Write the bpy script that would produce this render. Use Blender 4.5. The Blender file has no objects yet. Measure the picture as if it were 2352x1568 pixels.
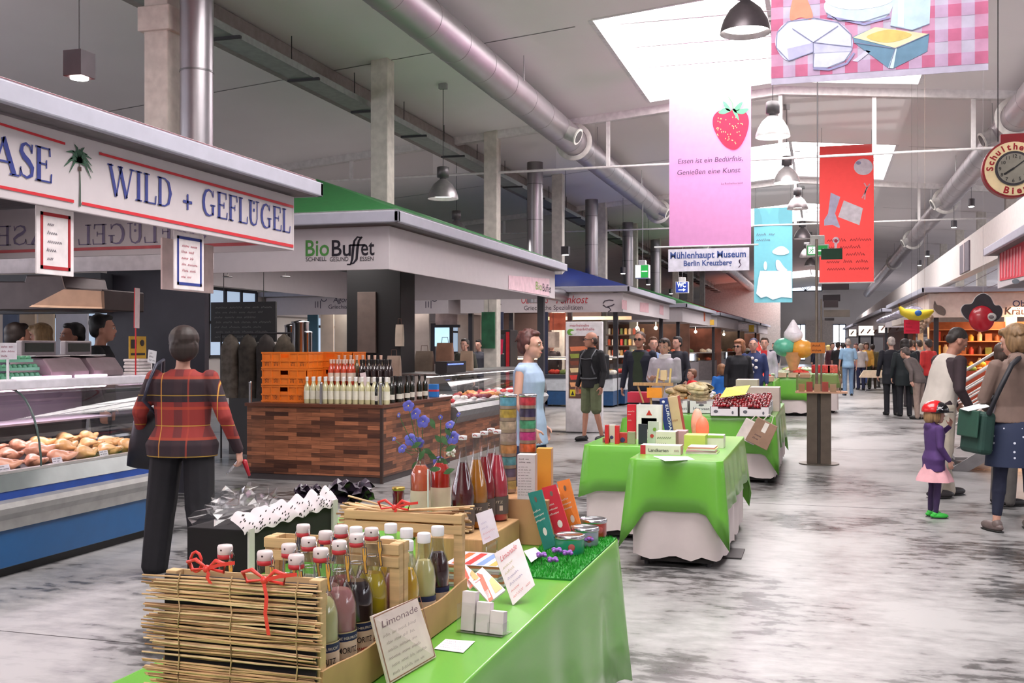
import bpy, math, random
from mathutils import Vector as V3, Matrix
R = random.Random(7); pi = math.pi; scn = bpy.context.scene; COL = scn.collection
# ---------------- camera, world, exposure ----------------
FPX = 2400.0; VPX = 1890.0; HZ = 795.0; CZ = 1.57
TH = math.atan((VPX-1176)/FPX); cT, sT = math.cos(TH), math.sin(TH)
cam = bpy.data.objects.new('camera', bpy.data.cameras.new('camera')); COL.objects.link(cam)
cam.location = (0, 0, CZ); cam.rotation_euler = (pi/2, 0, TH)
cam.data.sensor_width = 36; cam.data.lens = 36*FPX/2352; cam.data.shift_y = (HZ-784)/2352
cam.data.clip_start = .05; cam.data.clip_end = 300
scn.camera = cam
scn.view_settings.view_transform = 'Standard'; scn.view_settings.look = 'None'; scn.view_settings.gamma = 1
scn.view_settings.use_curve_mapping = False; scn.view_settings.exposure = -0.08
world = bpy.data.worlds.new('sky'); scn.world = world; world.use_nodes = True
world.node_tree.nodes['Background'].inputs[0].default_value = (.80, .86, 1, 1)
world.node_tree.nodes['Background'].inputs[1].default_value = 1.2
SKYLIGHT = 10.0; GLAZING = 5.0
def lamp(name, kind, loc, power, size=.1, col=(1, .93, .85), rot=(0, 0, 0), sy=None, spot=1.2):
    d = bpy.data.lights.new(name, kind); d.energy = power; d.color = col
    if kind == 'AREA':
        d.size = size
        if sy: d.shape = 'RECTANGLE'; d.size_y = sy
    elif kind == 'SPOT': d.spot_size = spot; d.spot_blend = .6; d.shadow_soft_size = size
    else: d.shadow_soft_size = size
    o = bpy.data.objects.new(name, d); COL.objects.link(o); o.location = loc; o.rotation_euler = rot
    return o
def at(px, py, x=None, y=None, z=None, d=None):
    "where the sight line of a photograph pixel meets the plane x, y or z (or depth d)"
    u = (px-1176)/FPX; w = (HZ-py)/FPX
    dx, dy = u*cT-sT, u*sT+cT
    if d is None:
        d = x/dx if x is not None else y/dy if y is not None else (z-CZ)/w
    return V3((d*dx, d*dy, CZ+d*w))
# ---------------- materials ----------------
def lin(c):
    c = c/255
    return c/12.92 if c <= .04045 else ((c+.055)/1.055)**2.4
MATS = {}
def m(rgb, rough=.6, metal=0, noise=.12, scale=9, emit=0, bump=0, coat=0, thin=None, sub=0, stretch=None, trans=0):
    key = (rgb, rough, metal, noise, scale, emit, bump, coat, thin, sub, stretch, trans)
    if key in MATS: return MATS[key]
    ma = bpy.data.materials.new('surface_%d' % len(MATS)); ma.use_nodes = True; nt = ma.node_tree
    b = nt.nodes['Principled BSDF']; L = nt.links; col = [lin(v) for v in rgb]+[1]
    ma.diffuse_color = col
    b.inputs['Base Color'].default_value = col; b.inputs['Roughness'].default_value = rough; b.inputs['Metallic'].default_value = metal
    if coat: b.inputs['Coat Weight'].default_value = coat; b.inputs['Coat Roughness'].default_value = .08
    if emit:
        b.inputs['Emission Color'].default_value = col; b.inputs['Emission Strength'].default_value = emit
    if noise and not thin:
        tc = nt.nodes.new('ShaderNodeTexCoord'); nz = nt.nodes.new('ShaderNodeTexNoise'); nz.inputs['Scale'].default_value = scale
        nz.inputs['Detail'].default_value = 4
        if stretch:
            mp = nt.nodes.new('ShaderNodeMapping'); mp.inputs['Scale'].default_value = stretch
            L.new(tc.outputs['Object'], mp.inputs[0]); L.new(mp.outputs[0], nz.inputs['Vector'])
        else: L.new(tc.outputs['Object'], nz.inputs['Vector'])
        rm = nt.nodes.new('ShaderNodeMapRange'); rm.inputs[1].default_value = .3; rm.inputs[2].default_value = .7
        rm.inputs[3].default_value = 1-noise; rm.inputs[4].default_value = 1+noise
        mx = nt.nodes.new('ShaderNodeVectorMath'); mx.operation = 'SCALE'; mx.inputs[0].default_value = col[:3]
        L.new(nz.outputs[0], rm.inputs[0]); L.new(rm.outputs[0], mx.inputs['Scale']); L.new(mx.outputs[0], b.inputs['Base Color'])
        if bump:
            bp = nt.nodes.new('ShaderNodeBump'); bp.inputs['Strength'].default_value = bump; bp.inputs['Distance'].default_value = .01
            L.new(nz.outputs[0], bp.inputs['Height']); L.new(bp.outputs[0], b.inputs['Normal'])
    if thin:   # thin clear pane: mostly see-through, mirror-like at grazing angles
        tr = nt.nodes.new('ShaderNodeBsdfTransparent'); tr.inputs[0].default_value = [1-(1-c)*(1-thin)*1.0 for c in col[:3]]+[1]
        gl = nt.nodes.new('ShaderNodeBsdfGlossy'); gl.inputs['Roughness'].default_value = rough
        mxs = nt.nodes.new('ShaderNodeMixShader'); lw = nt.nodes.new('ShaderNodeLayerWeight'); lw.inputs[0].default_value = .5
        fr = nt.nodes.new('ShaderNodeMath'); fr.operation = 'POWER'; fr.inputs[1].default_value = 3; L.new(lw.outputs['Facing'], fr.inputs[0])
        ml = nt.nodes.new('ShaderNodeMath'); ml.operation = 'MULTIPLY_ADD'; ml.inputs[1].default_value = .75*(1-metal); ml.inputs[2].default_value = .05*(1-metal)
        ml.use_clamp = True
        L.new(fr.outputs[0], ml.inputs[0]); L.new(ml.outputs[0], mxs.inputs[0]); L.new(tr.outputs[0], mxs.inputs[1]); L.new(gl.outputs[0], mxs.inputs[2])
        L.new(mxs.outputs[0], nt.nodes['Material Output'].inputs[0])
    if sub or trans:
        if trans:   # cloth or film that lets light through
            t = nt.nodes.new('ShaderNodeBsdfTranslucent'); t.inputs[0].default_value = col
            ms = nt.nodes.new('ShaderNodeMixShader'); ms.inputs[0].default_value = trans
            L.new(b.outputs[0], ms.inputs[1]); L.new(t.outputs[0], ms.inputs[2]); L.new(ms.outputs[0], nt.nodes['Material Output'].inputs[0])
    MATS[key] = ma; return ma
GLASS = m((236, 242, 240), .03, thin=.85)
GLASSG = m((190, 215, 200), .03, thin=.5)
WHITE = m((226, 222, 224), .5); BLACK = m((20, 19, 22), .5); STEEL = m((170, 168, 170), .3, 1, .08, 4); DARK = m((44, 42, 46), .55)
CHROME = m((200, 200, 205), .18, 1, .03)
# ---------------- mesh builder ----------------
FONTC = {}
def glyphs(s, bold):
    if (s, bold) not in FONTC:
        cu = bpy.data.curves.new('t', 'FONT'); cu.body = s; cu.size = 1; cu.offset = bold; cu.resolution_u = 3
        o = bpy.data.objects.new('t', cu); COL.objects.link(o)
        bpy.context.view_layer.update()
        me = bpy.data.meshes.new_from_object(o.evaluated_get(bpy.context.evaluated_depsgraph_get()))
        vs = [v.co.copy() for v in me.vertices]; fs = [tuple(p.vertices) for p in me.polygons]
        bpy.data.objects.remove(o); bpy.data.meshes.remove(me); bpy.data.curves.remove(cu)
        w = max([v.x for v in vs] or [0]); FONTC[(s, bold)] = (vs, fs, w)
    return FONTC[(s, bold)]
class MB:
    def __init__(s, mat=None): s.v = []; s.f = []; s.mi = []; s.sm = []; s.mats = []; s.M = Matrix(); s.c = 0; s.m(mat or WHITE)
    def m(s, ma):
        if isinstance(ma, tuple): ma = m(ma)
        if ma not in s.mats: s.mats.append(ma)
        s.c = s.mats.index(ma); return s
    def at(s, loc=(0, 0, 0), rx=0, ry=0, rz=0, sc=1):
        s.M = Matrix.Translation(loc) @ Matrix.Rotation(rz, 4, 'Z') @ Matrix.Rotation(ry, 4, 'Y') @ Matrix.Rotation(rx, 4, 'X') @ Matrix.Scale(sc, 4); return s
    def add(s, vs, fs, sm=False):
        k = len(s.v); s.v += [s.M @ V3(v) for v in vs]
        for f in fs: s.f.append([k+i for i in f]); s.mi.append(s.c); s.sm.append(sm)
        return s
    def box(s, x0, y0, z0, x1, y1, z1):
        s.add([(x0, y0, z0), (x1, y0, z0), (x1, y1, z0), (x0, y1, z0), (x0, y0, z1), (x1, y0, z1), (x1, y1, z1), (x0, y1, z1)],
              [(0, 3, 2, 1), (4, 5, 6, 7), (0, 1, 5, 4), (1, 2, 6, 5), (2, 3, 7, 6), (3, 0, 4, 7)]); return s
    def bc(s, c, sz): return s.box(c[0]-sz[0]/2, c[1]-sz[1]/2, c[2]-sz[2]/2, c[0]+sz[0]/2, c[1]+sz[1]/2, c[2]+sz[2]/2)
    def quad(s, a, b, c, d): return s.add([a, b, c, d], [(0, 1, 2, 3)])
    def loft(s, rings, caps=True, sm=True, close=True):
        n = len(rings[0]); vs = [p for r in rings for p in r]; fs = []
        for i in range(len(rings)-1):
            for j in range(n if close else n-1):
                a = i*n+j; b = i*n+(j+1) % n; fs.append((a, b, b+n, a+n))
        s.add(vs, fs, sm)
        if caps:
            s.add(rings[0], [tuple(range(n))[::-1]]); s.add(rings[-1], [tuple(range(n))])
        return s
    def ring(s, c, axis, r, n, r2=None):
        a = V3(axis).normalized(); u = a.orthogonal().normalized() if abs(a.z) < .999 else V3((1, 0, 0)); 
        if abs(a.z) < .999: u = V3((0, 0, 1)).cross(a).normalized()
        w = a.cross(u)
        return [V3(c)+u*math.cos(2*pi*k/n)*r+w*math.sin(2*pi*k/n)*(r2 or r) for k in range(n)]
    def cyl(s, p0, p1, r0, r1=None, n=12, caps=True):
        ax = V3(p1)-V3(p0)
        return s.loft([s.ring(p0, ax, r0, n), s.ring(p1, ax, r0 if r1 is None else r1, n)], caps)
    def tube(s, pts, r, n=6):
        pts = [V3(p) for p in pts]; rg = []
        for i, p in enumerate(pts):
            t = pts[min(i+1, len(pts)-1)]-pts[max(i-1, 0)]
            rg.append(s.ring(p, t, r[i] if isinstance(r, (list, tuple)) else r, n))
        return s.loft(rg)
    def lathe(s, prof, n=16, c=(0, 0, 0), caps=True):
        return s.loft([[(c[0]+r*math.cos(2*pi*k/n), c[1]+r*math.sin(2*pi*k/n), c[2]+z) for k in range(n)] for r, z in prof], caps)
    def ell(s, c, r, n=12, k=8, axis=None, zmin=None):
        if not isinstance(r, (tuple, list)): r = (r, r, r)
        rg = []
        for i in range(k+1):
            t = -pi/2+pi*i/k; rr = max(math.cos(t), .02); z = math.sin(t)*r[2]
            if zmin is not None: z = max(z, zmin)
            rg.append([(c[0]+r[0]*rr*math.cos(2*pi*j/n), c[1]+r[1]*rr*math.sin(2*pi*j/n), c[2]+z) for j in range(n)])
        return s.loft(rg)
    def cap(s, p0, p1, r0, r1, n=10):
        "tapered limb with round ends"
        p0, p1 = V3(p0), V3(p1); a = (p1-p0); L = max(a.length, 1e-5); a.normalize(); rg = []
        for t in (-80, -45, -15): t = math.radians(t); rg.append(s.ring(p0+a*r0*math.sin(t), a, r0*math.cos(t), n))
        for t in (15, 45, 80): t = math.radians(t); rg.append(s.ring(p1+a*r1*math.sin(t), a, r1*math.cos(t), n))
        return s.loft(rg)
    def prism(s, pts, y0, y1):
        "outline in x,z pushed from y0 to y1"
        n = len(pts); vs = [(x, y0, z) for x, z in pts]+[(x, y1, z) for x, z in pts]
        return s.add(vs, [tuple(range(n)), tuple(range(2*n-1, n-1, -1))]+[(i, i+n, (i+1) % n+n, (i+1) % n) for i in range(n)])
    def prismz(s, pts, z0, z1):
        n = len(pts); vs = [(x, y, z0) for x, y in pts]+[(x, y, z1) for x, y in pts]
        return s.add(vs, [tuple(range(n))[::-1], tuple(range(n, 2*n))]+[(i, (i+1) % n, (i+1) % n+n, i+n) for i in range(n)])
    def grid(s, fn, nu, nv, sm=True, wrap=False):
        vs = [fn(i/nu, j/nv) for i in range(nu+1) for j in range(nv+1)]
        return s.add(vs, [(i*(nv+1)+j, (i+1)*(nv+1)+j, (i+1)*(nv+1)+j+1, i*(nv+1)+j+1) for i in range(nu) for j in range(nv)], sm)
    def text(s, t, size, o, r, u, bold=0.0, al='L', w=None, shear=0):
        vs, fs, tw = glyphs(t, bold); r = V3(r).normalized(); u = V3(u).normalized(); o = V3(o)
        kx = (w/tw) if w else size
        off = {'L': 0, 'C': -tw/2, 'R': -tw}[al]
        return s.add([o+r*((v.x+off)*kx+shear*v.y*size)+u*(v.y*size) for v in vs], fs)
    def pen(s, pts, w, o, r, u):
        "flat ribbon stroke; pts in the sign's own 2D units"
        r = V3(r).normalized(); u = V3(u).normalized(); o = V3(o); n = len(pts); L = []; Q = []
        for i, p in enumerate(pts):
            a = pts[max(i-1, 0)]; b = pts[min(i+1, n-1)]; dx, dy = b[0]-a[0], b[1]-a[1]; l = math.hypot(dx, dy) or 1
            ww = (w[i] if isinstance(w, (list, tuple)) else w)/2; nx, ny = -dy/l*ww, dx/l*ww
            L.append(o+r*(p[0]+nx)+u*(p[1]+ny)); Q.append(o+r*(p[0]-nx)+u*(p[1]-ny))
        return s.add(L+Q, [(n+i, n+i+1, i+1, i) for i in range(n-1)])
    def scrawl(s, o, r, u, w, h, rows, pw=None, seed=1, fill=.8):
        "rows of small handwriting"
        q = random.Random(seed); lh = h/rows; pw = pw or lh*.07
        for k in range(rows):
            x = w*.06*q.random(); end = w*(fill+.2*q.random()-.1); yb = h-(k+.75)*lh
            while x < end:
                wl = lh*(1.0+q.random()*2); pts = []; n = int(wl/lh*5)+3
                for i in range(n): pts.append((x+wl*i/n, yb+lh*(.42 if q.random() < .2 else .28)*(i % 2)+lh*.04*q.random()))
                if x+wl > w: break
                s.pen(pts, pw, o, r, u); x += wl+lh*.45
        return s
    def build(s, name, parent=None, world=False, bevel=0, seg=2, props=None, recess=None):
        me = bpy.data.meshes.new(name); vs = s.v
        if world and parent is not None:
            inv = (Matrix.Translation(parent.location) @ Matrix.Rotation(parent.rotation_euler.z, 4, 'Z')).inverted()
            if parent.parent is not None: raise ValueError('world only under a top-level thing')
            vs = [inv @ v for v in vs]
        me.from_pydata([tuple(v) for v in vs], [], s.f)
        for ma in s.mats: me.materials.append(ma)
        me.polygons.foreach_set('material_index', s.mi); me.polygons.foreach_set('use_smooth', s.sm); me.update()
        o = bpy.data.objects.new(name, me); COL.objects.link(o)
        if parent is not None: o.parent = parent
        if bevel:
            b = o.modifiers.new('bevel', 'BEVEL'); b.width = bevel; b.segments = seg; b.limit_method = 'ANGLE'; b.angle_limit = .7
        for k, v in (props or {}).items(): o[k] = v
        return o
def tag(o, label, cat, group=None):
    o['label'] = label; o['category'] = cat
    if group: o['group'] = group
    return o
def thing(name, label, cat, loc=(0, 0, 0), rz=0, group=None):
    o = bpy.data.objects.new(name, None); COL.objects.link(o); o.empty_display_size = .1
    o.location = loc; o.rotation_euler = (0, 0, rz); return tag(o, label, cat, group)
def struct(o): o['kind'] = 'structure'; return o
KIDS = {}
def dup(o, loc, rz=None, label=None, group=None, parent=None):
    c = o.copy(); COL.objects.link(c); c.location = loc
    if rz is not None: c.rotation_euler = (0, 0, rz)
    if label: c['label'] = label
    if group: c['group'] = group
    if parent is not None: c.parent = parent
    for ch in list(o.children): dup(ch, ch.location, None, None, None, c)
    return c
def remesh(mb, voxel, smooth=2, mat=None):
    "one continuous skin grown over overlapping volumes"
    me = bpy.data.meshes.new('b'); me.from_pydata([tuple(v) for v in mb.v], [], mb.f); o = bpy.data.objects.new('b', me); COL.objects.link(o)
    r = o.modifiers.new('r', 'REMESH'); r.mode = 'VOXEL'; r.voxel_size = voxel; r.use_smooth_shade = True
    if smooth:
        sm = o.modifiers.new('s', 'SMOOTH'); sm.factor = .5; sm.iterations = smooth
    bpy.context.view_layer.update()
    out = bpy.data.meshes.new_from_object(o.evaluated_get(bpy.context.evaluated_depsgraph_get()))
    bpy.data.objects.remove(o); bpy.data.meshes.remove(me)
    out.materials.clear(); out.materials.append(mat or mb.mats[0]); return out
def skin_obj(name, mb, voxel, parent, mat=None, smooth=2):
    me = remesh(mb, voxel, smooth, mat); me.name = name; o = bpy.data.objects.new(name, me); COL.objects.link(o); o.parent = parent; return o
# ---------------- the hall ----------------
RIDGE = -.83
def zc(x): return 6.85-.09*abs(x-RIDGE)
XL, XR, YF, YB = -15.5, 13.0, 96.0, -9.0
def floor_mat():
    ma = m((176, 172, 172), .3, noise=.1, scale=1.01); nt = ma.node_tree; L = nt.links; b = nt.nodes['Principled BSDF']
    tc = nt.nodes.new('ShaderNodeTexCoord')
    def noise(sc, st, det=6):
        mp = nt.nodes.new('ShaderNodeMapping'); mp.inputs['Scale'].default_value = st
        nz = nt.nodes.new('ShaderNodeTexNoise'); nz.inputs['Scale'].default_value = sc; nz.inputs['Detail'].default_value = det; nz.inputs['Roughness'].default_value = .65
        L.new(tc.outputs['Object'], mp.inputs[0]); L.new(mp.outputs[0], nz.inputs['Vector']); return nz.outputs[0]
    def ramp(v, p):
        r = nt.nodes.new('ShaderNodeValToRGB'); e = r.color_ramp.elements
        e[0].position, e[0].color = p[0][0], p[0][1]; e[1].position, e[1].color = p[-1][0], p[-1][1]
        for q in p[1:-1]: n = e.new(q[0]); n.color = q[1]
        L.new(v, r.inputs[0]); return r.outputs[0]
    def g(v, t=0): return (v, v*.985, v*.99, 1)
    a = noise(.55, (1, .8, 1)); c = noise(5, (1, 2.2, 1), 8)
    ad = nt.nodes.new('ShaderNodeMath'); ad.operation = 'MULTIPLY_ADD'; ad.inputs[1].default_value = .45; L.new(c, ad.inputs[0]); L.new(a, ad.inputs[2])
    col = ramp(ad.outputs[0], [(.58, g(.03)), (.64, g(.085)), (.675, g(.23)), (.80, g(.36))])
    L.new(col, b.inputs['Base Color'])
    rr = ramp(ad.outputs[0], [(.5, (.24, .24, .24, 1)), (.8, (.38, .38, .38, 1))]); L.new(rr, b.inputs['Roughness'])
    return ma
FLOORM = floor_mat(); CEIL = m((240, 234, 234), .85, noise=.03, scale=.5); WALLM = m((206, 200, 198), .9, noise=.05, scale=.7)
b = MB(FLOORM); b.box(XL, YB, -.2, XR, YF, 0); b.m(m((52, 48, 50), .8))
for k in range(12): b.box(XL, 4.72+6*k, 0, XR, 4.728+6*k, .0008)
struct(b.build('floor'))
SKY = [(-8.1, -2.5), (3.9, 9.6)]+[(15.85+12*k, 21.5+12*k) for k in range(3)]+[(75, 82)]  # first bay added unseen for frontal fill, last added to brighten the end wall
S0, S1 = -3.43, 1.77
b = MB(CEIL)
def slab(x0, x1, y0, y1):
    for a, c in ([(x0, RIDGE), (RIDGE, x1)] if x0 < RIDGE < x1 else [(x0, x1)]):
        za, zb = zc(a), zc(c)
        b.add([(a, y0, za), (c, y0, zb), (c, y1, zb), (a, y1, za), (a, y0, za+.15), (c, y0, zb+.15), (c, y1, zb+.15), (a, y1, za+.15)],
              [(0, 3, 2, 1), (4, 5, 6, 7), (0, 1, 5, 4), (1, 2, 6, 5), (2, 3, 7, 6), (3, 0, 4, 7)])
slab(XL, S0, YB, YF); slab(S1, XR, YB, YF)
yy = YB
for y0, y1 in SKY+[(YF, YF)]:
    slab(S0, S1, yy, y0); yy = y1
# panel joints running across the hall
b.m((120, 115, 118))
for k in range(-1, 16):
    y = 4+6*k
    for x0, x1 in ((XL, S0-.3), (S1+.3, XR)):
        b.add([(x0, y, zc(x0)-.004), (x1, y, zc(x1)-.004), (x1, y+.03, zc(x1)-.004), (x0, y+.03, zc(x0)-.004)], [(0, 1, 2, 3)])
struct(b.build('ceiling'))
PANE = m((255, 250, 248), .5, noise=0, emit=SKYLIGHT)
for k, (y0, y1) in enumerate(SKY):
    b = MB(WHITE)
    zt = .45
    for x in (S0, S1): b.box(x-.06 if x < 0 else x-.015, y0, zc(x)-.01, x+.015 if x < 0 else x+.06, y1, zc(x)+zt)
    for y in (y0-.045, y1-.015): b.prism([(S0, zc(S0)-.01), (RIDGE, zc(RIDGE)-.01), (S1, zc(S1)-.01), (S1, zc(S1)+zt), (RIDGE, zc(RIDGE)+zt), (S0, zc(S0)+zt)], y, y+.06)
    w = struct(b.build('window_%d' % (k+1)))
    p = MB(PANE)
    for a, c in ((S0, RIDGE), (RIDGE, S1)): p.quad((a, y0, zc(a)+zt), (c, y0, zc(c)+zt), (c, y1, zc(c)+zt), (a, y1, zc(a)+zt))
    p.build('pane', w)
    g = MB(WHITE)
    for i in range(1, 4): g.box(S0, y0+(y1-y0)*i/4-.03, 6.95, S1, y0+(y1-y0)*i/4+.03, 7.03)
    g.box(RIDGE-.04, y0, 6.96, RIDGE+.04, y1, 7.04); g.build('glazing_bar', w)
# walls
b = MB(WALLM)
b.box(XL-.2, YB, 0, XL, YF, 5.6); struct(b.build('wall_left'))
b = MB(WALLM); b.box(XR, YB, 0, XR+.2, YF, 5.7); struct(b.build('wall_right'))
def gable(name, y0, y1):
    b = MB(WALLM); b.prism([(XL, 0), (XR, 0), (XR, zc(XR)+.1), (RIDGE, 6.9), (XL, zc(XL)+.1)], y0, y1); return b
struct(gable('', YF, YF+.2).build('wall_far')); struct(gable('', YB-.2, YB).build('wall_back'))
DAY = m((225, 235, 255), .5, noise=0, emit=GLAZING); FRM = m((38, 36, 44), .5)
def window(n, x0, y0, x1, y1, z0, z1, cols, rows, mat=DAY, fm=FRM):
    "a glazed opening on a wall between two plan points"
    A, B = V3((x0, y0, 0)), V3((x1, y1, 0)); d = (B-A); l = d.length; d.normalize(); nrm = V3((d.y, -d.x, 0))
    b = MB(fm); b.M = Matrix(((d.x, -nrm.x, 0, x0), (d.y, -nrm.y, 0, y0), (0, 0, 1, 0), (0, 0, 0, 1)))
    for i in range(cols+1): x = l*i/cols; b.box(x-.04, -.09, z0, x+.04, .0, z1)
    for j in range(rows+1): z = z0+(z1-z0)*j/rows; b.box(0, -.09, z-.04, l, 0, z+.04)
    w = struct(b.build('window_%d' % n))
    p = MB(mat); p.M = b.M; p.box(0, -.04, z0, l, -.02, z1); p.build('pane', w); return w
wn = 20
for k in range(7):
    y = 12+6*k; window(wn, XL, y, XL, y+2.4, 1.3, 3.1, 3, 2, m((176, 196, 220), .5, noise=0, emit=.75)); wn += 1
def wallwin(px0, px1, py0, py1, cols, rows):
    global wn
    a = at(px0, py1, y=YF); c = at(px1, py0, y=YF); window(wn, a.x, YF-.01, c.x, YF-.01, max(a.z, .1), c.z, cols, rows); wn += 1
wallwin(1815, 1850, 745, 826, 3, 2); wallwin(1913, 1942, 745, 830, 2, 2)
for k in range(4): window(wn, -13+6.5*k, YB+.01, -8+6.5*k, YB+.01, .1, 4.6, 4, 3, m((245, 245, 255), .5, noise=0, emit=6)); wn += 1  # unseen glazing added in the back wall as frontal fill
FILLW = m((245, 245, 255), .5, noise=0, emit=5.5)  # glow of the added out-of-view windows that lift the ceiling
for k in range(16): window(wn, XR, 4.4+6*k, XR, 6*k, 3.3, 5.3, 4, 2, FILLW); wn += 1  # unseen right clerestory added to brighten ceiling and far end
for k in range(3): window(wn, XL, -6+5.6*k, XL, -2+5.6*k, 1.2, 5.0, 4, 3, FILLW); wn += 1  # unseen left windows added as more ceiling fill
# arched window high in the end wall
b = MB(FRM); c0 = at(1850, 668, y=YF-.05); r = 1.4
arc = [(c0.x+r*math.cos(pi*i/16), c0.z+r*1.15*math.sin(pi*i/16)) for i in range(17)]
for i in range(16): b.cyl((arc[i][0], YF-.06, arc[i][1]), (arc[i+1][0], YF-.06, arc[i+1][1]), .05, n=5)
b.cyl((c0.x-r, YF-.06, c0.z), (c0.x+r, YF-.06, c0.z), .05, n=5)
for a in (.6, 1.1, 1.57, 2.04, 2.5): b.cyl((c0.x, YF-.06, c0.z), (c0.x+r*math.cos(a), YF-.06, c0.z+1.15*r*math.sin(a)), .03, n=4)
w = struct(b.build('window_%d' % wn)); p = MB(DAY); p.prism(arc, YF-.03, YF-.01); p.build('pane', w)
# projecting wall panel on the end wall and light wall return on the left
b = MB((196, 186, 180)); a = at(1850, 735, y=YF-.3); c = at(1913, 735, y=YF-.3); b.box(a.x, YF-.3, 0, c.x, YF, a.z); struct(b.build('trim_1'))
b = MB(m((196, 188, 186), .9)); a = at(1681, 800, y=70); c = at(1792, 800, y=80)
b.box(a.x-3, 80, 0, c.x, 80.4, zc(c.x)); struct(b.build('wall_return'))
# ---------------- columns, beams, smoke curtains ----------------
CREAM = m((206, 200, 190), .7)
for k in range(10):
    for X in (-7.0, 5.35):
        y = 10+6*k
        b = MB(CREAM); b.box(X-.15, y-.15, 0, X+.15, y+.15, zc(X)+.02)
        if k == 0:
            for z0 in (5.02,): b.box(X-.2, y-.2, z0, X+.2, y+.2, z0+.27)
        o = b.build('hall_column', bevel=.012)
        side = 'left' if X < 0 else 'right'
        tag(o, 'square cream column on the %s side of the hall%s' % (side, [', nearest and with a collar', ', rising behind the green stall roof', ', right of the bell lamp', ', fourth from the near end', ', fifth from the near end', ', sixth from the near end', ', seventh from the near end', ', eighth from the near end', ', ninth from the near end', ', last of the row'][k]), 'column', 'cream hall columns')
for k in range(2):
    y = 22+12*k; w = ['nearest one, passing behind the strawberry banner', 'second one down the hall', 'third one down the hall', 'fourth one down the hall', 'last one near the end wall'][k]
    t = thing('smoke_curtain', 'glass smoke curtain in a white frame, '+w, 'smoke curtain', (RIDGE, y, 5.4), group='glass smoke curtains')
    b = MB(m((226, 222, 220), .5)); b.prism([(-14, zc(-14)-.0), (RIDGE, zc(RIDGE)), (5.35, zc(5.35)), (5.35, zc(5.35)-.16), (RIDGE, zc(RIDGE)-.16), (-14, zc(-14)-.16)], y-.1, y+.1)
    b.build('top_beam', t, world=True)
    b = MB(m((226, 222, 220), .5)); b.cyl((-14, y, 5.4), (5.35, y, 5.4), .028, n=6); b.build('bottom_rail', t, world=True)
    for x in (-10.4, -4.4, -2.6, RIDGE, .98, 2.8):
        b = MB(m((226, 222, 220), .5)); b.box(x-.04, y-.03, 5.4, x+.04, y+.03, zc(x)-.1); b.build('post', t, world=True)
    for x0, x1 in ((-14, -8.4), (-6.85, -5.55), (-4.69, RIDGE), (RIDGE, 3.12), (3.98, 5.2)):
        b = MB(m((215, 210, 210), .05, .75, thin=.8)); b.prism([(x0, 5.42), (x1, 5.42), (x1, zc(x1)-.16), (x0, zc(x0)-.16)], y-.004, y+.004); b.build('glass_pane', t, world=True)
# ---------------- ducts ----------------
def duct(X, z, side, outs):
    t = thing('air_duct', 'long round silver air duct under the %s slope of the ceiling' % side, 'air duct', (X, 10, z))
    b = MB(m((178, 172, 176), .42, .85, .06, 2)); n = 0
    b.cyl((X, -6, z), (X, 92, z), .29, n=28)
    for k in range(82): b.cyl((X, -5+1.2*k, z), (X, -4.97+1.2*k, z), .294, n=28, caps=True)
    b.build('pipe', t, world=True)
    sx = 1 if X < 0 else -1
    for y in outs:
        b = MB(m((190, 188, 186), .45, .3)); p0 = V3((X, y, z)); d = V3((sx*.86, -.1, -.42)).normalized()
        b.cyl(p0+d*.2, p0+d*.52, .14, n=18, caps=False); b.m((230, 228, 220)); b.cyl(p0+d*.5, p0+d*.53, .165, n=18)
        b.m((90, 88, 88)); b.cyl(p0+d*.525, p0+d*.535, .125, n=18); b.build('air_outlet', t, world=True)
    for y in (22, 34, 46, 58):
        b = MB((216, 212, 206)); rings = []
        for r, yo in ((.3, -.02), (.4, -.02), (.4, .02), (.3, .02), (.3, -.02)): rings.append(b.ring((X, y-.15+yo, z), (0, 1, 0), r, 28))
        b.loft(rings, caps=False); b.build('collar_ring', t, world=True)
    for y in range(4, 60, 6):
        for s in (-1, 1): b = MB(STEEL); b.cyl((X+s*.27, y+1, z+.1), (X+s*.27, y+1, zc(X+s*.27)), .006, n=4); b.build('hanger', t, world=True)
duct(-5.12, 5.95, 'left', (8, 20.3, 32.8, 45)); duct(3.55, 5.95, 'right', (12, 23, 33, 45))
t = thing('cable_tray', 'perforated grey cable tray running behind the left columns', 'cable tray', (-7.5, 10, 5.6))
b = MB(m((150, 154, 150), .5, .5)); b.box(-7.66, 0, 5.58, -7.3, 79, 5.6); b.box(-7.67, 0, 5.58, -7.655, 79, 5.68); b.box(-7.305, 0, 5.58, -7.29, 79, 5.68); b.build('tray', t, world=True)
b = MB(m((60, 62, 62)))
for i, (x, z) in enumerate(((-7.58, 5.62), (-7.5, 5.63), (-7.42, 5.62), (-7.37, 5.64))): b.tube([(x+.02*math.sin(k), k*1.5, z+.012*math.sin(k*1.7+i)) for k in range(52)], .014, 5)
b.build('cables', t, world=True)
for k in range(34):
    y = 5.3+2.2*k; b = MB(DARK); b.box(-7.72, y, 5.545, -7.2, y+.05, 5.58); b.cyl((-7.66, y+.02, 5.55), (-7.66, y+.02, zc(-7.66)), .008, n=4); b.build('bracket', t, world=True)
b = MB(m((140, 132, 128), .8)); b.box(-8.35, YB, 5.86, -7.85, 79.9, zc(-8.1)); tag(b.build('ceiling_beam', bevel=.02), 'long grey-brown boxed beam above the cable tray', 'beam')
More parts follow.
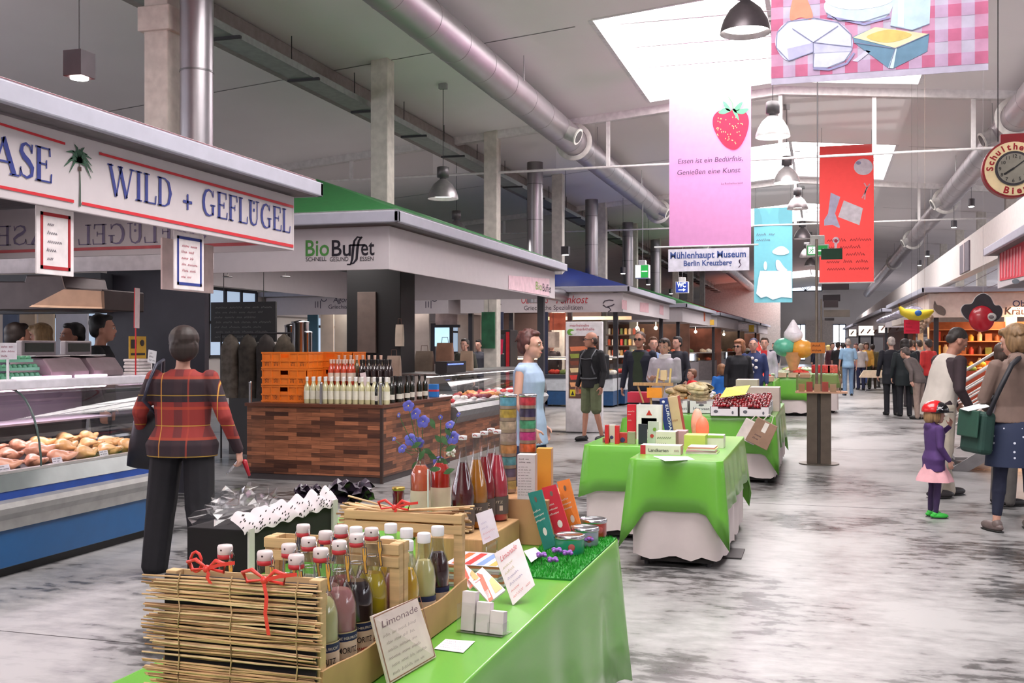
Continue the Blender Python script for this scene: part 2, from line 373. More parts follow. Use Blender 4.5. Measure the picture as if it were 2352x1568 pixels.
for k, px in enumerate((452, 1229, 1359, 1442, 1505)):
    p = at(px, 500, x=-6.55); zt = zc(-6.55)-.03 if k == 0 else [0, 5.93, 5.9, 5.9, 5.9][k]
    t = thing('exhaust_stack', 'vertical silver exhaust stack %s' % ['beside the nearest cream column', 'rising over the blue stall roof, thickest of the far ones', 'left of the green exit light', 'right of the green exit light', 'farthest and nearest to the strawberry banner'][k], 'exhaust duct', (p.x, p.y, 3.2), group='vertical exhaust stacks')
    b = MB(m((160, 156, 160), .34, .95, .06, 3)); b.cyl((0, 0, -.6), (0, 0, zt-3.2), .178 if k == 0 else .19, n=24)
    if k in (1, 3): b.cyl((0, .1, -.3), (0, 3 if k == 1 else 2.5, -.3), .17, n=20); b.ell((0, 0, -.3), .19, 16, 10)
    b.build('pipe', t)
    for z in (-.1, .45, 1.35, 2.2):
        s = MB(m((120, 118, 120), .4, .9)); s.cyl((0, 0, z), (0, 0, z+.02), .184 if k == 0 else .196, n=24); s.build('seam_ring', t)
# ---------------- lamps ----------------
def zh(x, y):
    'height of whatever a cord hangs from'
    return 6.99 if abs(x-RIDGE) < .3 and any(a < y < c for a, c in SKY) else zc(x)
def bell(loc, label, lit=True, group='bell lamps', top=None, body=(150, 146, 148), R_=.28, em=14):
    x, y, z = loc; t = thing('pendant_lamp', label, 'lamp', loc, group=group)
    b = MB(m(body, .35, .7)); b.lathe([(R_, 0), (R_*.98, .05), (R_*.86, .15), (R_*.62, .26), (R_*.34, .33), (.05, .36)], 24, caps=False)
    b.lathe([(R_*.985, .004), (R_*.84, .15), (R_*.6, .25), (.1, .32)], 24, caps=False); sh = b.build('shade', t)
    b = MB(m((95, 92, 94), .4, .6)); b.lathe([(.06, .34), (.06, .38), (.11, .39), (.11, .57), (.09, .58)], 16); b.build('gear_housing', t)
    b = MB(m((255, 250, 240), .5, noise=0, emit=em if lit else .5)); b.lathe([(.02, .05), (R_*.9, .06), (R_*.9, .075), (.02, .08)], 20); b.build('diffuser', sh)
    b = MB(DARK); b.cyl((0, 0, .57), (0, 0, zh(x, y)-z), .006, n=4); b.build('cable', t)
    b = MB(m((150, 148, 148))); b.box(-.07, -.05, zh(x, y)-z-.1, .07, .05, zh(x, y)-z); b.build('ceiling_box', t)
    return t
bell((-6.6, 17.8, 4.24), 'silver bell pendant lamp hanging over the green stall roof', em=9)
p = at(1712, 76, y=11.9); bell((p.x, 11.9, p.z), 'dark bell pendant lamp nearest the camera, against the bright skylight', body=(105, 98, 102))
for px, py, y, w in ((1775, 315, 17.6, 'bright white bell lamp right of the strawberry banner'), (1807, 420, 23.6, 'bell lamp below the bright white one, cable in view'),
                     (1832, 480, 29.6, 'bell lamp above the cyan banner'), (1843, 548, 35.6, 'bell lamp just above the lit exit sign'), (1853, 590, 43, 'bell lamp beside the lit exit sign'), (1862, 610, 50, 'bell lamp below the lit exit sign, smallest in the row')):
    p = at(px, py, y=y); bell((p.x, y, p.z), w, body=(225, 225, 225) if 'white' in w else (120, 112, 114))
def spotlamp(loc, label, sq=False, r=.085, h=.2, kind='cylinder_spotlight'):
    x, y, z = loc; t = thing(kind, label, 'lamp', loc, group='small hanging spotlights')
    b = MB(m((72, 68, 72), .5, .3))
    if sq: b.box(-r, -r, 0, r, r, h)
    else: b.cyl((0, 0, 0), (0, 0, h), r, n=16)
    hs = b.build('housing', t, bevel=.004)
    b = MB(m((255, 250, 240), .5, noise=0, emit=30)); b.cyl((0, 0, -.012), (0, 0, .0), r*.8, n=16); b.build('lens', hs)
    b = MB(DARK); b.cyl((0, 0, h), (0, 0, zc(x)-z), .006, n=4); b.build('cable', t)
spotlamp((-5.6, 6.9, 3.68), 'dark square spotlight hanging over the red stall roof', True, .085, .2, 'square_spotlight')
p = at(1299, 585, x=-6.6); spotlamp((p.x, p.y, p.z), 'dark square spotlight left of the exit light box', True, .1, .22, 'square_spotlight')
for px, py, w in ((1431, 628, 'small spotlight below the left exit light box'), (1489, 653, 'small spotlight left of the WC light box'), (1541, 674, 'small spotlight just below the WC light box')):
    p = at(px, py, x=-6.2); spotlamp((p.x, p.y, p.z), w)
for px, py, X, w in ((2231, 474, 3.7, 'black cylinder spotlight left of the round clock'), (2191, 522, 3.7, 'second black cylinder spotlight left of the clock'), (2130, 588, 3.7, 'third black cylinder spotlight above the white parapet'), (2112, 609, 3.7, 'farthest black cylinder spotlight above the white parapet')):
    p = at(px, py, x=X); spotlamp((p.x, p.y, p.z), w)
# ---------------- banners and hanging signs ----------------
UP = (0, 0, 1); XX = (1, 0, 0); YY = (0, 1, 0)
def smooth(pts, n=5):
    out = []; k = len(pts)
    for i in range(k):
        p0, p1, p2, p3 = pts[i-1], pts[i], pts[(i+1) % k], pts[(i+2) % k]
        for j in range(n):
            t = j/n; out.append(tuple(.5*((2*p1[a])+(-p0[a]+p2[a])*t+(2*p0[a]-5*p1[a]+4*p2[a]-p3[a])*t*t+(-p0[a]+3*p1[a]-3*p2[a]+p3[a])*t**3) for a in (0, 1)))
    return out
def poly(b, pix, Y, lift, col, sm=True, **k):
    "a printed patch drawn on the plane y=Y"
    pix = smooth(pix) if sm else pix
    b.m(m(col, .7, **k)); pts = [at(px, py, y=Y-lift) for px, py in pix]; b.add(pts, [tuple(range(len(pts)))])
def oval(cx, cy, rx, ry, n=20, a=0): return [(cx+rx*math.cos(t)*math.cos(a)-ry*math.sin(t)*math.sin(a), cy+rx*math.cos(t)*math.sin(a)+ry*math.sin(t)*math.cos(a)) for t in [2*pi*k/n for k in range(n)]]
def sheet(b, x0, x1, y, z0, z1, wav=.012, col=None):
    if col: b.m(col)
    f = lambda u, v: (x0+(x1-x0)*u, y+wav*math.sin(u*7+v*2)+wav*.6*math.sin(v*9), z0+(z1-z0)*v)
    b.grid(f, 10, 10)
def hang(t, x0, x1, y, z1, b=None):
    for x in (x0+.05, x1-.05):
        c = MB(DARK); c.cyl((x, y, z1), (x, y, zh(x, y)+.0), .004, n=4); c.build('cord', t, world=True)
# checked cloth and cheese banner
Y = 10.1; a = at(1771, 195, y=Y); c = at(2270, 178, y=Y); z1 = 6.3
t = thing('painted_banner', 'huge banner painted with cheeses on a pink checked cloth', 'banner', ((a.x+c.x)/2, Y, a.z))
b = MB(m((186, 180, 200), .8, trans=.3)); W_ = c.x-a.x
b.quad((a.x, Y, a.z), (c.x, Y, a.z), (c.x, Y, z1), (a.x, Y, z1))
b.quad((a.x, Y+.01, z1), (c.x, Y+.01, z1), (c.x, Y+.01, a.z), (a.x, Y+.01, a.z))
n = 9; s = W_/(2*n-1)
for i in range(n*2):
    for j in range(20):
        ii, jj = i % 2 == 0, j % 2 == 0
        if not (ii or jj): continue
        b.m(m((188, 104, 138) if (ii and jj) else (194, 146, 176) if ii else (184, 158, 188), .8, trans=.3))
        x = a.x+i*s; z = a.z+.06+j*s
        if x+s > c.x+.01 or z+s > z1: continue
        b.quad((x, Y-.002, z), (x+s, Y-.002, z), (x+s, Y-.002, z+s), (x, Y-.002, z+s))
poly(b, [(1785, 75), (1810, 50), (1870, 42), (1925, 52), (1955, 80), (1957, 115), (1940, 140), (1900, 156), (1868, 155), (1868, 120), (1812, 140), (1783, 110)], Y, .004, (176, 180, 206))
poly(b, [(1868, 120), (1812, 140), (1808, 112), (1868, 98)], Y, .006, (150, 150, 180), False)
poly(b, [(1868, 98), (1955, 105), (1955, 118), (1868, 122)], Y, .006, (160, 162, 190), False)
poly(b, [(1898, 0), (1898, 30), (1925, 47), (1985, 50), (2042, 32), (2050, -40), (1960, -60)], Y, .004, (164, 182, 196))
poly(b, [(1898, 5), (1960, 22), (2045, 5), (2050, -40), (1900, -40)], Y, .006, (226, 224, 232))
poly(b, [(2045, 60), (2060, -60), (2140, -60), (2135, 55), (2095, 70)], Y, .003, (160, 182, 196), False)
poly(b, [(2062, 60), (2064, -60), (2078, -60), (2076, 62)], Y, .0045, (186, 190, 208), False)
poly(b, [(1815, 45), (1820, 0), (1835, -30), (1850, -10), (1866, 30), (1862, 45), (1840, 40)], Y, .005, (214, 120, 96))
poly(b, [(1962, 98), (1958, 85), (2010, 62), (2134, 78), (2130, 118), (2050, 158), (2040, 156)], Y, .005, (82, 116, 140), False)
poly(b, [(1960, 86), (2010, 62), (2134, 78), (2056, 110)], Y, .007, (190, 182, 150), False)
poly(b, [(1990, 85), (2040, 68), (2095, 80), (2040, 98)], Y, .008, (178, 160, 90)); poly(b, [(2040, 156), (2056, 110), (2060, 110), (2052, 157)], Y, .008, (176, 196, 210), False)
poly(b, [(1958, 140), (1990, 115), (2000, 118), (1970, 142)], Y, .005, (170, 170, 200), False)
b.m((96, 100, 130))
def ink(px, w):
    b.pen([(at(x, y, y=Y).x, at(x, y, y=Y).z) for x, y in px], w, (0, Y-.009, 0), XX, UP)
for L_ in ([(1783, 110), (1785, 75), (1810, 50), (1870, 42), (1925, 52), (1955, 80), (1957, 115), (1940, 140), (1900, 156), (1868, 155), (1868, 98)], [(1868, 98), (1820, 66)], [(1868, 98), (1925, 60)], [(1868, 120), (1812, 140), (1783, 110)], [(1868, 98), (1955, 108)], [(1898, 30), (1925, 47), (1985, 50), (2042, 32)], [(1960, 98), (2056, 112), (2134, 78)], [(2056, 112), (2042, 157)], [(2045, 60), (2095, 70), (2135, 55)]): ink(L_, .007)
b.m((120, 120, 160)); ink([(1868, 158), (1905, 160), (1945, 146), (1962, 122)], .02); ink([(1900, 38), (1985, 56), (2044, 40)], .02)
b.build('cloth', t, world=True); hang(t, a.x, c.x, Y, z1)
r = MB(STEEL); r.cyl((a.x-.05, Y, z1), (c.x+.05, Y, z1), .015, n=8); r.build('top_rod', t, world=True)
# strawberry banner
Y = 19.2; a = at(1537, 567, y=Y); c = at(1725, 565, y=Y); z1 = zc(-2)-.15
t = thing('painted_banner', 'pink banner with a big red strawberry and handwritten lines', 'banner', ((a.x+c.x)/2, Y, a.z))
b = MB(m((226, 158, 212), .8, trans=.45, noise=.05)); sheet(b, a.x, c.x, Y, a.z, z1, .006)
LF = .02
poly(b, [(1640, 265), (1655, 253), (1678, 252), (1700, 250), (1716, 262), (1720, 285), (1712, 315), (1698, 338), (1682, 344), (1662, 333), (1645, 308), (1637, 285)], Y, LF, (220, 30, 70))
for k in range(46):
    x, y = R.uniform(1645, 1714), R.uniform(265, 330)
    if (x-1680)**2/36**2+(y-292)**2/42**2 < 1: poly(b, oval(x, y, 1.2, 1.8, 6), Y, LF+.003, (240, 170, 130), False)
for q in ([(1678, 254), (1664, 248), (1650, 258), (1662, 262)], [(1680, 254), (1668, 236), (1660, 234), (1668, 252)], [(1684, 254), (1694, 240), (1706, 234), (1698, 252)], [(1686, 256), (1702, 250), (1720, 250), (1706, 262)], [(1682, 252), (1690, 252), (1698, 276), (1690, 268)]):
    poly(b, q, Y, LF+.004, (96, 168, 130))
poly(b, [(1682, 252), (1680, 236), (1671, 222), (1674, 222), (1684, 236), (1686, 252)], Y, LF+.004, (120, 150, 130), False)
INK = m((70, 52, 84), .7)
b.build('cloth', t, world=True)
b = MB(INK)
o = at(1556, 376, y=Y-LF); e = at(1706, 376, y=Y-LF); b.text('Essen ist ein Bedürfnis,', .13, o, XX, UP, 0, w=e.x-o.x, shear=.15)
o = at(1554, 402, y=Y-LF); e = at(1700, 402, y=Y-LF); b.text('Genießen eine Kunst', .13, o, XX, UP, 0, w=e.x-o.x, shear=.15)
o = at(1656, 424, y=Y-LF); e = at(1706, 424, y=Y-LF); b.text('La Rochefoucauld', .05, o, XX, UP, 0, w=e.x-o.x)
b.build('lettering', t, world=True); hang(t, a.x, c.x, Y, z1)
r = MB(m((230, 228, 230))); r.cyl((at(1503, 565, y=Y).x, Y, a.z), (at(1742, 563, y=Y).x, Y, a.z), .014, n=8); r.build('bottom_rod', t, world=True)
# museum sign below it
a2 = at(1535, 624, y=Y); c2 = at(1721, 622, y=Y); zt = at(1600, 571, y=Y).z
t = thing('museum_sign', 'white sign reading Mühlenhaupt Museum under the pink banner', 'sign', ((a2.x+c2.x)/2, Y, a2.z))
b = MB(m((222, 220, 236), .7)); b.box(a2.x, Y-.004, a2.z, c2.x, Y+.004, zt); b.build('board', t, world=True)
b = MB(m((60, 84, 150), .7)); W_ = c2.x-a2.x; o = V3((a2.x+.02*W_, Y-.008, a2.z+.24)); b.text('Mühlenhaupt Museum', .17, o, XX, UP, .02, w=.94*W_)
b.text('Berlin Kreuzberg', .14, V3((a2.x+.19*W_, Y-.008, a2.z+.1)), XX, UP, .02, w=.6*W_)
b.m(INK); b.pen([(.88*W_, .13), (.89*W_, .2), (.875*W_, .17), (.9*W_, .1), (.87*W_, .05)], .015, (a2.x, Y-.008, a2.z), XX, UP); b.build('lettering', t, world=True)
for x in (a2.x+.3, c2.x-.3):
    b = MB(DARK); b.cyl((x, Y, zt), (x, Y, a.z), .004, n=4); b.build('cord', t, world=True)
# cyan and red banners
Y = 34; a = at(1732, 695, y=Y); c = at(1820, 475, y=Y)
t = thing('painted_banner', 'cyan banner with a laid white table painted on it', 'banner', ((a.x+c.x)/2, Y, a.z))
b = MB(m((130, 208, 224), .8, trans=.5, noise=.05)); sheet(b, a.x, c.x, Y, a.z, c.z, .008)
poly(b, [(1746, 622), (1818, 622), (1819, 684), (1795, 682), (1775, 688), (1760, 680), (1748, 684), (1737, 674), (1742, 640)], Y, .03, (226, 226, 242), False)
poly(b, [(1774, 578), (1782, 570), (1796, 565), (1808, 572), (1812, 580), (1800, 585), (1782, 584)], Y, .03, (226, 216, 220)); poly(b, [(1786, 620), (1782, 600), (1790, 598), (1800, 612), (1808, 621)], Y, .03, (226, 190, 214))
poly(b, oval(1758, 610, 4, 10), Y, .03, (196, 214, 230), False)
b.build('cloth', t, world=True)
b = MB(INK); b.scrawl(at(1737, 557, y=Y-.03), XX, UP, .9, .35, 2, .018, 3); b.build('lettering', t, world=True); hang(t, a.x, c.x, Y, c.z)
Y = 26; a = at(1882, 650, y=Y); c = at(2007, 330, y=Y)
t = thing('painted_banner', 'red banner with a boot, a plate and scissors', 'banner', ((a.x+c.x)/2, Y, a.z))
b = MB(m((242, 84, 82), .8, trans=.55, noise=.05)); sheet(b, a.x, c.x, Y, a.z, c.z, .006)
poly(b, oval(1983, 383, 22, 19), Y, .02, (238, 232, 240), False); poly(b, oval(1972, 374, 6, 4), Y, .022, (170, 170, 205), False)
poly(b, [(1908, 442), (1930, 452), (1918, 490), (1929, 520), (1928, 524), (1912, 516), (1893, 518), (1893, 505), (1902, 490)], Y, .02, (206, 206, 232), False)
poly(b, [(1938, 460), (1982, 478), (1974, 517), (1925, 498)], Y, .02, (240, 236, 242), False); poly(b, oval(1920, 552, 8, 8), Y, .02, (232, 214, 226), False)
poly(b, oval(1920, 553, 4, 4), Y, .023, (190, 60, 80), False); poly(b, [(1916, 560), (1923, 560), (1921, 575), (1917, 575)], Y, .021, (232, 214, 226), False)
b.m(m((235, 190, 196))); 
for q in ([(1985, 420), (1992, 432), (1980, 455)], [(1998, 422), (1988, 436), (1986, 458)]):
    o = at(0, 0, y=Y-.02); b.pen([(at(x, y, y=Y-.02).x, at(x, y, y=Y-.02).z) for x, y in q], .03, (0, Y-.02, 0), XX, UP)
b.build('cloth', t, world=True)
b = MB(m((120, 20, 34))); b.scrawl(at(1896, 625, y=Y-.02), XX, UP, 1.15, .85, 5, .02, 5); b.build('lettering', t, world=True); hang(t, a.x, c.x, Y, c.z)
r = MB(WHITE); r.cyl((a.x-.02, Y, a.z), (c.x+.02, Y, a.z), .016, n=8); r.build('bottom_rod', t, world=True)
# lit sign boxes hanging on rods
def lightbox(px0, px1, py0, py1, Y, label, face, draw, dep=.14):
    a = at(px0, py1, y=Y); c = at(px1, py0, y=Y); t = thing('sign_light_box', label, 'sign', ((a.x+c.x)/2, Y, a.z))
    b = MB(m((215, 214, 212), .5)); b.box(a.x, Y, a.z, c.x, Y+dep, c.z); b.box((a.x+c.x)/2-.1, Y+.02, c.z, (a.x+c.x)/2+.1, Y+dep-.02, c.z+.13); b.build('housing', t, world=True, bevel=.01)
    b = MB(m(face, .5, noise=0, emit=.9)); e = .02; b.box(a.x+e, Y-.006, a.z+e, c.x-e, Y, c.z-e); b.build('face', t, world=True)
    b = MB(m((240, 245, 240), .5, noise=0, emit=1.3)); draw(b, a.x+e, c.x-e, a.z+e, c.z-e, Y-.009); b.build('pictogram', t, world=True)
    b = MB(STEEL); b.cyl(((a.x+c.x)/2, Y+dep/2, c.z+.1), ((a.x+c.x)/2, Y+dep/2, zc(a.x)), .01, n=5); b.build('rod', t, world=True)
def exit1(b, x0, x1, z0, z1, y):
    w, h = x1-x0, z1-z0; b.quad((x0, y, z0), (x0+w*.42, y, z0), (x0+w*.42, y, z1), (x0, y, z1)); b.quad((x0+w*.5, y, z0+h*.46), (x0+w*.95, y, z0+h*.46), (x0+w*.95, y, z0+h*.54), (x0+w*.5, y, z0+h*.54))
lightbox(1458, 1490, 607, 639, 30, 'green and white lit exit box left of the museum sign', (40, 160, 70), exit1, .3)
def wc(b, x0, x1, z0, z1, y):
    w, h = x1-x0, z1-z0; b.text('WC', .2, (x0+.12*w, y, z0+h*.52), XX, UP, .03, w=w*.72)
    b.pen([(w*.22, h*.25), (w*.7, h*.25)], h*.1, (x0, y, z0), XX, UP); b.add([(x0+w*.62, y, z0+h*.1), (x0+w*.85, y, z0+h*.25), (x0+w*.62, y, z0+h*.4)], [(0, 1, 2)])
lightbox(1551, 1581, 646, 673, 32, 'blue lit WC box with a white arrow', (30, 55, 140), wc, .2)
def man(b, x0, x1, z0, z1, y):
    w, h = x1-x0, z1-z0; b.quad((x0+w*.05, y, z0+h*.1), (x0+w*.42, y, z0+h*.1), (x0+w*.42, y, z1-h*.1), (x0+w*.05, y, z1-h*.1)); b.pen([(w*.55, h*.45), (w*.8, h*.45)], h*.12, (x0, y, z0), XX, UP); b.add([(x0+w*.77, y, z0+h*.2), (x0+w*.93, y, z0+h*.45), (x0+w*.77, y, z0+h*.7)], [(0, 1, 2)])
    b.m(m((30, 130, 60), .5, noise=0, emit=.8)); y -= .003
    for q in ([(.2, .5), (.27, .62), (.24, .72)], [(.24, .62), (.33, .55)], [(.2, .5), (.14, .34), (.1, .2)], [(.2, .48), (.28, .4), (.26, .2)], [(.2, .62), (.13, .55)]): b.pen([(x*w, z*h) for x, z in q], .035*w, (x0, y, z0), XX, UP)
    b.add([(x0+w*(.265+.03*math.cos(k)), y, z0+h*(.8+.06*math.sin(k))) for k in range(0, 7)], [tuple(range(7))])
lightbox(1851, 1904, 560, 589, 15.6, 'lit green running man exit sign by the signpost', (30, 130, 60), man, .1)
# round beer clock
p = at(2327, 388, y=12); rC = at(2400, 388, y=12).x-p.x
t = thing('advertising_clock', 'round cream and red clock hanging on a wire at the right', 'clock', (p.x, 12, p.z))
def disc(b, r, y0, y1, n=40, r0=0): b.cyl((0, y0, 0), (0, y1, 0), r, n=n)
b = MB(m((150, 20, 34), .4)); disc(b, rC, -.02, .1); b.box(-.12, .0, rC*.93, .12, .08, rC+.07); b.build('rim', t, bevel=.006)
b = MB(m((238, 214, 168), .5, emit=.12)); disc(b, rC*.93, -.035, -.02); b.build('lettered_ring', t)
b = MB(m((70, 68, 72), .4, .6)); disc(b, rC*.6, -.05, -.03); b.build('bezel', t)
b = MB(m((150, 146, 134), .5)); disc(b, rC*.52, -.056, -.05); dl = b.build('dial', t)
b = MB(BLACK)
for h in range(1, 13):
    a = pi/2-h*pi/6; s = .05; b.text(str(h), s, (rC*.42*math.cos(a)-.02, -.06, rC*.42*math.sin(a)-.018), XX, UP, .01)
b.build('numerals', dl)
for nm, L_, a, w_ in (('minute_hand', .4, pi/2-pi/6*1.75, .012), ('hour_hand', .38, pi/2-pi/6*7.9, .02)):
    b = MB(BLACK); b.pen([(0, 0), (rC*L_*math.cos(a), rC*L_*math.sin(a))], w_, (0, -.063, 0), XX, UP); b.build(nm, dl)
b = MB(m((170, 16, 34), .5))
for i, ch in enumerate('Schultheiss'):
    a = pi-.02-i*.27; rr = rC*.66; c = V3((rr*math.cos(a), -.039, rr*math.sin(a))); r_ = V3((math.sin(a), 0, -math.cos(a))); u_ = V3((math.cos(a), 0, math.sin(a)))
    b.text(ch, rC*.3, c, r_, u_, .035, 'C')
for i, ch in enumerate('Bier'):
    a = -pi/2-.3+i*.26; rr = rC*.88; c = V3((rr*math.cos(a), -.039, rr*math.sin(a))); r_ = V3((-math.sin(a), 0, math.cos(a))); u_ = V3((-math.cos(a), 0, -math.sin(a)))
    b.text(ch, rC*.32, c, r_, u_, .035, 'C')
b.build('lettering', t)
b = MB(DARK); b.cyl((-.14, .04, rC), (-.14, .04, zc(1.8)-p.z), .005, n=4); b.build('hanging_wire', t)
# ---------------- market stalls: canopies ----------------
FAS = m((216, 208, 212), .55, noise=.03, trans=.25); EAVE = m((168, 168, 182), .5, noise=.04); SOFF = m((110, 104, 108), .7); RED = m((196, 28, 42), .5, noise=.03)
GREEN = (46, 118, 62); BLUE = (38, 58, 136); ROOFRED = (176, 44, 50)
def canopy(label, x0, x1, y0, y1, roof, zb=2.46, zs=2.98, rise=.75, group=None, posts=(), both=True, sx=1, fcol=None, dx=0):
    "roofed stall canopy: x1 faces the aisle when sx is 1, x0 when sx is -1; dx shifts the far end sideways"
    t = thing('stall_canopy', label, 'stall canopy', ((x0+x1)/2, y0, 0), group=group)
    t['_'] = 0; del t['_']
    oh = .2; F = fcol or FAS
    def sh(p): return (p[0]+dx*(p[1]-y0)/(y1-y0), p[1], p[2])
    def bx(b, X0, Y0, Z0, X1, Y1, Z1):
        vs = [(X0, Y0, Z0), (X1, Y0, Z0), (X1, Y1, Z0), (X0, Y1, Z0), (X0, Y0, Z1), (X1, Y0, Z1), (X1, Y1, Z1), (X0, Y1, Z1)]
        b.add([sh(v) for v in vs], [(0, 3, 2, 1), (4, 5, 6, 7), (0, 1, 5, 4), (1, 2, 6, 5), (2, 3, 7, 6), (3, 0, 4, 7)])
    for nm, a in (('fascia_panel', (x0, y0, zb, x1, y0+.03, zs-.02)), ('fascia_panel', (x0, y1-.03, zb, x1, y1, zs-.02)), ('fascia_panel', (x1-.03, y0+.03, zb, x1, y1-.03, zs-.02)), ('fascia_panel', (x0, y0+.03, zb, x0+.03, y1-.03, zs-.02))):
        b = MB(F); bx(b, *a); b.build(nm, t, world=True, bevel=.004)
    b = MB(EAVE)
    X0, X1, Y0, Y1 = x0-oh, x1+oh, y0-oh, y1+oh
    for a in ((X0, Y0, zs, X1, Y0+.06, zs+.13), (X0, Y1-.06, zs, X1, Y1, zs+.13), (X1-.06, Y0, zs, X1, Y1, zs+.13), (X0, Y0, zs, X0+.06, Y1, zs+.13)): bx(b, *a)
    b.build('eave', t, world=True, bevel=.012)
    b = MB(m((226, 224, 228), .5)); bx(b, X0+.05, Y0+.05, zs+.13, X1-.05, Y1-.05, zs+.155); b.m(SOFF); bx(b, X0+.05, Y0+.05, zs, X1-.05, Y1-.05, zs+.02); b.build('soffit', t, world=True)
    b = MB(m(roof, .6, noise=.08)); e = .04; w = (X1-X0)/2; za, zr = zs+.15, zs+.15+rise
    P = [(X0+e, Y0+e, za), (X1-e, Y0+e, za), (X1-e, Y1-e, za), (X0+e, Y1-e, za), ((X0+X1)/2, Y0+w, zr), ((X0+X1)/2, Y1-w, zr)]
    b.add([sh(p) for p in P], [(0, 1, 4), (1, 2, 5, 4), (2, 3, 5), (3, 0, 4, 5), (0, 3, 2, 1)]); b.build('roof', t, world=True)
    for (px, py) in posts:
        b = MB(m((40, 38, 46), .5)); b.box(px-.06, py-.06, 0, px+.06, py+.06, zs); b.build('post', t, world=True, bevel=.006)
    return t
FX = -4.72
st1 = canopy('red-roofed poultry stall canopy with blue lettering on its sign band', -8.4, FX, 1.2, 8.75, ROOFRED, rise=.5, posts=[(-8.2, 1), (-8.2, 8.5), (-4.9, .8)])
st2 = canopy('green-roofed canopy with a black and green name on its end panel', -8.6, -4.8, 11.16, 18.95, GREEN, posts=[(-8.4, 11.4), (-8.4, 18.7), (-5.0, 18.7)])
st3 = canopy('blue-roofed canopy with red and black Greek delicatessen lettering', -9.4, -4.95, 26.7, 35.2, BLUE, posts=[(-5.2, 27), (-5.2, 35), (-9.2, 27), (-8.1, 27.2), (-6.5, 27.3)])
st3b = canopy('plain pale canopy with a cutlery drawing left of the blue-roofed one', -16+.7, -9.75, 26.7, 35.2, GREEN)
fars = [(38.2, 46.5, GREEN, 'green'), (48.5, 58, ROOFRED, 'red'), (60, 69.5, (48, 52, 130), 'dark blue'), (71, 79, (214, 96, 60), 'orange')]
ex = lambda y: -4.75+max(0, y-36)*.0245
fst = []
for y0, y1, c, w in fars:
    fst.append(canopy('%s-roofed stall canopy in the far part of the left row' % w, -9, ex(y0)-.2, y0, y1, c, dx=ex(y1)-ex(y0), group='far stall canopies', posts=[(ex(y0)-.4, y0+.3)]))
fst.append(canopy('bright green-roofed stall canopy at the far end of the left row', -7.5, ex(82.5)-.2, 82.5, 91.5, (60, 140, 50), dx=.2, posts=[(-4.2, 83)]))
# printed bands on the poultry stall
def sub(parent, name, b): return b.build(name, parent, world=True)
xs = FX+.006
b = MB(RED)
for q in ([(0, 281), (150, 327), (150, 333), (0, 287)], [(228, 349), (674, 472), (674, 478), (228, 355)], [(0, 425), (170, 459), (170, 466), (0, 432)], [(188, 463), (674, 562), (674, 569), (188, 470)]):
    b.add([at(px, py, x=xs) for px, py in q], [(0, 1, 2, 3)])
sub(st1, 'red_stripes', b)
SER = {
 'A': (.9, [([(0, .02), (.37, 1)], .07), ([(.34, 1), (.74, .02)], .17), ([(.14, .34), (.6, .34)], .06), ([(-.08, .02), (.16, .02)], .05), ([(.56, .02), (.92, .02)], .05)]),
 'S': (.62, [([(.5, .76), (.42, .92), (.28, .98), (.14, .9), (.1, .74), (.2, .6), (.38, .48), (.52, .32), (.5, .12), (.32, .02), (.14, .08), (.06, .26)], [.05, .06, .07, .12, .15, .17, .17, .15, .12, .07, .06, .05]), ([(.52, .98), (.5, .72)], .05), ([(.06, .02), (.08, .3)], .05)]),
 'E': (.72, [([(.16, 0), (.16, 1)], .16), ([(.02, .975), (.6, .975)], .05), ([(.16, .52), (.46, .52)], .05), ([(.02, .025), (.64, .025)], .05), ([(.58, 1), (.6, .76)], .06), ([(.64, 0), (.66, .27)], .06), ([(.46, .4), (.46, .64)], .05)]),
 'W': (1.2, [([(.06, 1), (.34, 0)], .15), ([(.34, 0), (.56, .95)], .06), ([(.5, 1), (.8, 0)], .15), ([(.8, 0), (1.06, 1)], .06), ([(-.06, .975), (.2, .975)], .05), ([(.4, .975), (.64, .975)], .05), ([(.94, .975), (1.18, .975)], .05)]),
 'I': (.4, [([(.18, 0), (.18, 1)], .16), ([(.02, .975), (.34, .975)], .05), ([(.02, .025), (.34, .025)], .05)]),
 'L': (.68, [([(.16, 0), (.16, 1)], .16), ([(.02, .975), (.32, .975)], .05), ([(.02, .025), (.6, .025)], .05), ([(.6, 0), (.63, .3)], .06)]),
 'D': (.86, [([(.16, 0), (.16, 1)], .16), ([(.02, .975), (.4, .975), (.6, .86), (.7, .5), (.6, .14), (.4, .025), (.02, .025)], [.05, .05, .12, .17, .12, .05, .05])]),
 '+': (.8, [([(.12, .34), (.62, .34)], .1), ([(.37, .06), (.37, .62)], .1)]),
 'G': (.86, [([(.64, .76), (.56, .92), (.4, .98), (.22, .9), (.11, .7), (.08, .48), (.12, .24), (.25, .06), (.42, .02), (.56, .06), (.64, .12)], [.05, .06, .07, .13, .16, .17, .16, .12, .06, .06, .08]), ([(.64, .06), (.64, .42)], .14), ([(.48, .42), (.78, .42)], .05), ([(.66, .98), (.65, .72)], .05)]),
 'F': (.64, [([(.16, 0), (.16, 1)], .16), ([(.02, .975), (.58, .975)], .05), ([(.16, .52), (.44, .52)], .05), ([(.02, .025), (.34, .025)], .05), ([(.56, 1), (.58, .76)], .06), ([(.44, .4), (.44, .64)], .05)]),
 'Ü': (.86, [([(.16, 1), (.16, .3), (.22, .1), (.38, .02), (.54, .08), (.62, .3), (.62, 1)], [.16, .16, .13, .08, .07, .06, .06]), ([(.0, .975), (.32, .975)], .05), ([(.5, .975), (.76, .975)], .05), ([(.39, .86), (.39, .98)], .11), ([(.39, .56), (.39, .68)], .11)]),
 ' ': (.4, [])}
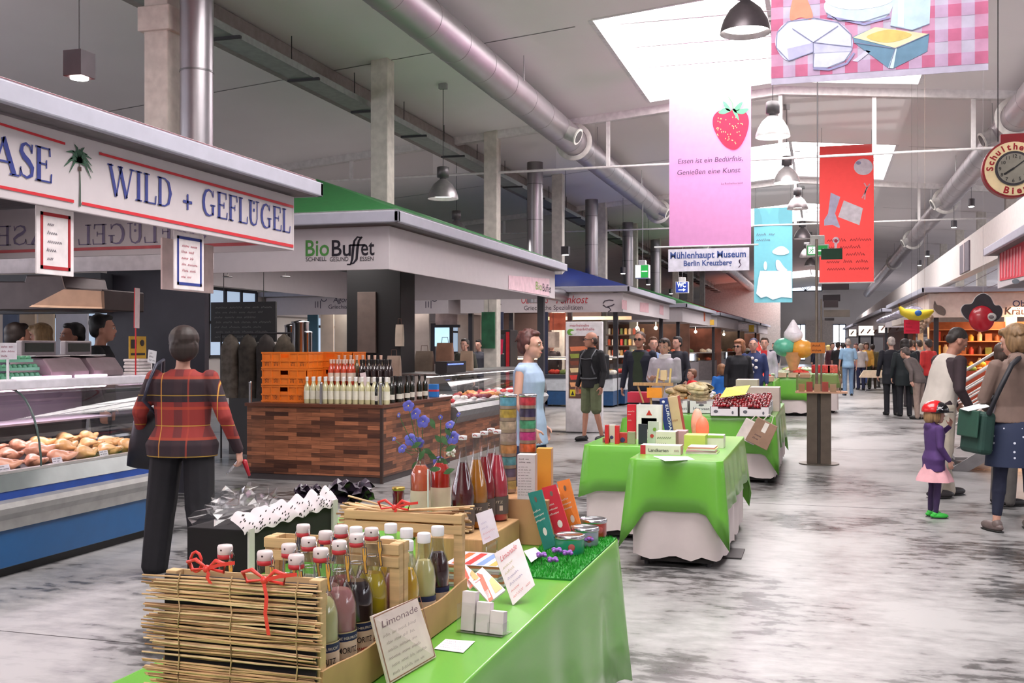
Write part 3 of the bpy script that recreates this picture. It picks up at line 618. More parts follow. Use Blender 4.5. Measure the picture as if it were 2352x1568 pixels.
def serif(b, s, size, o, r, u, width=None, mirror=False):
    tot = sum(SER[c][0] for c in s); kx = (width/tot) if width else size; r_ = V3(r)*(kx/size)
    x = 0
    for c in s:
        for pts, w in SER[c][1]:
            w2 = [q*size for q in w] if isinstance(w, list) else w*size
            b.pen([((x+p[0])*kx, p[1]*size) for p in pts], w2, o, r, u)
        x += SER[c][0]
NAVY = m((36, 52, 128), .5, noise=.03)
b = MB(NAVY); o = at(250, 447, x=xs); e = at(668, 535, x=xs); serif(b, 'WILD + GEFLÜGEL', .215, o, YY, UP, e.y-o.y)
o = at(-14, 400, x=xs); e = at(122, 418, x=xs); serif(b, 'ASE', .22, V3((o.x, o.y, at(60, 409, x=xs).z)), YY, UP, e.y-o.y); sub(st1, 'lettering', b)
b = MB(m((42, 84, 62), .6)); c0 = at(183, 372, x=xs)
for k in range(13):
    a = -.5+k*(pi+1)/12; L_ = .13+.02*math.sin(k*3); b.pen([(0, 0), (L_*.5*math.cos(a), L_*.5*math.sin(a)+.02), (L_*math.cos(a), L_*math.sin(a)-.03)], [.016, .02, .004], c0, YY, UP)
b.m((60, 78, 66)); e = at(184, 474, x=xs); b.pen([(0, 0), (.006, (e.z-c0.z)*.5), (e.y-c0.y, e.z-c0.z)], [.008, .012, .018], c0, YY, UP); b.m((70, 50, 40)); b.pen([(0, -.03), (0, -.06)], .03, c0+V3((.002, 0, 0)), YY, UP); sub(st1, 'palm_picture', b)
# the lettering of the end panel shows through from behind
b = MB(m((126, 116, 146), .8)); yb = 8.75-.036; o = at(476, 558, y=yb); e = at(178, 566, y=yb); serif(b, 'GEFLÜGEL', .2, V3((o.x, yb, o.z+.02)), (-1, 0, 0), UP, o.x-e.x)
o = at(70, 562, y=yb); e = at(-16, 565, y=yb); serif(b, 'ASE', .2, V3((at(118, 560, y=yb).x, yb, o.z)), (-1, 0, 0), UP, at(118, 560, y=yb).x-e.x); sub(st1, 'mirrored_lettering', b)
b = MB(m((190, 90, 96), .8)); a = at(0, 579, y=yb); c = at(560, 566, y=yb); b.box(-8.35, yb-.003, a.z-.01, FX-.05, yb, a.z+.02); sub(st1, 'faded_stripe', b)
# name on the green-roofed stall
yb = 11.155
b = MB(m((70, 130, 60), .5)); o = at(699, 588, y=yb); e = at(756, 588, y=yb); b.text('Bio', .27, o, XX, UP, .012, w=e.x-o.x)
b.m(m((26, 22, 34), .5)); o = at(759, 588, y=yb); e = at(806, 588, y=yb); b.text('Bu', .27, o, XX, UP, .012, w=e.x-o.x); 
o2 = at(828, 586, y=yb); e = at(860, 586, y=yb); b.text('et', .27, o2, XX, UP, .01, w=e.x-o2.x)
def pp(px, py): q = at(px, py, y=yb); return (q.x, q.z)
for dx_ in (0, 10):
    b.pen([pp(797+dx_*.8, 607-dx_*.2), pp(805+dx_*.7, 607-dx_*.3), pp(809+dx_, 595), pp(811+dx_, 570), pp(814+dx_, 553), pp(821+dx_, 544), pp(830+dx_*.2, 546)], [.014, .02, .03, .034, .028, .02, .018], (0, yb, 0), XX, UP)
b.pen([pp(803, 563), pp(838, 562)], .02, (0, yb, 0), XX, UP)
o = at(702, 600, y=yb); e = at(750, 600, y=yb); b.text('SCHNELL', .07, o, XX, UP, .0, w=e.x-o.x); o = at(757, 600, y=yb); e = at(800, 600, y=yb); b.text('GESUND', .07, o, XX, UP, 0, w=e.x-o.x); o = at(826, 599, y=yb); e = at(858, 599, y=yb); b.text('ESSEN', .07, o, XX, UP, 0, w=e.x-o.x)
sub(st2, 'lettering', b)
xb = -4.794
b = MB(m((222, 190, 200), .6)); b.add([at(*q, x=xb) for q in ((1168, 632), (1262, 640), (1262, 680), (1168, 664))], [(0, 1, 2, 3)]); sub(st2, 'pink_patch', b)
b = MB(m((120, 160, 70), .6)); o = at(1230, 664, x=xb+.003); e = at(1245, 664, x=xb+.003); b.text('Bio', .2, o, YY, UP, 0, w=e.y-o.y); b.m((60, 50, 70)); o = at(1246, 668, x=xb+.003); e = at(1266, 668, x=xb+.003); b.text('Buffet', .2, o, YY, UP, 0, w=e.y-o.y); sub(st2, 'side_lettering', b)
# Greek delicatessen
yb = 26.69
b = MB(m((190, 52, 62), .6)); o = at(1196, 697, y=yb); e = at(1258, 697, y=yb); b.text('OLYMPAS', .3, o, XX, UP, .0, w=e.x-o.x, shear=.1); o = at(1276, 697, y=yb); e = at(1349, 697, y=yb); b.text('Feinkost', .3, o, XX, UP, 0, w=e.x-o.x, shear=.2)
b.m((70, 60, 72)); o = at(1203, 712, y=yb); e = at(1338, 712, y=yb); b.text('Griechische Spezialitäten', .17, o, XX, UP, 0, w=e.x-o.x)
for px in (1125, 1385):
    for q in ([(0, 0), (6, 5), (14, 6), (18, 12), (12, 16)], [(0, -3), (4, -9), (14, -11), (24, -10)], [(10, 4), (20, 2), (26, -2)]): b.pen([pp_ for pp_ in [(at(px+x, 700+y, y=yb).x, at(px+x, 700+y, y=yb).z) for x, y in q]], .03, (0, yb, 0), XX, UP)
sub(st3, 'lettering', b)
xb = -4.944
b = MB(m((190, 150, 158), .7))
for px0, px1, dy in ((1428, 1440, 0), (1470, 1490, 6), (1515, 1524, 12)):
    b.add([at(*q, x=xb) for q in ((px0, 688+dy), (px1, 690+dy), (px1, 712+dy), (px0, 709+dy))], [(0, 1, 2, 3)])
sub(st3, 'faded_lettering', b)
yb = 26.69
b = MB(m((70, 66, 84), .7))
for px in (724, 978):
    for k, (x, y0, y1) in enumerate(((0, 692, 707), (6, 692, 706), (12, 690, 708))): b.pen([(at(px+x, y, y=yb).x, at(px+x, y, y=yb).z) for y in (y0, y1)], .022, (0, yb, 0), XX, UP)
    b.pen([(at(px+20+6*math.cos(a), 686-6*math.sin(a), y=yb).x, at(px+20+6*math.cos(a), 686-6*math.sin(a), y=yb).z) for a in [pi+pi*i/6 for i in range(7)]], .022, (0, yb, 0), XX, UP)
o = at(765, 694, y=yb); b.text('Agora', .22, o, XX, UP, 0, shear=.2); o = at(754, 709, y=yb); b.text('Griechische Spezialitäten', .17, o, XX, UP, 0)
o = at(926, 699, y=yb); 
sub(st3b, 'lettering', b)
# far sign panels
for i, (px0, px1, py0, py1, c, Y, w) in enumerate(((1555, 1620, 712, 738, (200, 110, 84), 44, 'orange-brown sign board hanging in the far left row'), (1534, 1554, 712, 735, (120, 36, 40), 43, 'dark red board beside the orange-brown sign'), (1622, 1640, 734, 746, (226, 180, 70), 46, 'small yellow sign right of the orange-brown board'), (1720, 1732, 746, 762, (228, 190, 60), 60, 'yellow sign with a red dot in the far left row'), (1692, 1718, 744, 756, (216, 206, 210), 58, 'white price board beside the far yellow sign'))):
    a = at(px0, py1, y=Y); c_ = at(px1, py0, y=Y); b = MB(c); b.box(a.x, Y-.02, a.z, c_.x, Y+.02, c_.z)
    b.m((120, 60, 40)); b.scrawl((a.x+.05, Y-.024, a.z), XX, UP, c_.x-a.x-.1, c_.z-a.z, 1, .04, i); tag(b.build('sign_board'), w, 'sign')
# ---------------- right-hand row ----------------
WHW = m((222, 214, 212), .7, noise=.04)
r1 = canopy('grey canopy of the nearest right-hand stall with a red sign', 2.85, 6.6, 4, 19.4, (160, 158, 160), zb=2.55, zs=3.12, rise=.1, posts=[(6.4, 19)])
r2 = canopy('grey canopy of the fruit and herb stall in the right-hand row', 2.76, 9.5, 30.4, 43, (160, 158, 160), zb=2.35, zs=3.02, rise=.1, posts=[(3, 42), (2.96, 30.6)], fcol=m((246, 236, 230), .6, trans=.45), dx=-.2)
r3 = canopy('grey canopy of the far right-hand stall with lit photo panels', 2.5, 9, 46, 70, (160, 158, 160), zb=2.35, zs=3.0, rise=.1, dx=-.45, posts=[(2.55, 46.5), (2.4, 56)])
r4 = canopy('grey canopy of the last right-hand stall near the end wall', 2.1, 8, 72, 92, (160, 158, 160), zb=2.3, zs=2.95, rise=.1, dx=-.3, posts=[(2.3, 72.4)])
b = MB(WHW); b.add([(3.44, 8, 3.32), (3.44, 8, 4.2), (2.75, 94, 4.0), (2.75, 94, 3.3), (3.7, 8, 3.32), (3.7, 8, 4.2), (3.0, 94, 4.0), (3.0, 94, 3.3)], [(0, 3, 2, 1), (4, 5, 6, 7), (0, 1, 5, 4), (1, 2, 6, 5), (2, 3, 7, 6), (3, 0, 4, 7)])
pr = tag(b.build('gallery_parapet'), 'long white parapet wall above the right-hand stall canopies', 'wall')
b = MB(m((120, 112, 124), .6)); a = at(2206, 640, x=3.28); c = at(2227, 562, x=3.28); ys = sorted((a.y, c.y)); b.box(3.26, ys[0], 3.35, 3.36, ys[1], 4.05); b.m((190, 176, 180)); b.box(3.25, sum(ys)/2-.12, 3.35, 3.36, sum(ys)/2+.05, 4.05); b.build('louvre', pr)
b = MB(m((90, 70, 80), .7))
for q in ([(2205, 661), (2292, 616)], [(2268, 661), (2293, 651)]):
    b.add([at(q[0][0], q[0][1], x=3.27), at(q[1][0], q[1][1], x=3.27), at(q[1][0], q[1][1]+1.5, x=3.27), at(q[0][0], q[0][1]+1.5, x=3.27)], [(0, 1, 2, 3)])
b.build('seam', pr)
xb = 2.84
b = MB(m((204, 60, 76), .6)); q = [(2296, 576), (2360, 548), (2360, 632), (2296, 645)]; b.add([at(*p, x=xb) for p in q], [(0, 1, 2, 3)]); b.m((232, 150, 160))
for k in range(7):
    px = 2300+k*7; b.add([at(*p, x=xb-.004) for p in ((px, 578-k*2), (px+3, 577-k*2), (px+2, 636-k), (px, 640-k))], [(0, 1, 2, 3)])
b.m((80, 90, 100)); b.add([at(*p, x=xb-.004) for p in oval(2333, 646, 9, 6, 10)], [tuple(range(10))]); b.build('red_sign', r1, world=True)
yb = 30.39
b = MB(m((70, 70, 110), .6)); o = at(2325, 704, y=yb); b.text('Obst', .24, o, XX, UP, .01); b.m((70, 44, 50)); o = at(2306, 722, y=yb); b.text('Kräuter', .27, o, XX, UP, .02, shear=.1)
b.m((110, 96, 90)); c = [(2147, 690), (2152, 700), (2162, 702), (2172, 712), (2170, 724), (2158, 722), (2150, 716), (2144, 706)]; b.add([at(*p, y=yb) for p in smooth(c, 3)], [tuple(range(24))])
b.build('lettering', r2, world=True)
for k, (px0, px1, py0, py1) in enumerate(((1950, 1967, 756, 772), (1972, 2008, 748, 770), (2018, 2040, 748, 764))):
    Y = [62, 54, 46.5][k]; a = at(px0, py1, y=Y); c = at(px1, py0, y=Y); t = thing('lit_photo_panel', 'backlit food photo panel on the far right-hand stall, %s' % ['narrow and farthest', 'widest one', 'nearest the pole'][k], 'sign', ((a.x+c.x)/2, Y, a.z), group='backlit photo panels')
    b = MB(DARK); b.box(a.x-.03, Y-.02, a.z-.03, c.x+.03, Y+.06, c.z+.03); b.build('frame', t, world=True); b = MB(m((255, 238, 226), .5, noise=.2, scale=3, emit=1.3)); b.box(a.x, Y-.03, a.z, c.x, Y-.02, c.z); b.build('picture', t, world=True)
    b = MB((120, 90, 80))
    for j in range(3): b.pen([(.1+j*.3, .1), (.25+j*.3, .3)], .06, (a.x, Y-.035, a.z), XX, UP)
    b.build('motif', t, world=True)
# ---------------- people ----------------
SKIN = m((198, 150, 132), .55, noise=.05); SKIN2 = m((180, 128, 108), .55, noise=.05)
def lerp(a, b, t): return V3(a)+(V3(b)-V3(a))*t
def hand(b, w, d, nrm, side, curl=.5, s=1.0):
    "palm, four jointed fingers of unequal length and a thumb; d points from wrist to knuckles, nrm out of the palm"
    d = V3(d).normalized(); nrm = V3(nrm); nrm = (nrm-d*nrm.dot(d)).normalized(); a = d.cross(nrm)*side
    w = V3(w); k = w+d*.085*s
    rg = []
    for t, wd, th in ((0, .026, .02), (.03, .034, .018), (.065, .042, .015), (.09, .041, .012)):
        c = w+d*t*s; rg.append([c+a*math.cos(q)*wd*s+nrm*math.sin(q)*th*s for q in [2*pi*i/10 for i in range(10)]])
    b.loft(rg)
    for i, (o, L_) in enumerate(((.031, .068), (.0105, .077), (-.0105, .071), (-.031, .055))):
        p = k+a*o*s; dd = (d+a*o*2).normalized(); ang = 0; r = .0098
        for j, f in enumerate((.46, .3, .24)):
            ang += curl*(.5 if j == 0 else 1.0)*(1+.12*i); q = dd*math.cos(ang)+nrm*math.sin(ang); n_ = p+q*L_*f*s
            b.cap(p, n_, r*s, r*.88*s, 8); p = n_; r *= .88
    p = w+d*.025*s+a*.028*s; q = (d*.55+a*.75+nrm*.35).normalized(); n_ = p+q*.04*s; b.cap(p-q*.012*s, n_, .0145*s, .0115*s, 8)
    q = (d*.85+a*.25+nrm*(.3+curl*.4)).normalized(); b.cap(n_, n_+q*.032*s, .0115*s, .0095*s, 8)
class Fig: pass
def person(label, x, y, face, H=1.75, skin=None, hair=('short', (50, 36, 30)), top=((90, 90, 100), 1.0, .9), low=('trousers', (40, 42, 54)), shoe=(30, 28, 30), la=None, ra=None,
           ll=None, rl=None, lean=0, hy=0, hp=0, wd=1.0, vox=.012, fem=False, topn='jacket', lown=None, group=None, child=False, pattern=None, curl=.45, bald=0, feet=0, hands=True, headk=1.09, neckm=None):
    """face: heading in degrees, 0 looks towards +y, 90 towards -x. la/ra: (elbow, wrist, hand direction, palm normal) in body space for a 1.75 m figure
    (x to the figure's right, y forward). top: (colour, sleeve length, hem height)."""
    t = thing('person', label, 'person', (x, y, 0), math.radians(face), group)
    k = H/1.75; sk = skin or SKIN
    Lr = Matrix.Rotation(lean, 4, 'X'); PV = V3((0, 0, .96))
    def J(p): p = V3(p); return (PV+(Lr @ (p-PV)) if p.z > .96 else p)*k
    def Jd(p): return V3(Lr @ V3(p)) if lean else V3(p)
    hw = (.165 if fem else .185)*wd
    def torso(b, g, z0=.9, z1=1.5, flare=0, secs=None):
        S = secs or [(.84, .155*wd, .115, -.01), (.93, (.178 if fem else .165)*wd, .122, -.012), (1.06, (.138 if fem else .148)*wd, .105, 0), (1.18, .152*wd, .112, .0), (1.30, (.165 if fem else .178)*wd, .118 if not fem else .122, .005),
                     (1.38, (.172 if fem else .188)*wd, .105, -.005), (1.425, .135*wd, .085, -.01), (1.455, .085, .07, -.01), (1.49, .056, .058, 0)]
        out = []
        def sec(z):
            for a, c in zip(S, S[1:]):
                if a[0] <= z <= c[0]: f = (z-a[0])/(c[0]-a[0]); return [a[i]+(c[i]-a[i])*f for i in range(4)]
            return list(S[0]) if z < S[0][0] else list(S[-1])
        zs = sorted({z0, z1} | {s_[0] for s_ in S if z0 < s_[0] < z1})
        for z in zs:
            _, rx, ry, cy = sec(z)
            f = flare*max(0, (1.1-z))
            out.append([J((math.cos(q)*(rx+g+f), cy+math.sin(q)*(ry+g+f), z)) for q in [2*pi*i/20 for i in range(20)]])
        b.loft(out)
    lim = {}
    for s, A in ((-1, la), (1, ra)):
        A = A or ((s*(hw+.055), -.03, 1.13), (s*(hw+.07), .05, .89), (0, .1, -1), (-s, 0, 0))
        sh = (s*(hw-.0), -.01, 1.40); lim[s] = (J(sh), J(A[0]), J(A[1]), Jd(A[2] if len(A) > 2 else V3(A[1])-V3(A[0])), Jd(A[3] if len(A) > 3 else (-s, 0, 0)))
    leg = {}
    for s, A in ((-1, ll), (1, rl)):
        A = A or ((s*.095, .01, .49), (s*.1, -.02, .085)); leg[s] = (V3((s*.092*wd, 0, .9))*k, V3(A[0])*k, V3(A[1])*k)
    # skin body, one continuous surface
    b = MB(sk); torso(b, -.012, .86, 1.49); b.cap(J((0, -.012, 1.44)), J((0, .012, 1.565)), .056*k, .05*k)
    hc = J((0, .02, 1.62)); HR = Matrix.Translation(hc) @ Matrix.Rotation(hy, 4, 'Z') @ Matrix.Rotation(hp+lean*.6, 4, 'X') @ Matrix.Scale(k*headk, 4)
    def head(bb, items):
        M0 = bb.M; bb.M = HR
        for c, r in items: bb.ell(c, r, 14, 10)
        bb.M = M0
    head(b, [((0, -.012, .035), (.074, .094, .088)), ((0, .02, -.03), (.06, .07, .075)), ((0, .052, -.075), (.034, .036, .03)), ((0, .045, .02), (.058, .05, .05)),
             ((.077, -.005, -.008), (.011, .02, .03)), ((-.077, -.005, -.008), (.011, .02, .03)), ((0, .098, -.018), (.013, .018, .016)), ((0, .09, .005), (.009, .014, .026)),
             ((0, .083, -.052), (.024, .012, .007)), ((0, .082, -.062), (.02, .012, .007)), ((.027, .082, .028), (.02, .01, .008)), ((-.027, .082, .028), (.02, .01, .008))])
    for s in (-1, 1):
        sh, el, wr, hd, pn = lim[s]; b.cap(sh, el, .045*k, .037*k); b.cap(el, wr, .037*k, .025*k)
        if hands: hand(b, wr, hd, pn, s, curl, k*(1 if not child else 1.05))
        hp_, kn, an = leg[s]; b.cap(hp_, kn, .078*k, .05*k); b.cap(kn, lerp(kn, an, .3), .047*k, .052*k); b.cap(lerp(kn, an, .3), an, .05*k, .032*k)
    body = skin_obj('body', b, vox, t, sk, 2 if vox < .01 else 1)
    # eyes and mouth
    if vox < .02:
        for s in (-1, 1):
            e = MB(m((226, 222, 220), .3)); e.M = HR; e.ell((s*.029, .086, .008), (.0125, .008, .006), 8, 6); e.m(m((40, 28, 24), .3)); e.ell((s*.029, .0925, .008), (.0055, .0035, .0055), 8, 6); e.build('eye', body)
            e = MB(m((60, 40, 34))); e.M = HR; e.tube([(s*.014, .094, .028), (s*.03, .093, .033), (s*.046, .082, .028)], .003, 5); e.build('eyebrow', body)
        e = MB(m((170, 88, 84))); e.M = HR; e.ell((0, .093, -.057), (.022, .006, .0045), 10, 6); e.build('lips', body)
    # hair
    hs, hc_ = hair
    if hs != 'none':
        b = MB(m(hc_, .55, noise=.35, scale=60, stretch=(1, 1, .15)))
        if hs == 'short': it = [((0, -.03, .055), (.083, .092, .08)), ((0, -.062, .0), (.076, .055, .075)), ((0, .035, .098), (.055, .045, .03)), ((.07, -.02, .03), (.018, .045, .04)), ((-.07, -.02, .03), (.018, .045, .04))]
        elif hs == 'bob': it = [((0, -.03, .06), (.094, .1, .086)), ((0, -.07, -.02), (.09, .065, .1)), ((.072, -.015, -.01), (.026, .05, .085)), ((-.072, -.015, -.01), (.026, .05, .085)), ((0, .05, .092), (.066, .05, .034))]
        elif hs == 'long': it = [((0, -.03, .06), (.09, .098, .084)), ((0, -.075, -.06), (.085, .055, .15)), ((0, -.085, -.16), (.075, .045, .12)), ((.07, -.02, -.03), (.022, .04, .1)), ((-.07, -.02, -.03), (.022, .04, .1)), ((0, .05, .09), (.06, .045, .03))]
        elif hs == 'bald': it = [((.066, -.03, .0), (.02, .05, .05)), ((-.066, -.03, .0), (.02, .05, .05)), ((0, -.075, .0), (.062, .032, .06))]
        elif hs == 'crop': it = [((0, -.022, .047), (.077, .095, .084)), ((0, -.06, .0), (.072, .045, .06))]
        elif hs == 'curly': it = [((.09*math.cos(a)*math.cos(e), -.03+.1*math.sin(a)*math.cos(e), .05+.09*math.sin(e)), (.034, .034, .034)) for a in [i*.62 for i in range(10)] for e in (-.5, .15, .75, 1.3) if not (math.sin(a)*math.cos(e) > .45 and e < .6)]+[((0, -.04, .04), (.09, .09, .09))]
        elif hs == 'fluffy': it = [((0, -.034, .064), (.1, .106, .094)), ((0, -.075, .0), (.096, .062, .09)), ((.075, -.02, .01), (.02, .05, .05)), ((-.075, -.02, .01), (.02, .05, .05)), ((0, .045, .1), (.06, .045, .03))]
        elif hs == 'bun': it = [((0, -.03, .05), (.082, .092, .078)), ((0, -.11, .04), (.04, .04, .04)), ((0, -.06, 0), (.074, .05, .07))]
        head(b, it)
        if hs in ('bob', 'curly', 'short', 'fluffy') and vox < .01:
            M0 = b.M; b.M = HR; q = random.Random(3)
            for i in range(60):
                a = q.uniform(0, 2*pi); e = q.uniform(.1, 1.4)
                if math.sin(a) > .6 and e < .9: continue
                p = V3((.088*math.cos(a)*math.cos(e), -.03+.098*math.sin(a)*math.cos(e), .05+.09*math.sin(e))); b.cap(p*.96, p+V3((p.x*.12, (p.y)*.12, -.03)), .014, .006, 6)
            b.M = M0
        skin_obj('hair', b, vox*.9, t, b.mats[0], 1)
    # lower garment
    kind, lc = low[0], low[1]; lm = m(lc, .8, noise=.12, scale=14, bump=.3) if isinstance(lc, tuple) else lc
    if kind:
        b = MB(lm); torso(b, .008, .86, 1.03)
        for s in (-1, 1):
            hp_, kn, an = leg[s]
            if kind == 'shorts': q = lerp(hp_, kn, .95); b.cap(hp_, q, .098*k*wd, .088*k)
            elif kind == 'leggings': b.cap(hp_, kn, .088*k, .06*k); b.cap(kn, lerp(kn, an, .35), .058*k, .062*k); b.cap(lerp(kn, an, .35), lerp(kn, an, low[2] if len(low) > 2 else .95), .06*k, .042*k)
            else:
                g = low[2] if len(low) > 2 else 1.0; b.cap(hp_, kn, .096*k*wd, .07*k*g); b.cap(kn, an+V3((0, 0, -.03*k)), .07*k*g, .062*k*g)
        skin_obj(lown or kind, b, max(vox, .01), t, lm, 2)
    # upper garment
    if top:
        tc, sl, hem = top[:3]; tm = m(tc, .8, noise=.1, scale=10, bump=.3) if isinstance(tc, tuple) else tc; fl = top[3] if len(top) > 3 else .05
        b = MB(tm); torso(b, .017, hem, 1.47, fl)
        for s in (-1, 1):
            sh, el, wr, hd, pn = lim[s]
            if sl <= 0: b.cap(sh+V3((-s*.03, 0, 0)), sh+V3((-s*.01, 0, -.0)), .06*k, .055*k)
            else:
                b.cap(sh+V3((-s*.004, 0, 0)), lerp(sh, el, min(1, sl*2)), .07*k, .057*k)
                if sl > .5: b.cap(el, lerp(el, wr, (sl-.5)*2*.96), .054*k, .042*k)
        if len(top) > 4 and top[4] == 'hood': b.ell(J((0, -.09, 1.44)), (.12*k, .06*k, .075*k)); b.ell(J((0, -.05, 1.49)), (.09*k, .06*k, .04*k))
        if len(top) > 4 and top[4] == 'collar': b.loft([[J((math.cos(q)*.068, -.005+math.sin(q)*.072, z)) for q in [2*pi*i/14 for i in range(14)]] for z in (1.43, 1.51)])
        skin_obj(topn, b, max(vox, .009), t, tm, 2)
    for s in (-1, 1):
        an = leg[s][2]
        if shoe:
            b = MB(m(shoe, .5)); b.at(an+V3((0, 0, -an.z)), rz=(-s*.15)); zz = max(an.z/k-.085, 0)*k
            b.M = Matrix.Translation((an.x, an.y, zz)) @ Matrix.Rotation(-s*.15+feet, 4, 'Z'); b.ell((0, .055*k, .042*k), (.046*k, .14*k, .046*k), 14, 10, zmin=-.042*k); b.ell((0, -.01*k, .06*k), (.042*k, .05*k, .05*k), 12, 8)
            so = b.build('shoe', t); b2 = MB(m((24, 22, 24) if sum(shoe) > 60 else (60, 58, 60))); b2.M = b.M; b2.ell((0, .055*k, .008*k), (.049*k, .144*k, .012*k), 14, 4, zmin=-.008*k); b2.build('sole', so)
    return t, J, HR, lim, k
def plaid():
    ma = m((150, 60, 48), .85, noise=.01, scale=3.3); nt = ma.node_tree; L = nt.links; bs = nt.nodes['Principled BSDF']
    tc = nt.nodes.new('ShaderNodeTexCoord'); sp = nt.nodes.new('ShaderNodeSeparateXYZ'); L.new(tc.outputs['Object'], sp.inputs[0])
    def band(out, k, w, ph):
        a = nt.nodes.new('ShaderNodeMath'); a.operation = 'MULTIPLY_ADD'; a.inputs[1].default_value = k; a.inputs[2].default_value = ph; L.new(out, a.inputs[0])
        f = nt.nodes.new('ShaderNodeMath'); f.operation = 'FRACT'; L.new(a.outputs[0], f.inputs[0])
        c = nt.nodes.new('ShaderNodeMath'); c.operation = 'LESS_THAN'; c.inputs[1].default_value = w; L.new(f.outputs[0], c.inputs[0]); return c.outputs[0]
    def mix(fac, c0, c1, k=1):
        x = nt.nodes.new('ShaderNodeMix'); x.data_type = 'RGBA'; mm = nt.nodes.new('ShaderNodeMath'); mm.operation = 'MULTIPLY'; mm.inputs[1].default_value = k; L.new(fac, mm.inputs[0]); L.new(mm.outputs[0], x.inputs[0])
        if isinstance(c0, tuple): x.inputs[6].default_value = [lin(v) for v in c0]+[1]
        else: L.new(c0, x.inputs[6])
        x.inputs[7].default_value = [lin(v) for v in c1]+[1]; return x.outputs[2]
    z, x = sp.outputs[2], sp.outputs[0]
    c = mix(band(z, 2.4, .42, .15), (138, 46, 42), (46, 32, 40)); c = mix(band(x, 5.2, .3, .1), c, (60, 40, 46), .55); c = mix(band(x, 5.2, .06, .62), c, (160, 60, 44), .6)
    c = mix(band(z, 4.8, .09, .55), c, (176, 68, 44), .7); c = mix(band(z, 4.8, .03, .1), c, (196, 160, 60), .7); c = mix(band(x, 2.6, .014, .3), c, (200, 165, 70), .8)
    L.new(c, bs.inputs['Base Color']); return ma
def shoulder_bag(t, J, k, c, w, h, d, col, strap=None, rz=0, label=None, nm='shoulder_bag'):
    pass
# woman in the plaid jacket at the poultry counter
t, J, HR, lim, k = person('woman in a red plaid jacket at the poultry counter, seen from behind', -4.27, 6.32, 14, 1.68, hair=('fluffy', (40, 27, 24)), top=(plaid(), 1.0, .84, .16), low=('trousers', (20, 19, 26), 1.6), shoe=(24, 22, 26),
    ra=((.32, -.05, 1.13), (.385, .07, .88), (.1, .15, -1), (-1, .2, 0)), la=((-.31, -.02, 1.16), (-.37, .16, .985), (-.2, .6, -.6), (1, 0, 0)), ll=((-.16, .0, .48), (-.2, -.02, .085)), rl=((.13, -.02, .49), (.2, -.1, .09)),
    wd=1.26, vox=.008, fem=True, hy=.35, curl=.7)
tr = lim[1][2]; b = MB(m((150, 20, 36), .35)); p = tr+V3((.03, .05, -.09)); b.cap(p, p+V3((.03, 0, -.09)), .02, .012, 8); Mw = Matrix.Translation((-4.27, 6.32, 0)) @ Matrix.Rotation(math.radians(14), 4, 'Z')
def heldobj(b, name, label, cat, M_): b.v = [M_ @ v for v in b.v]; return tag(b.build(name), label, cat)
b.m(CHROME)
for i in range(4): b.tube([p+V3((-.03, 0, .03)), p+V3((-.07-.02*i, .02, -.02-.02*i)), p+V3((-.1-.012*i, .02, -.06-.012*i))], .004, 5)
heldobj(b, 'key_bunch', 'red tagged bunch of keys in the plaid-jacketed woman\'s right hand', 'keys', Mw)
bt = thing('handbag', 'black shoulder bag under the plaid-jacketed woman\'s left arm', 'bag', (-4.27, 6.32, 0), math.radians(14))
b = MB(m((26, 26, 34), .32, noise=.2, bump=.4)); b.M = Matrix.Translation((-.27, .13, .9)) @ Matrix.Rotation(.12, 4, 'Y')
rg = []
for z, hx, hy_ in ((-.2, .115, .05), (-.19, .15, .075), (-.05, .15, .085), (.12, .14, .07), (.2, .12, .05), (.215, .1, .03)):
    rg.append([(math.copysign(abs(math.cos(q))**.5, math.cos(q))*hx, math.copysign(abs(math.sin(q))**.5, math.sin(q))*hy_, z) for q in [2*pi*i/20 for i in range(20)]])
b.loft(rg); b.build('bag_body', bt)
b = MB(m((64, 66, 84), .4)); b.tube([(-.2, .06, 1.08), (-.24, -.1, 1.2), (-.19, -.135, 1.32), (-.16, -.08, 1.44), (-.15, .03, 1.475), (-.19, .12, 1.33), (-.26, .2, 1.08)], .013, 6); b.build('strap', bt)
# woman in the light blue sleeveless top
person('woman in a light blue sleeveless top walking to the right', -2.46, 8.78, -96, 1.70, hair=('short', (78, 40, 36)), top=((158, 178, 206), 0, .74, .14), low=('trousers', (44, 62, 104), .95), shoe=(60, 50, 50),
    ra=((.23, -.02, 1.12), (.25, .14, .9), (0, .3, -1), (-1, 0, 0)), la=((-.23, -.03, 1.12), (-.24, .06, .89), (0, .2, -1), (1, 0, 0)), ll=((-.09, .1, .5), (-.09, .12, .085)), rl=((.09, -.02, .5), (.09, -.2, .1)), wd=1.08, vox=.008, fem=True, topn='sleeveless_top', lown='jeans')
# man in black jacket and green shorts
t, J, HR, lim, k = person('man in a black jacket and olive shorts with a chest harness', -3.66, 16.9, 150, 1.80, skin=SKIN2, hair=('bald', (70, 58, 52)), top=((24, 24, 30), 1.0, .86, .02, 'collar'), low=('shorts', (96, 104, 76)), shoe=(22, 22, 26), vox=.01, hy=-.5,
    ll=((-.13, .03, .5), (-.17, -.06, .1)), rl=((.12, .0, .5), (.14, .02, .085)), wd=1.02)
b = MB(m((84, 86, 92), .5)); 
for s in (-1, 1): b.tube([J((s*.11, -.09, 1.44)), J((s*.115, .02, 1.47)), J((s*.12, .125, 1.36)), J((s*.125, .135, 1.2)), J((s*.15, .09, 1.08))], .014, 6)
b.tube([J((-.12, .14, 1.33)), J((0, .15, 1.32)), J((.12, .14, 1.33))], .01, 6); b.tube([J((-.17, .06, 1.02)), J((-.1, .135, 1.01)), J((.1, .135, 1.01)), J((.17, .06, 1.02))], .016, 6); b.build('harness', t)
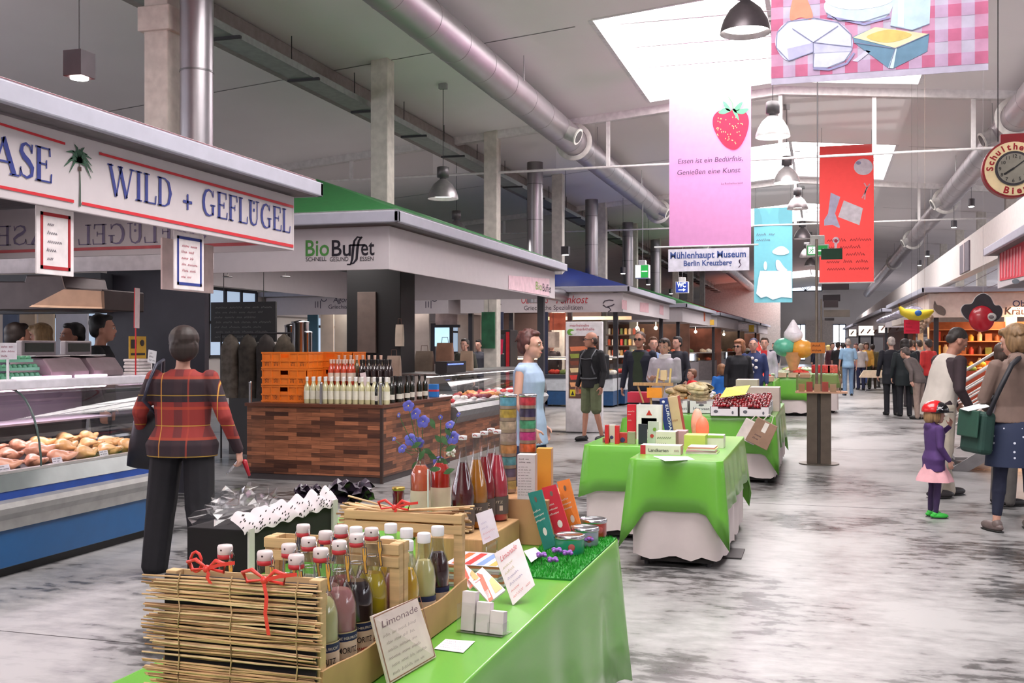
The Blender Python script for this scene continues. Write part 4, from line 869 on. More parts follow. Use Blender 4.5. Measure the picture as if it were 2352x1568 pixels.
b = MB(m((28, 30, 36), .6)); b.box(-.15, -.3, 1.02, .15, -.13, 1.44); b.build('backpack', t, bevel=.04, seg=3)
def glasses(t, HR, dark=False, up=0):
    b = MB(m((22, 20, 22), .3)); b.M = HR
    for s in (-1, 1):
        if dark: b.ell((s*.031, .099, .01+up), (.024, .005, .017), 10, 6)
        else: b.tube([(s*.031+.021*math.cos(a), .1, .01+up+.015*math.sin(a)) for a in [i*pi/5 for i in range(11)]], .002, 4)
        b.tube([(s*.053, .098, .014+up), (s*.078, .0, .014+up)], .0025, 4)
    b.tube([(-.012, .102, .014+up), (.012, .102, .014+up)], .0025, 4); b.build('glasses', t)
glasses(t, HR)
# man in navy with sunglasses, woman in light grey with scarf
p_ = at(1470, 795, y=16.6)
t, J, HR, lim, k = person('man in a dark navy jacket and sunglasses behind the wooden bird feeder', p_.x, 16.6, 170, 1.80, skin=SKIN2, hair=('crop', (70, 50, 44)), top=((26, 28, 46), 1.0, .84, .03), low=('trousers', (30, 30, 38)), vox=.01, wd=1.1)
glasses(t, HR, True); b = MB(m((44, 56, 40), .8)); b.loft([[J((math.cos(q)*(.1), .07+math.sin(q)*.075, z)) for q in [2*pi*i/14 for i in range(14)]] for z in (.96, 1.1, 1.3, 1.44)]); b.build('shirt_front', t)
p_ = at(1527, 800, y=15.4)
t, J, HR, lim, k = person('woman in a light grey sweater and white scarf behind the bird feeder', p_.x, 15.4, 155, 1.68, hair=('short', (54, 38, 34)), top=((178, 172, 182), 1.0, .8, .16), low=('trousers', (60, 60, 72)), vox=.01, fem=True, wd=1.3,
    ra=((.26, .03, 1.13), (.12, .22, 1.12), (-.6, .5, .2), (0, -.5, 1)), la=((-.26, .03, 1.13), (-.12, .22, 1.12), (.6, .5, .2), (0, -.5, 1)), hp=-.1, hy=.3)
b = MB(m((226, 220, 224), .9, bump=.5))
for i in range(3): b.tube([J((.075*math.cos(a), -.002+.078*math.sin(a), 1.455+.022*i)) for a in [j*pi/7 for j in range(15)]], .02, 8)
b.build('scarf', t); glasses(t, HR, True, .075)
# man in the pale vest, child with helmet, woman in the brown hoodie and the person between them
t, J, HR, lim, k = person('man in a pale vest and beige trousers looking down beside the stair', 1.16, 11.7, -68, 1.78, skin=SKIN2, hair=('crop', (48, 42, 40)), top=((58, 44, 50), 1.0, .95, .0), low=('trousers', (188, 178, 164), 1.12), shoe=(44, 40, 42), vox=.008, lean=-.26, hp=-.5, wd=1.22,
    ra=((.27, .03, 1.13), (.25, .2, .92), (0, .5, -.8), (-1, 0, 0)), la=((-.26, .08, 1.15), (-.2, .28, 1.0), (0, .9, -.3), (1, 0, 0)), topn='shirt', rl=((.1, .02, .49), (.1, -.1, .09)), ll=((-.1, .06, .5), (-.1, .16, .085)))
b = MB(m((206, 198, 190), .8, noise=.06, bump=.4)); rgs = []
for z, rx, ry, cy in ((.84, .215, .165, -.01), (.95, .21, .16, -.01), (1.1, .2, .15, 0), (1.25, .208, .155, 0), (1.37, .2, .14, -.005), (1.44, .15, .11, -.01), (1.47, .09, .08, -.01)):
    rgs.append([J((math.cos(q)*rx, cy+math.sin(q)*ry, z)) for q in [2*pi*i/24 for i in range(24)]])
b.loft(rgs); skin_obj('vest', b, .01, t, b.mats[0], 2)
t, J, HR, lim, k = person('small child in a purple jacket, pink skirt and green shoes', .98, 10.3, -72, 1.02, hair=('bob', (150, 116, 80)), top=((76, 48, 104), 1.0, .74, .06, 'hood'), low=('leggings', (62, 44, 84)), shoe=(60, 190, 70), vox=.007, fem=True, child=True, wd=1.35, headk=1.36,
    ra=((.27, -.02, 1.13), (.27, .12, .92), (0, .3, -1), (-1, 0, 0)), la=((-.28, .12, 1.2), (-.12, .3, 1.42), (.3, .1, .9), (.3, -.8, 0)))
b = MB(m((214, 160, 168), .8)); rgs = [[J((math.cos(q)*r*(1+.06*math.sin(q*7)), math.sin(q)*r*.85*(1+.06*math.sin(q*7)), z)) for q in [2*pi*i/42 for i in range(42)]] for z, r in ((.58, .32), (.68, .27), (.8, .19), (.92, .15))]
b.loft(rgs); b.build('skirt', t)
HS = HR @ Matrix.Scale(1.17, 4) @ Matrix.Translation((0, .0, .008)); b = MB(m((206, 28, 34), .22, coat=.5, noise=.02)); b.M = HS; b.ell((0, -.012, .03), (.099, .124, .105), 24, 14, zmin=-.012); hb = b.build('bicycle_helmet', t)
b = MB(m((24, 22, 26), .25, coat=.5)); b.M = HS; b.ell((.022, .016, .024), (.086, .106, .098), 22, 14, zmin=-.012); b.prism([(-.05, .015), (.07, .015), (.07, .024), (-.05, .024)], .1, .15)
b.m(m((215, 215, 220))); b.ell((.098, .0, .055), (.006, .022, .018), 8, 6); b.pen([(-.03, -.012), (.03, .02)], .007, V3((.106, .0, .055)), YY, UP); b.pen([(-.03, .02), (.03, -.012)], .007, V3((.106, .0, .055)), YY, UP); b.build('helmet_pattern', hb)
DOT = m((38, 48, 76), .8, noise=.02, scale=2.2)
def dots(ma, base, dot, sc=16):
    nt = ma.node_tree; L = nt.links; tc = nt.nodes.new('ShaderNodeTexCoord'); vo = nt.nodes.new('ShaderNodeTexVoronoi'); vo.inputs['Scale'].default_value = sc; vo.inputs['Randomness'].default_value = .25
    L.new(tc.outputs['Object'], vo.inputs['Vector']); c = nt.nodes.new('ShaderNodeMath'); c.operation = 'LESS_THAN'; c.inputs[1].default_value = .16; L.new(vo.outputs['Distance'], c.inputs[0])
    x = nt.nodes.new('ShaderNodeMix'); x.data_type = 'RGBA'; L.new(c.outputs[0], x.inputs[0]); x.inputs[6].default_value = [lin(v) for v in base]+[1]; x.inputs[7].default_value = [lin(v) for v in dot]+[1]; L.new(x.outputs[2], nt.nodes['Principled BSDF'].inputs['Base Color'])
dots(DOT, (36, 46, 74), (210, 214, 226))
t, J, HR, lim, k = person('woman in a brown hoodie and dotted navy skirt with a green bag', 1.585, 9.75, 20, 1.74, hair=('bob', (120, 92, 62)), top=((112, 92, 84), 1.0, .93, .05, 'hood'), low=('leggings', (30, 34, 58), .82), shoe=(104, 90, 88), vox=.008, fem=True, wd=1.12, hy=.6, hp=-.2, lean=-.05,
    la=((-.26, .05, 1.14), (-.14, .24, 1.05), (.5, .6, 0), (0, -.5, .8)), ra=((.25, .03, 1.13), (.14, .24, 1.08), (-.5, .6, 0), (0, -.5, .8)), ll=((-.15, .0, .49), (-.2, -.03, .085)), rl=((.12, .02, .49), (.14, .0, .085)))
b = MB(DOT); rgs = [[J((math.cos(q)*r, math.sin(q)*r*.76-.01, z)) for q in [2*pi*i/24 for i in range(24)]] for z, r in ((.56, .275), (.7, .262), (.85, .235), (.93, .2), (1.0, .15))]; b.loft(rgs); b.build('dotted_skirt', t)
bt = thing('messenger_bag', 'dark green messenger bag at the hoodie woman\'s left side', 'bag', (1.565, 9.73, 0), math.radians(20))
b = MB(m((28, 62, 54), .7, bump=.4)); b.M = Matrix.Translation((-.31, .04, .86)) @ Matrix.Rotation(.1, 4, 'Y'); b.box(-.06, -.18, -.2, .07, .18, .16); b.build('bag_body', bt, bevel=.04, seg=3)
b = MB(m((34, 74, 60), .7)); b.M = Matrix.Translation((-.385, .04, .86)) @ Matrix.Rotation(.1, 4, 'Y'); b.box(-.02, -.17, -.06, .0, .17, .17); b.build('flap', bt, bevel=.01)
b = MB(m((30, 30, 38), .6)); b.tube([(-.3, -.13, 1.0), (-.25, -.2, 1.2), (-.12, -.17, 1.42), (.05, -.04, 1.5), (.1, .13, 1.38), (-.1, .22, 1.1), (-.32, .18, 1.0)], .022, 6); b.build('strap', bt)
bb = MB(m((226, 228, 230), .7)); bb.M = Matrix.Translation((1.565, 9.73, 0)) @ Matrix.Rotation(math.radians(20), 4, 'Z'); bb.add([(-.42, -.02, 1.02), (-.25, -.06, 1.06), (-.22, .12, 1.08), (-.4, .16, 1.03), (-.42, -.02, 1.025), (-.25, -.06, 1.065), (-.22, .12, 1.085), (-.4, .16, 1.035)], [(0, 3, 2, 1), (4, 5, 6, 7), (0, 1, 5, 4), (1, 2, 6, 5), (2, 3, 7, 6), (3, 0, 4, 7)]); tag(bb.build('paper_leaflet'), 'white leaflet sticking out of the green messenger bag', 'leaflet')
person('person in grey standing between the pale-vested man and the hoodie woman', 1.72, 11.3, -60, 1.6, hair=('short', (70, 52, 44)), top=((84, 78, 84), 1.0, .8, .05), low=('trousers', (92, 88, 86), 1.1), vox=.011)
# ---------------- poultry counter ----------------
CX = -5.3; Y0c, Y1c = 2.2, 7.72
t = thing('refrigerated_counter', 'long blue glass-fronted refrigerated counter of the poultry stall', 'display counter', (CX-.5, 5, 0))
def ext(b, pts, y0, y1): return b.prism(pts, y0, y1)
PB = m((22, 78, 128), .35, noise=.05, coat=.2)
b = MB(BLACK); b.box(CX-.95, Y0c+.05, 0, CX-.06, Y1c-.05, .07); b.build('plinth', t, world=True)
b = MB(PB); b.box(CX-1.0, Y0c, .07, CX, Y1c, .33); b.build('lower_panel', t, world=True, bevel=.006)
b = MB(m((160, 160, 158), .35, .5)); ext(b, [(CX-.06, .33), (CX+.02, .33), (CX+.028, .4), (CX+.05, .44), (CX+.06, .48), (CX+.045, .515), (CX, .53), (CX-.06, .53)], Y0c, Y1c); b.build('bumper_rail', t, world=True)
b = MB(m((26, 64, 142), .35)); b.box(CX-1.0, Y0c, .53, CX-.005, Y1c, .585); b.build('upper_panel', t, world=True)
b = MB(m((46, 62, 62), .25, coat=.3)); ext(b, [(CX-.03, .585), (CX-.0, .585), (CX-.06, .70), (CX-.09, .70)], Y0c, Y1c); b.m(m((190, 188, 188), .35, .6)); b.box(CX-.1, Y0c, .695, CX-.055, Y1c, .715); b.build('front_sill', t, world=True)
b = MB(m((36, 36, 40), .4)); ext(b, [(CX-.95, .55), (CX-.08, .62), (CX-.08, .655), (CX-.95, .80)], Y0c+.02, Y1c-.02); b.build('display_deck', t, world=True)
b = MB(m((66, 54, 66), .5)); b.box(CX-1.0, Y0c, .55, CX-.94, Y1c, 1.22); b.m(m((150, 140, 150), .5)); b.box(CX-.94, Y0c+.02, .96, CX-.62, Y1c-.02, .975); b.build('back_panel', t, world=True)
b = MB(m((222, 220, 230), .4)); b.box(CX-.86, Y0c, 1.255, CX-.26, Y1c+.02, 1.325); b.build('top_shelf', t, world=True, bevel=.01)
b = MB(m((255, 225, 250), .5, noise=0, emit=9)); b.cyl((CX-.62, Y0c+.1, 1.238), (CX-.62, Y1c-.1, 1.238), .013, n=8); b.build('light_tube', t, world=True)
prof = [(CX-.07, .70)]+[(CX-.07-.27*(1-math.cos(a)), .70+.56*math.sin(a)) for a in [i*pi/2/9 for i in range(1, 10)]]
for y0, y1 in ((Y0c, 4.55), (4.57, 6.2), (6.22, Y1c)):
    b = MB(GLASS); n = len(prof); b.add([(x, y, z) for y in (y0, y1) for x, z in prof], [(i, i+1, n+i+1, n+i) for i in range(n-1)], True); b.build('curved_glass', t, world=True)
for y in (4.56, 6.21): b = MB(m((70, 90, 86), .3)); b.tube([(x+.004, y, z) for x, z in prof], .008, 6); b.build('glass_joint', t, world=True)
b = MB(GLASS); ext(b, prof+[(CX-.95, 1.25), (CX-.95, .6)], Y1c-.012, Y1c-.004); b.build('end_glass', t, world=True)
for k, y in enumerate((3.0, 4.56, 6.21)):
    b = MB(m((150, 144, 150), .4, .5)); b.tube([(CX-.55, y, .7), (CX-.62, y, 1.0), (CX-.62, y, 1.25)], .012, 6); b.build('shelf_support', t, world=True)
lamp('counter_light', 'AREA', (CX-.6, 5.4, 1.2), 26, .12, (1, .86, .95), (0, 0, 0), 4.6)
def bird():
    b = MB(m((212, 150, 120), .42, noise=.16, scale=12, coat=.3)); b.ell((0, 0, .05), (.085, .065, .052)); b.ell((-.03, 0, .065), (.06, .05, .045))
    for s in (-1, 1): b.cap((.03, s*.045, .045), (.09, s*.06, .07), .034, .018, 8); b.cap((.09, s*.06, .07), (.125, s*.03, .075), .015, .009, 8); b.cap((-.05, s*.05, .05), (-.02, s*.085, .045), .016, .012, 8)
    return remesh(b, .008, 2)
ME = {}
def inst(name, me, loc, rz, label, cat, group, sc=1, mat=None, ry=0, rx=0):
    o = bpy.data.objects.new(name, me); COL.objects.link(o); o.location = loc; o.rotation_euler = (rx, ry, rz); o.scale = (sc,)*3; return tag(o, label, cat, group)
birdm = bird(); bird2 = birdm.copy(); bird2.materials.clear(); bird2.materials.append(m((176, 110, 108), .42, noise=.2, scale=12, coat=.3)); bird3 = birdm.copy(); bird3.materials.clear(); bird3.materials.append(m((222, 172, 112), .42, noise=.12, scale=12, coat=.3))
for r_ in range(3):
    for k in range(17):
        y = 3.0+.275*k+R.uniform(-.03, .03); x = CX-.2-.21*r_; z = .655+.165*(.08+.21*r_)+.018
        me = bird2 if y < 5.4 else (bird3 if y > 6.6 else birdm)
        inst('whole_chicken', me, (x, y, z), R.uniform(-.5, .5)+(pi/2 if k % 3 else 0), 'raw %s poultry lying in the counter, %s row from the glass' % ({id(bird2): 'dark pink', id(bird3): 'yellowish', id(birdm): 'pale pink'}[id(me)], ['first', 'second', 'third'][r_]), 'poultry', 'poultry in the counter, %s row, %s' % (['first', 'second', 'third'][r_], {id(bird2): 'dark pink', id(bird3): 'yellowish', id(birdm): 'pale pink'}[id(me)]), R.uniform(.95, 1.2))
for k in range(7):
    y = 3.1+.72*k; b = MB(m((28, 26, 28), .4)); b.box(-.1, -.28, 0, .1, .28, .02); b.m(m((60, 58, 62), .4)); b.box(-.1, -.28, .02, -.09, .28, .035); b.box(.09, -.28, .02, .1, .28, .035)
    o = b.build('meat_tray'); o.location = (CX-.2, y, .662); tag(o, 'black meat tray in the front row of the poultry counter', 'tray', 'black trays in the poultry counter')
for k in range(9):
    y = 3.3+.52*k; t2 = thing('price_tag', 'small grey price tag clipped along the counter sill', 'price tag', (CX-.1, y, .715), 0, 'price tags on the counter sill')
    b = MB(m((205, 200, 210), .5)); b.at(ry=-.3); b.box(-.002, -.05, 0, .002, .05, .04); b.build('card', t2); b = MB(m((80, 76, 90))); b.at(ry=-.3); b.scrawl((.003, -.045, .002), YY, UP, .09, .036, 2, .004, k); b.build('lettering', t2)
# things on the shelf of the poultry counter
def egg_carton(b):
    b.m(m((92, 158, 124), .8, noise=.1, bump=.3)); b.box(-.15, -.055, 0, .15, .055, .028)
    for i in range(5):
        for s in (-1, 1): b.ell((-.12+.06*i, s*.026, .03), (.028, .026, .03), 8, 6)
eb = MB(); egg_carton(eb); ecm = eb.build('egg_carton'); ecd = ecm.data; bpy.data.objects.remove(ecm)
k = 0
for lv, n in ((0, 3), (1, 2), (2, 1)):
    for i in range(n):
        p = at([55, 20, -20][i] if lv == 0 else [50, 15][i] if lv == 1 else 35, 860, x=CX-.5)
        inst('egg_carton', ecd, (CX-.5, p.y, 1.325+lv*.063), pi/2+.15*(i-1), 'green egg carton in the stack on the counter, %s' % ['bottom layer, %s' % ['nearest the scales', 'in the middle', 'cut by the edge'][i], 'middle layer, %s' % ['right one', 'left one'][min(i, 1)], 'topmost one'][lv], 'egg carton', 'green egg cartons', .82)
p = at(18, 870, x=CX-.35); t2 = thing('price_stand', 'white price card on a clear stand in front of the egg cartons', 'price sign', (CX-.35, p.y, 1.325))
b = MB(m((220, 222, 226), .4)); b.box(-.03, -.05, 0, .03, .05, .006); b.cyl((0, 0, 0), (0, 0, .16), .01, n=6); b.build('stand', t2); b = MB(m((232, 230, 238), .5)); b.box(-.003, -.085, .15, .003, .085, .27); b.build('card', t2); b = MB(m((150, 60, 90))); b.scrawl((.005, -.07, .16), YY, UP, .14, .1, 3, .004, 4); b.build('lettering', t2)
def scales(px, w, label):
    p = at(px, 840, x=CX-.55); t2 = thing('shop_scales', label, 'scales', (CX-.55, p.y, 1.325)); b = MB(m((128, 112, 118), .4)); b.prism([(-.2, .0), (.2, .0), (.2, .05), (.12, .15), (-.2, .17)], -w/2, w/2); b.build('housing', t2, bevel=.012)
    b = MB(m((150, 144, 150), .4)); b.box(-.16, -w/2+.02, .17, -.1, w/2-.02, .29); b.build('display_head', t2, bevel=.01); b = MB(m((52, 62, 60), .2)); b.box(-.1, -w/2+.05, .2, -.095, w/2-.05, .27); b.build('display', t2); b = MB(STEEL); b.box(-.15, -w/2-.06, .165, .1, w/2-.1, .175); b.build('weighing_plate', t2, bevel=.003)
scales(115, .42, 'wide grey shop scales on the counter beside the egg cartons'); scales(205, .36, 'grey shop scales on the counter left of the plaid-jacketed woman')
for px in (80, 130, 215):
    p = at(px, 858, x=CX-.3); b = MB(m((255, 215, 245), .5, noise=0, emit=2.5)); b.box(-.04, -.16, 0, .04, .16, .018); o = b.build('lit_strip', bevel=.006); o.location = (CX-.33, p.y, 1.327); tag(o, 'pink glowing light strip on the counter top', 'light', 'glowing strips on the counter top')
p = at(320, 862, x=CX-.4); t2 = thing('shelf_goods', 'pile of white wrapped packets on the counter left of the plaid jacket', 'packets', (CX-.42, p.y, 1.325))
for i in range(5): b = MB((214, 206, 206)); b.box(-.08+.01*(i % 2), -.09, .028*i, .08, .09, .028*i+.024); b.build('packet', t2, bevel=.008)
t2 = thing('yellow_poster', 'small yellow card with a black picture behind the counter', 'sign', (CX-.6, at(316, 780, x=CX-.6).y, 1.46)); b = MB(m((206, 160, 40), .6)); b.box(-.004, -.12, 0, .004, .12, .2); b.build('card', t2); b = MB((40, 30, 24)); b.box(.005, -.1, .03, .006, .1, .05); b.ell((.006, .06, .14), (.002, .03, .03), 8, 6); b.box(.005, -.1, .09, .006, -.02, .17); b.build('print', t2); b = MB(STEEL); b.cyl((0, 0, -.135), (0, 0, 0), .005, n=5); b.build('stem', t2)
p = at(312, 860, x=CX-.3); t2 = thing('flag_sign', 'narrow red and white upright sign on a pole on the counter', 'sign', (CX-.3, p.y, 1.325)); b = MB(RED); b.box(-.003, -.008, 0, .003, .004, .5); b.build('pole', t2)
b = MB((230, 210, 212)); b.at((0, .005, .0), rx=-.02); b.box(-.004, -.03, .4, .004, .03, .74); b.m(RED); b.box(-.006, -.034, .4, -.0, -.026, .74); b.box(-.006, .028, .4, -.0, .036, .74); b.build('card', t2)
p = at(348, 830, x=CX-.3); t2 = thing('price_stand', 'white price card on the counter right beside the plaid-jacketed woman', 'price sign', (CX-.3, p.y, 1.325)); b = MB(WHITE); b.cyl((0, 0, 0), (0, 0, .1), .006, n=6); b.box(-.02, -.03, 0, .02, .03, .004); b.build('stand', t2); b = MB(m((226, 226, 232))); b.at((0, 0, .1), rx=-.15); b.box(-.003, -.055, 0, .003, .055, .11); b.build('card', t2); b = MB((70, 70, 90)); b.at((0, 0, .1), rx=-.15); b.scrawl((.004, -.045, .01), YY, UP, .09, .09, 3, .004, 9); b.build('lettering', t2)
# hanging price boards
def board(px0, px1, py0, py1, X, label, bc, ink, seed, rows=5):
    a = at(px0, py1, x=X); c = at(px1, py0, x=X); t2 = thing('hanging_price_board', label, 'price sign', (X, (a.y+c.y)/2, a.z)); h = c.z-a.z; w = c.y-a.y
    b = MB(m((222, 214, 216), .6)); b.box(-.006, -w/2, 0, .006, w/2, h); b.build('board', t2, bevel=.004); b = MB(m(bc, .6)); e = .035
    for q in ((-w/2+e, e, -w/2+e+.022, h-e), (w/2-e-.022, e, w/2-e, h-e), (-w/2+e, e, w/2-e, e+.022), (-w/2+e, h-e-.022, w/2-e, h-e)): b.box(.006, q[0], q[1], .009, q[2], q[3])
    b.build('border', t2); b = MB(m(ink, .7)); b.scrawl((.008, -w/2+.09, .08), YY, UP, w-.17, h-.16, rows, .006, seed); b.build('handwriting', t2)
    for s in (-1, 1): b = MB(CHROME); b.cyl((0, s*w*.35, h), (0, s*w*.35, 2.5-a.z), .003, n=4); b.build('hook', t2)
board(82, 168, 486, 628, -4.8, 'white price board in a red frame under the palm tree', (160, 24, 34), (70, 60, 80), 2)
board(399, 467, 541, 663, -4.8, 'white price board in a blue frame above the plaid-jacketed woman', (34, 52, 130), (170, 70, 90), 6, 6)
a = at(371, 664, x=-5.2); b = MB(m((206, 184, 182), .6)); c = at(402, 550, x=-5.2); b.box(-5.21, a.y, a.z, -5.19, a.y+.75, c.z); tag(b.build('blank_board', bevel=.004), 'blank beige board hanging behind the blue-framed price board', 'sign')
# interior of the poultry stall
t = thing('extractor_hood', 'dark steel extractor hood at the back of the poultry stall', 'extractor hood', (-8.0, 7.9, 2))
b = MB(m((62, 54, 54), .35, .7)); p0 = at(60, 700, y=8.2); b.prism([(at(x, y, y=7.9).x, at(x, y, y=7.9).z) for x, y in ((-40, 712), (235, 712), (235, 664), (150, 662), (142, 632), (60, 632), (56, 646), (-40, 646))], 7.9, 8.5); b.build('hood', t, world=True, bevel=.01)
b = MB(m((150, 118, 96), .4, .3)); b.prism([(at(x, y, y=7.86).x, at(x, y, y=7.86).z) for x, y in ((66, 705), (234, 708), (232, 668), (146, 664))], 7.86, 7.9); b.m(m((206, 170, 140), .4)); b.prism([(at(x, y, y=7.84).x, at(x, y, y=7.84).z) for x, y in ((66, 705), (234, 709), (234, 705), (74, 700))], 7.84, 7.86); b.build('glow_tinted_underside', t, world=True)  # warm glow under the hood is put into these panel colours
b = MB(m((34, 34, 40), .6)); b.box(-12.5, 9.5, 1.93, at(245, 700, y=9.6).x, 9.7, 2.36); tag(b.build('dark_beam'), 'dark boxed beam behind the extractor hood', 'beam')
b = MB(m((46, 44, 54), .55, noise=.08)); a = at(246, 700, y=9.72); c = at(470, 700, y=9.72); b.box(a.x, 9.72, 0, c.x, 9.8, 2.4); tag(b.build('partition_wall'), 'dark blue-grey partition wall behind the plaid-jacketed woman', 'wall')
b = MB(m((206, 196, 198), .6)); b.box(-11.2, 9.66, 2.39, c.x+.12, 9.71, 2.86); tag(b.build('lintel_board'), 'pale lintel board above the dark partition behind the poultry stall', 'board')
# people behind the poultry counter
for px, hd, hc_, tc, Hh, X, lab, top_ in ((38, -20, (36, 26, 24), (60, 50, 70), 1.78, -7.2, 'dark-haired person behind the egg cartons, face towards the counter', 0),
        (92, 120, (150, 120, 84), (150, 140, 120), 1.78, -7.4, 'person with long blond hair behind the grey scales', 0), (170, 150, (26, 22, 26), (40, 40, 48), 1.80, -7.3, 'person with dark hair between the two scales', 0),
        (232, -60, (22, 20, 22), (24, 24, 30), 1.88, -6.9, 'tall person in black beside the dark partition', 0)):
    p = at(px, 800, x=X); person(lab, X, p.y, hd, Hh, hair=('long' if 'blond' in lab else 'short', hc_), skin=SKIN2, top=(tc, 1.0, .85, .04), vox=.016)
# ---------------- wood-clad wine counter of the green-roofed stall ----------------
def planks():
    ma = m((110, 62, 42), .42, noise=.011, scale=3); nt = ma.node_tree; L = nt.links; bs = nt.nodes['Principled BSDF']
    tc = nt.nodes.new('ShaderNodeTexCoord'); mp = nt.nodes.new('ShaderNodeMapping'); sp = nt.nodes.new('ShaderNodeSeparateXYZ'); L.new(tc.outputs['Object'], sp.inputs[0])
    ad = nt.nodes.new('ShaderNodeMath'); ad.operation = 'ADD'; L.new(sp.outputs[0], ad.inputs[0]); L.new(sp.outputs[1], ad.inputs[1])
    cb = nt.nodes.new('ShaderNodeCombineXYZ'); L.new(ad.outputs[0], cb.inputs[0]); L.new(sp.outputs[2], cb.inputs[1])
    br = nt.nodes.new('ShaderNodeTexBrick'); L.new(cb.outputs[0], br.inputs[0]); br.inputs['Scale'].default_value = 1; br.inputs['Brick Width'].default_value = .3; br.inputs['Row Height'].default_value = .047
    br.inputs['Mortar Size'].default_value = .0012; br.offset = .37; br.inputs['Color1'].default_value = (.04, .012, .007, 1); br.inputs['Color2'].default_value = (.36, .13, .06, 1); br.inputs['Mortar'].default_value = (.015, .006, .004, 1)
    nz = nt.nodes.new('ShaderNodeTexNoise'); nz.inputs['Scale'].default_value = 3; mp.inputs['Scale'].default_value = (2, 2, 30); L.new(tc.outputs['Object'], mp.inputs[0]); L.new(mp.outputs[0], nz.inputs['Vector'])
    sc = nt.nodes.new('ShaderNodeMapRange'); sc.inputs[1].default_value = .3; sc.inputs[2].default_value = .7; sc.inputs[3].default_value = .7; sc.inputs[4].default_value = 1.35; L.new(nz.outputs[0], sc.inputs[0])
    vm = nt.nodes.new('ShaderNodeVectorMath'); vm.operation = 'SCALE'; L.new(br.outputs[0], vm.inputs[0]); L.new(sc.outputs[0], vm.inputs['Scale']); L.new(vm.outputs[0], bs.inputs['Base Color']); return ma
PLK = planks()
t = thing('wine_counter', 'counter clad in red-brown wooden strips with bottles on top', 'counter', (-5.6, 11.6, 0)); WX0, WX1, WY0, WY1 = -6.56, -4.82, 11.0, 13.3
b = MB(PLK); b.box(WX0, WY0, .07, WX1, WY1, .86); b.build('cladding', t, world=True, bevel=.004); b = MB(m((60, 52, 54), .5)); b.box(WX0+.01, WY0+.01, 0, WX1-.01, WY1-.01, .07); b.build('plinth', t, world=True)
b = MB(m((96, 54, 38), .35, noise=.2, scale=4)); b.box(WX0-.02, WY0-.02, .86, WX1+.02, WY1+.02, .9); b.build('worktop', t, world=True, bevel=.004)
b = MB(m((52, 34, 28), .5)); b.box(WX1-.02, WY0-.012, 0, WX1+.012, WY0+.02, .86); b.build('corner_trim', t, world=True)
def crate_orange():
    b = MB(m((232, 120, 28), .5, noise=.05)); w, d, h = .3, .2, .2
    for s in (-1, 1):
        b.box(-w, s*d-(.012 if s > 0 else 0), 0, w, s*d+(.012 if s < 0 else 0), h-.07); b.box(-w, s*d-(.012 if s > 0 else 0), h-.07, -.07, s*d+(.012 if s < 0 else 0), h); b.box(.07, s*d-(.012 if s > 0 else 0), h-.07, w, s*d+(.012 if s < 0 else 0), h); b.box(-.07, s*d-(.012 if s > 0 else 0), h-.02, .07, s*d+(.012 if s < 0 else 0), h)
        b.box(s*w-(.012 if s > 0 else 0), -d, 0, s*w+(.012 if s < 0 else 0), d, h)
    b.box(-w, -d, 0, w, d, .012)
    for z in (h-.018, .085, .005): b.box(-w-.008, -d-.008, z, w+.008, -d, z+.018); b.box(w, -d-.008, z, w+.008, d+.008, z+.018); b.box(-w-.008, -d, z, -w, d+.008, z+.018)
    for x in (-.29, -.17, -.06, .06, .17, .28): b.box(x-.007, -d-.007, 0, x+.007, -d, h)
    for y in (-.19, -.06, .06, .19): b.box(w, y-.007, 0, w+.007, y+.007, h)
    b.m(m((90, 42, 12), .6))
    for x0 in (-.24, -.12, .1, .22):
        for i in range(3):
            for j in range(3): b.box(x0-.02+i*.018, -d-.002, .035+j*.016+.008*(i % 2), x0-.01+i*.018, -d+.001, .043+j*.016+.008*(i % 2))
    return b
co = crate_orange().build('bottle_crate'); cod = co.data; bpy.data.objects.remove(co)
pa = at(640, 922, y=11.35)
for lv in range(3): inst('bottle_crate', cod, (-6.16, 11.38, .9+.2*lv), .03*(lv-1), 'orange plastic crate on the wine counter, %s of the left stack' % ['bottom', 'middle', 'top'][lv], 'crate', 'orange crates in the left stack')
for lv in range(3): inst('bottle_crate', cod, (-5.85, 11.95, .9+.2*lv), .02*lv, 'orange plastic crate on the wine counter, %s of the rear stack' % ['bottom', 'middle', 'top'][lv], 'crate', 'orange crates in the rear stack')
def wine(gl, liq, capc, lab, h=.31, r=.036, name='wine_bottle', label='', group='', neck=.0135, lz=(.05, .15), liqh=None, clear=False):
    t = thing(name, label, 'bottle', (0, 0, 0), group=group)
    body = [(r*.9, 0), (r, .012), (r, h*.58), (r*.85, h*.66), (r*.5, h*.73), (neck, h*.8), (neck, h*.97), (neck*1.2, h*.975), (neck*1.2, h)]
    b = MB(gl); b.lathe(body, 14); b.build('glass', t)
    if clear and liq:
        lh = liqh or h*.72; b = MB(liq); pr = [(q, z) for q, z in body if z < lh]; pr = [(q-.0022, max(z, .004)) for q, z in pr]; pr.append((pr[-1][0], lh)); b.lathe(pr, 12); b.build('drink', t)
    if lab: b = MB(m(lab, .7)); b.lathe([(r+.0008, lz[0]), (r+.0008, lz[1])], 14, caps=False); b.build('paper_label', t)
    if capc: b = MB(m(capc, .45)); b.lathe([(neck*1.15, h*.84), (neck*1.28, h*.97), (neck*1.3, h*1.005), (.003, h*1.006)], 12); b.build('capsule', t)
    return t
LIQW = m((204, 196, 120), .08, coat=.8, noise=.03); DG = m((20, 26, 20), .08, coat=1, noise=.02); DR = m((30, 12, 14), .08, coat=1, noise=.02); ROS = m((196, 74, 50), .08, coat=.8, noise=.05)
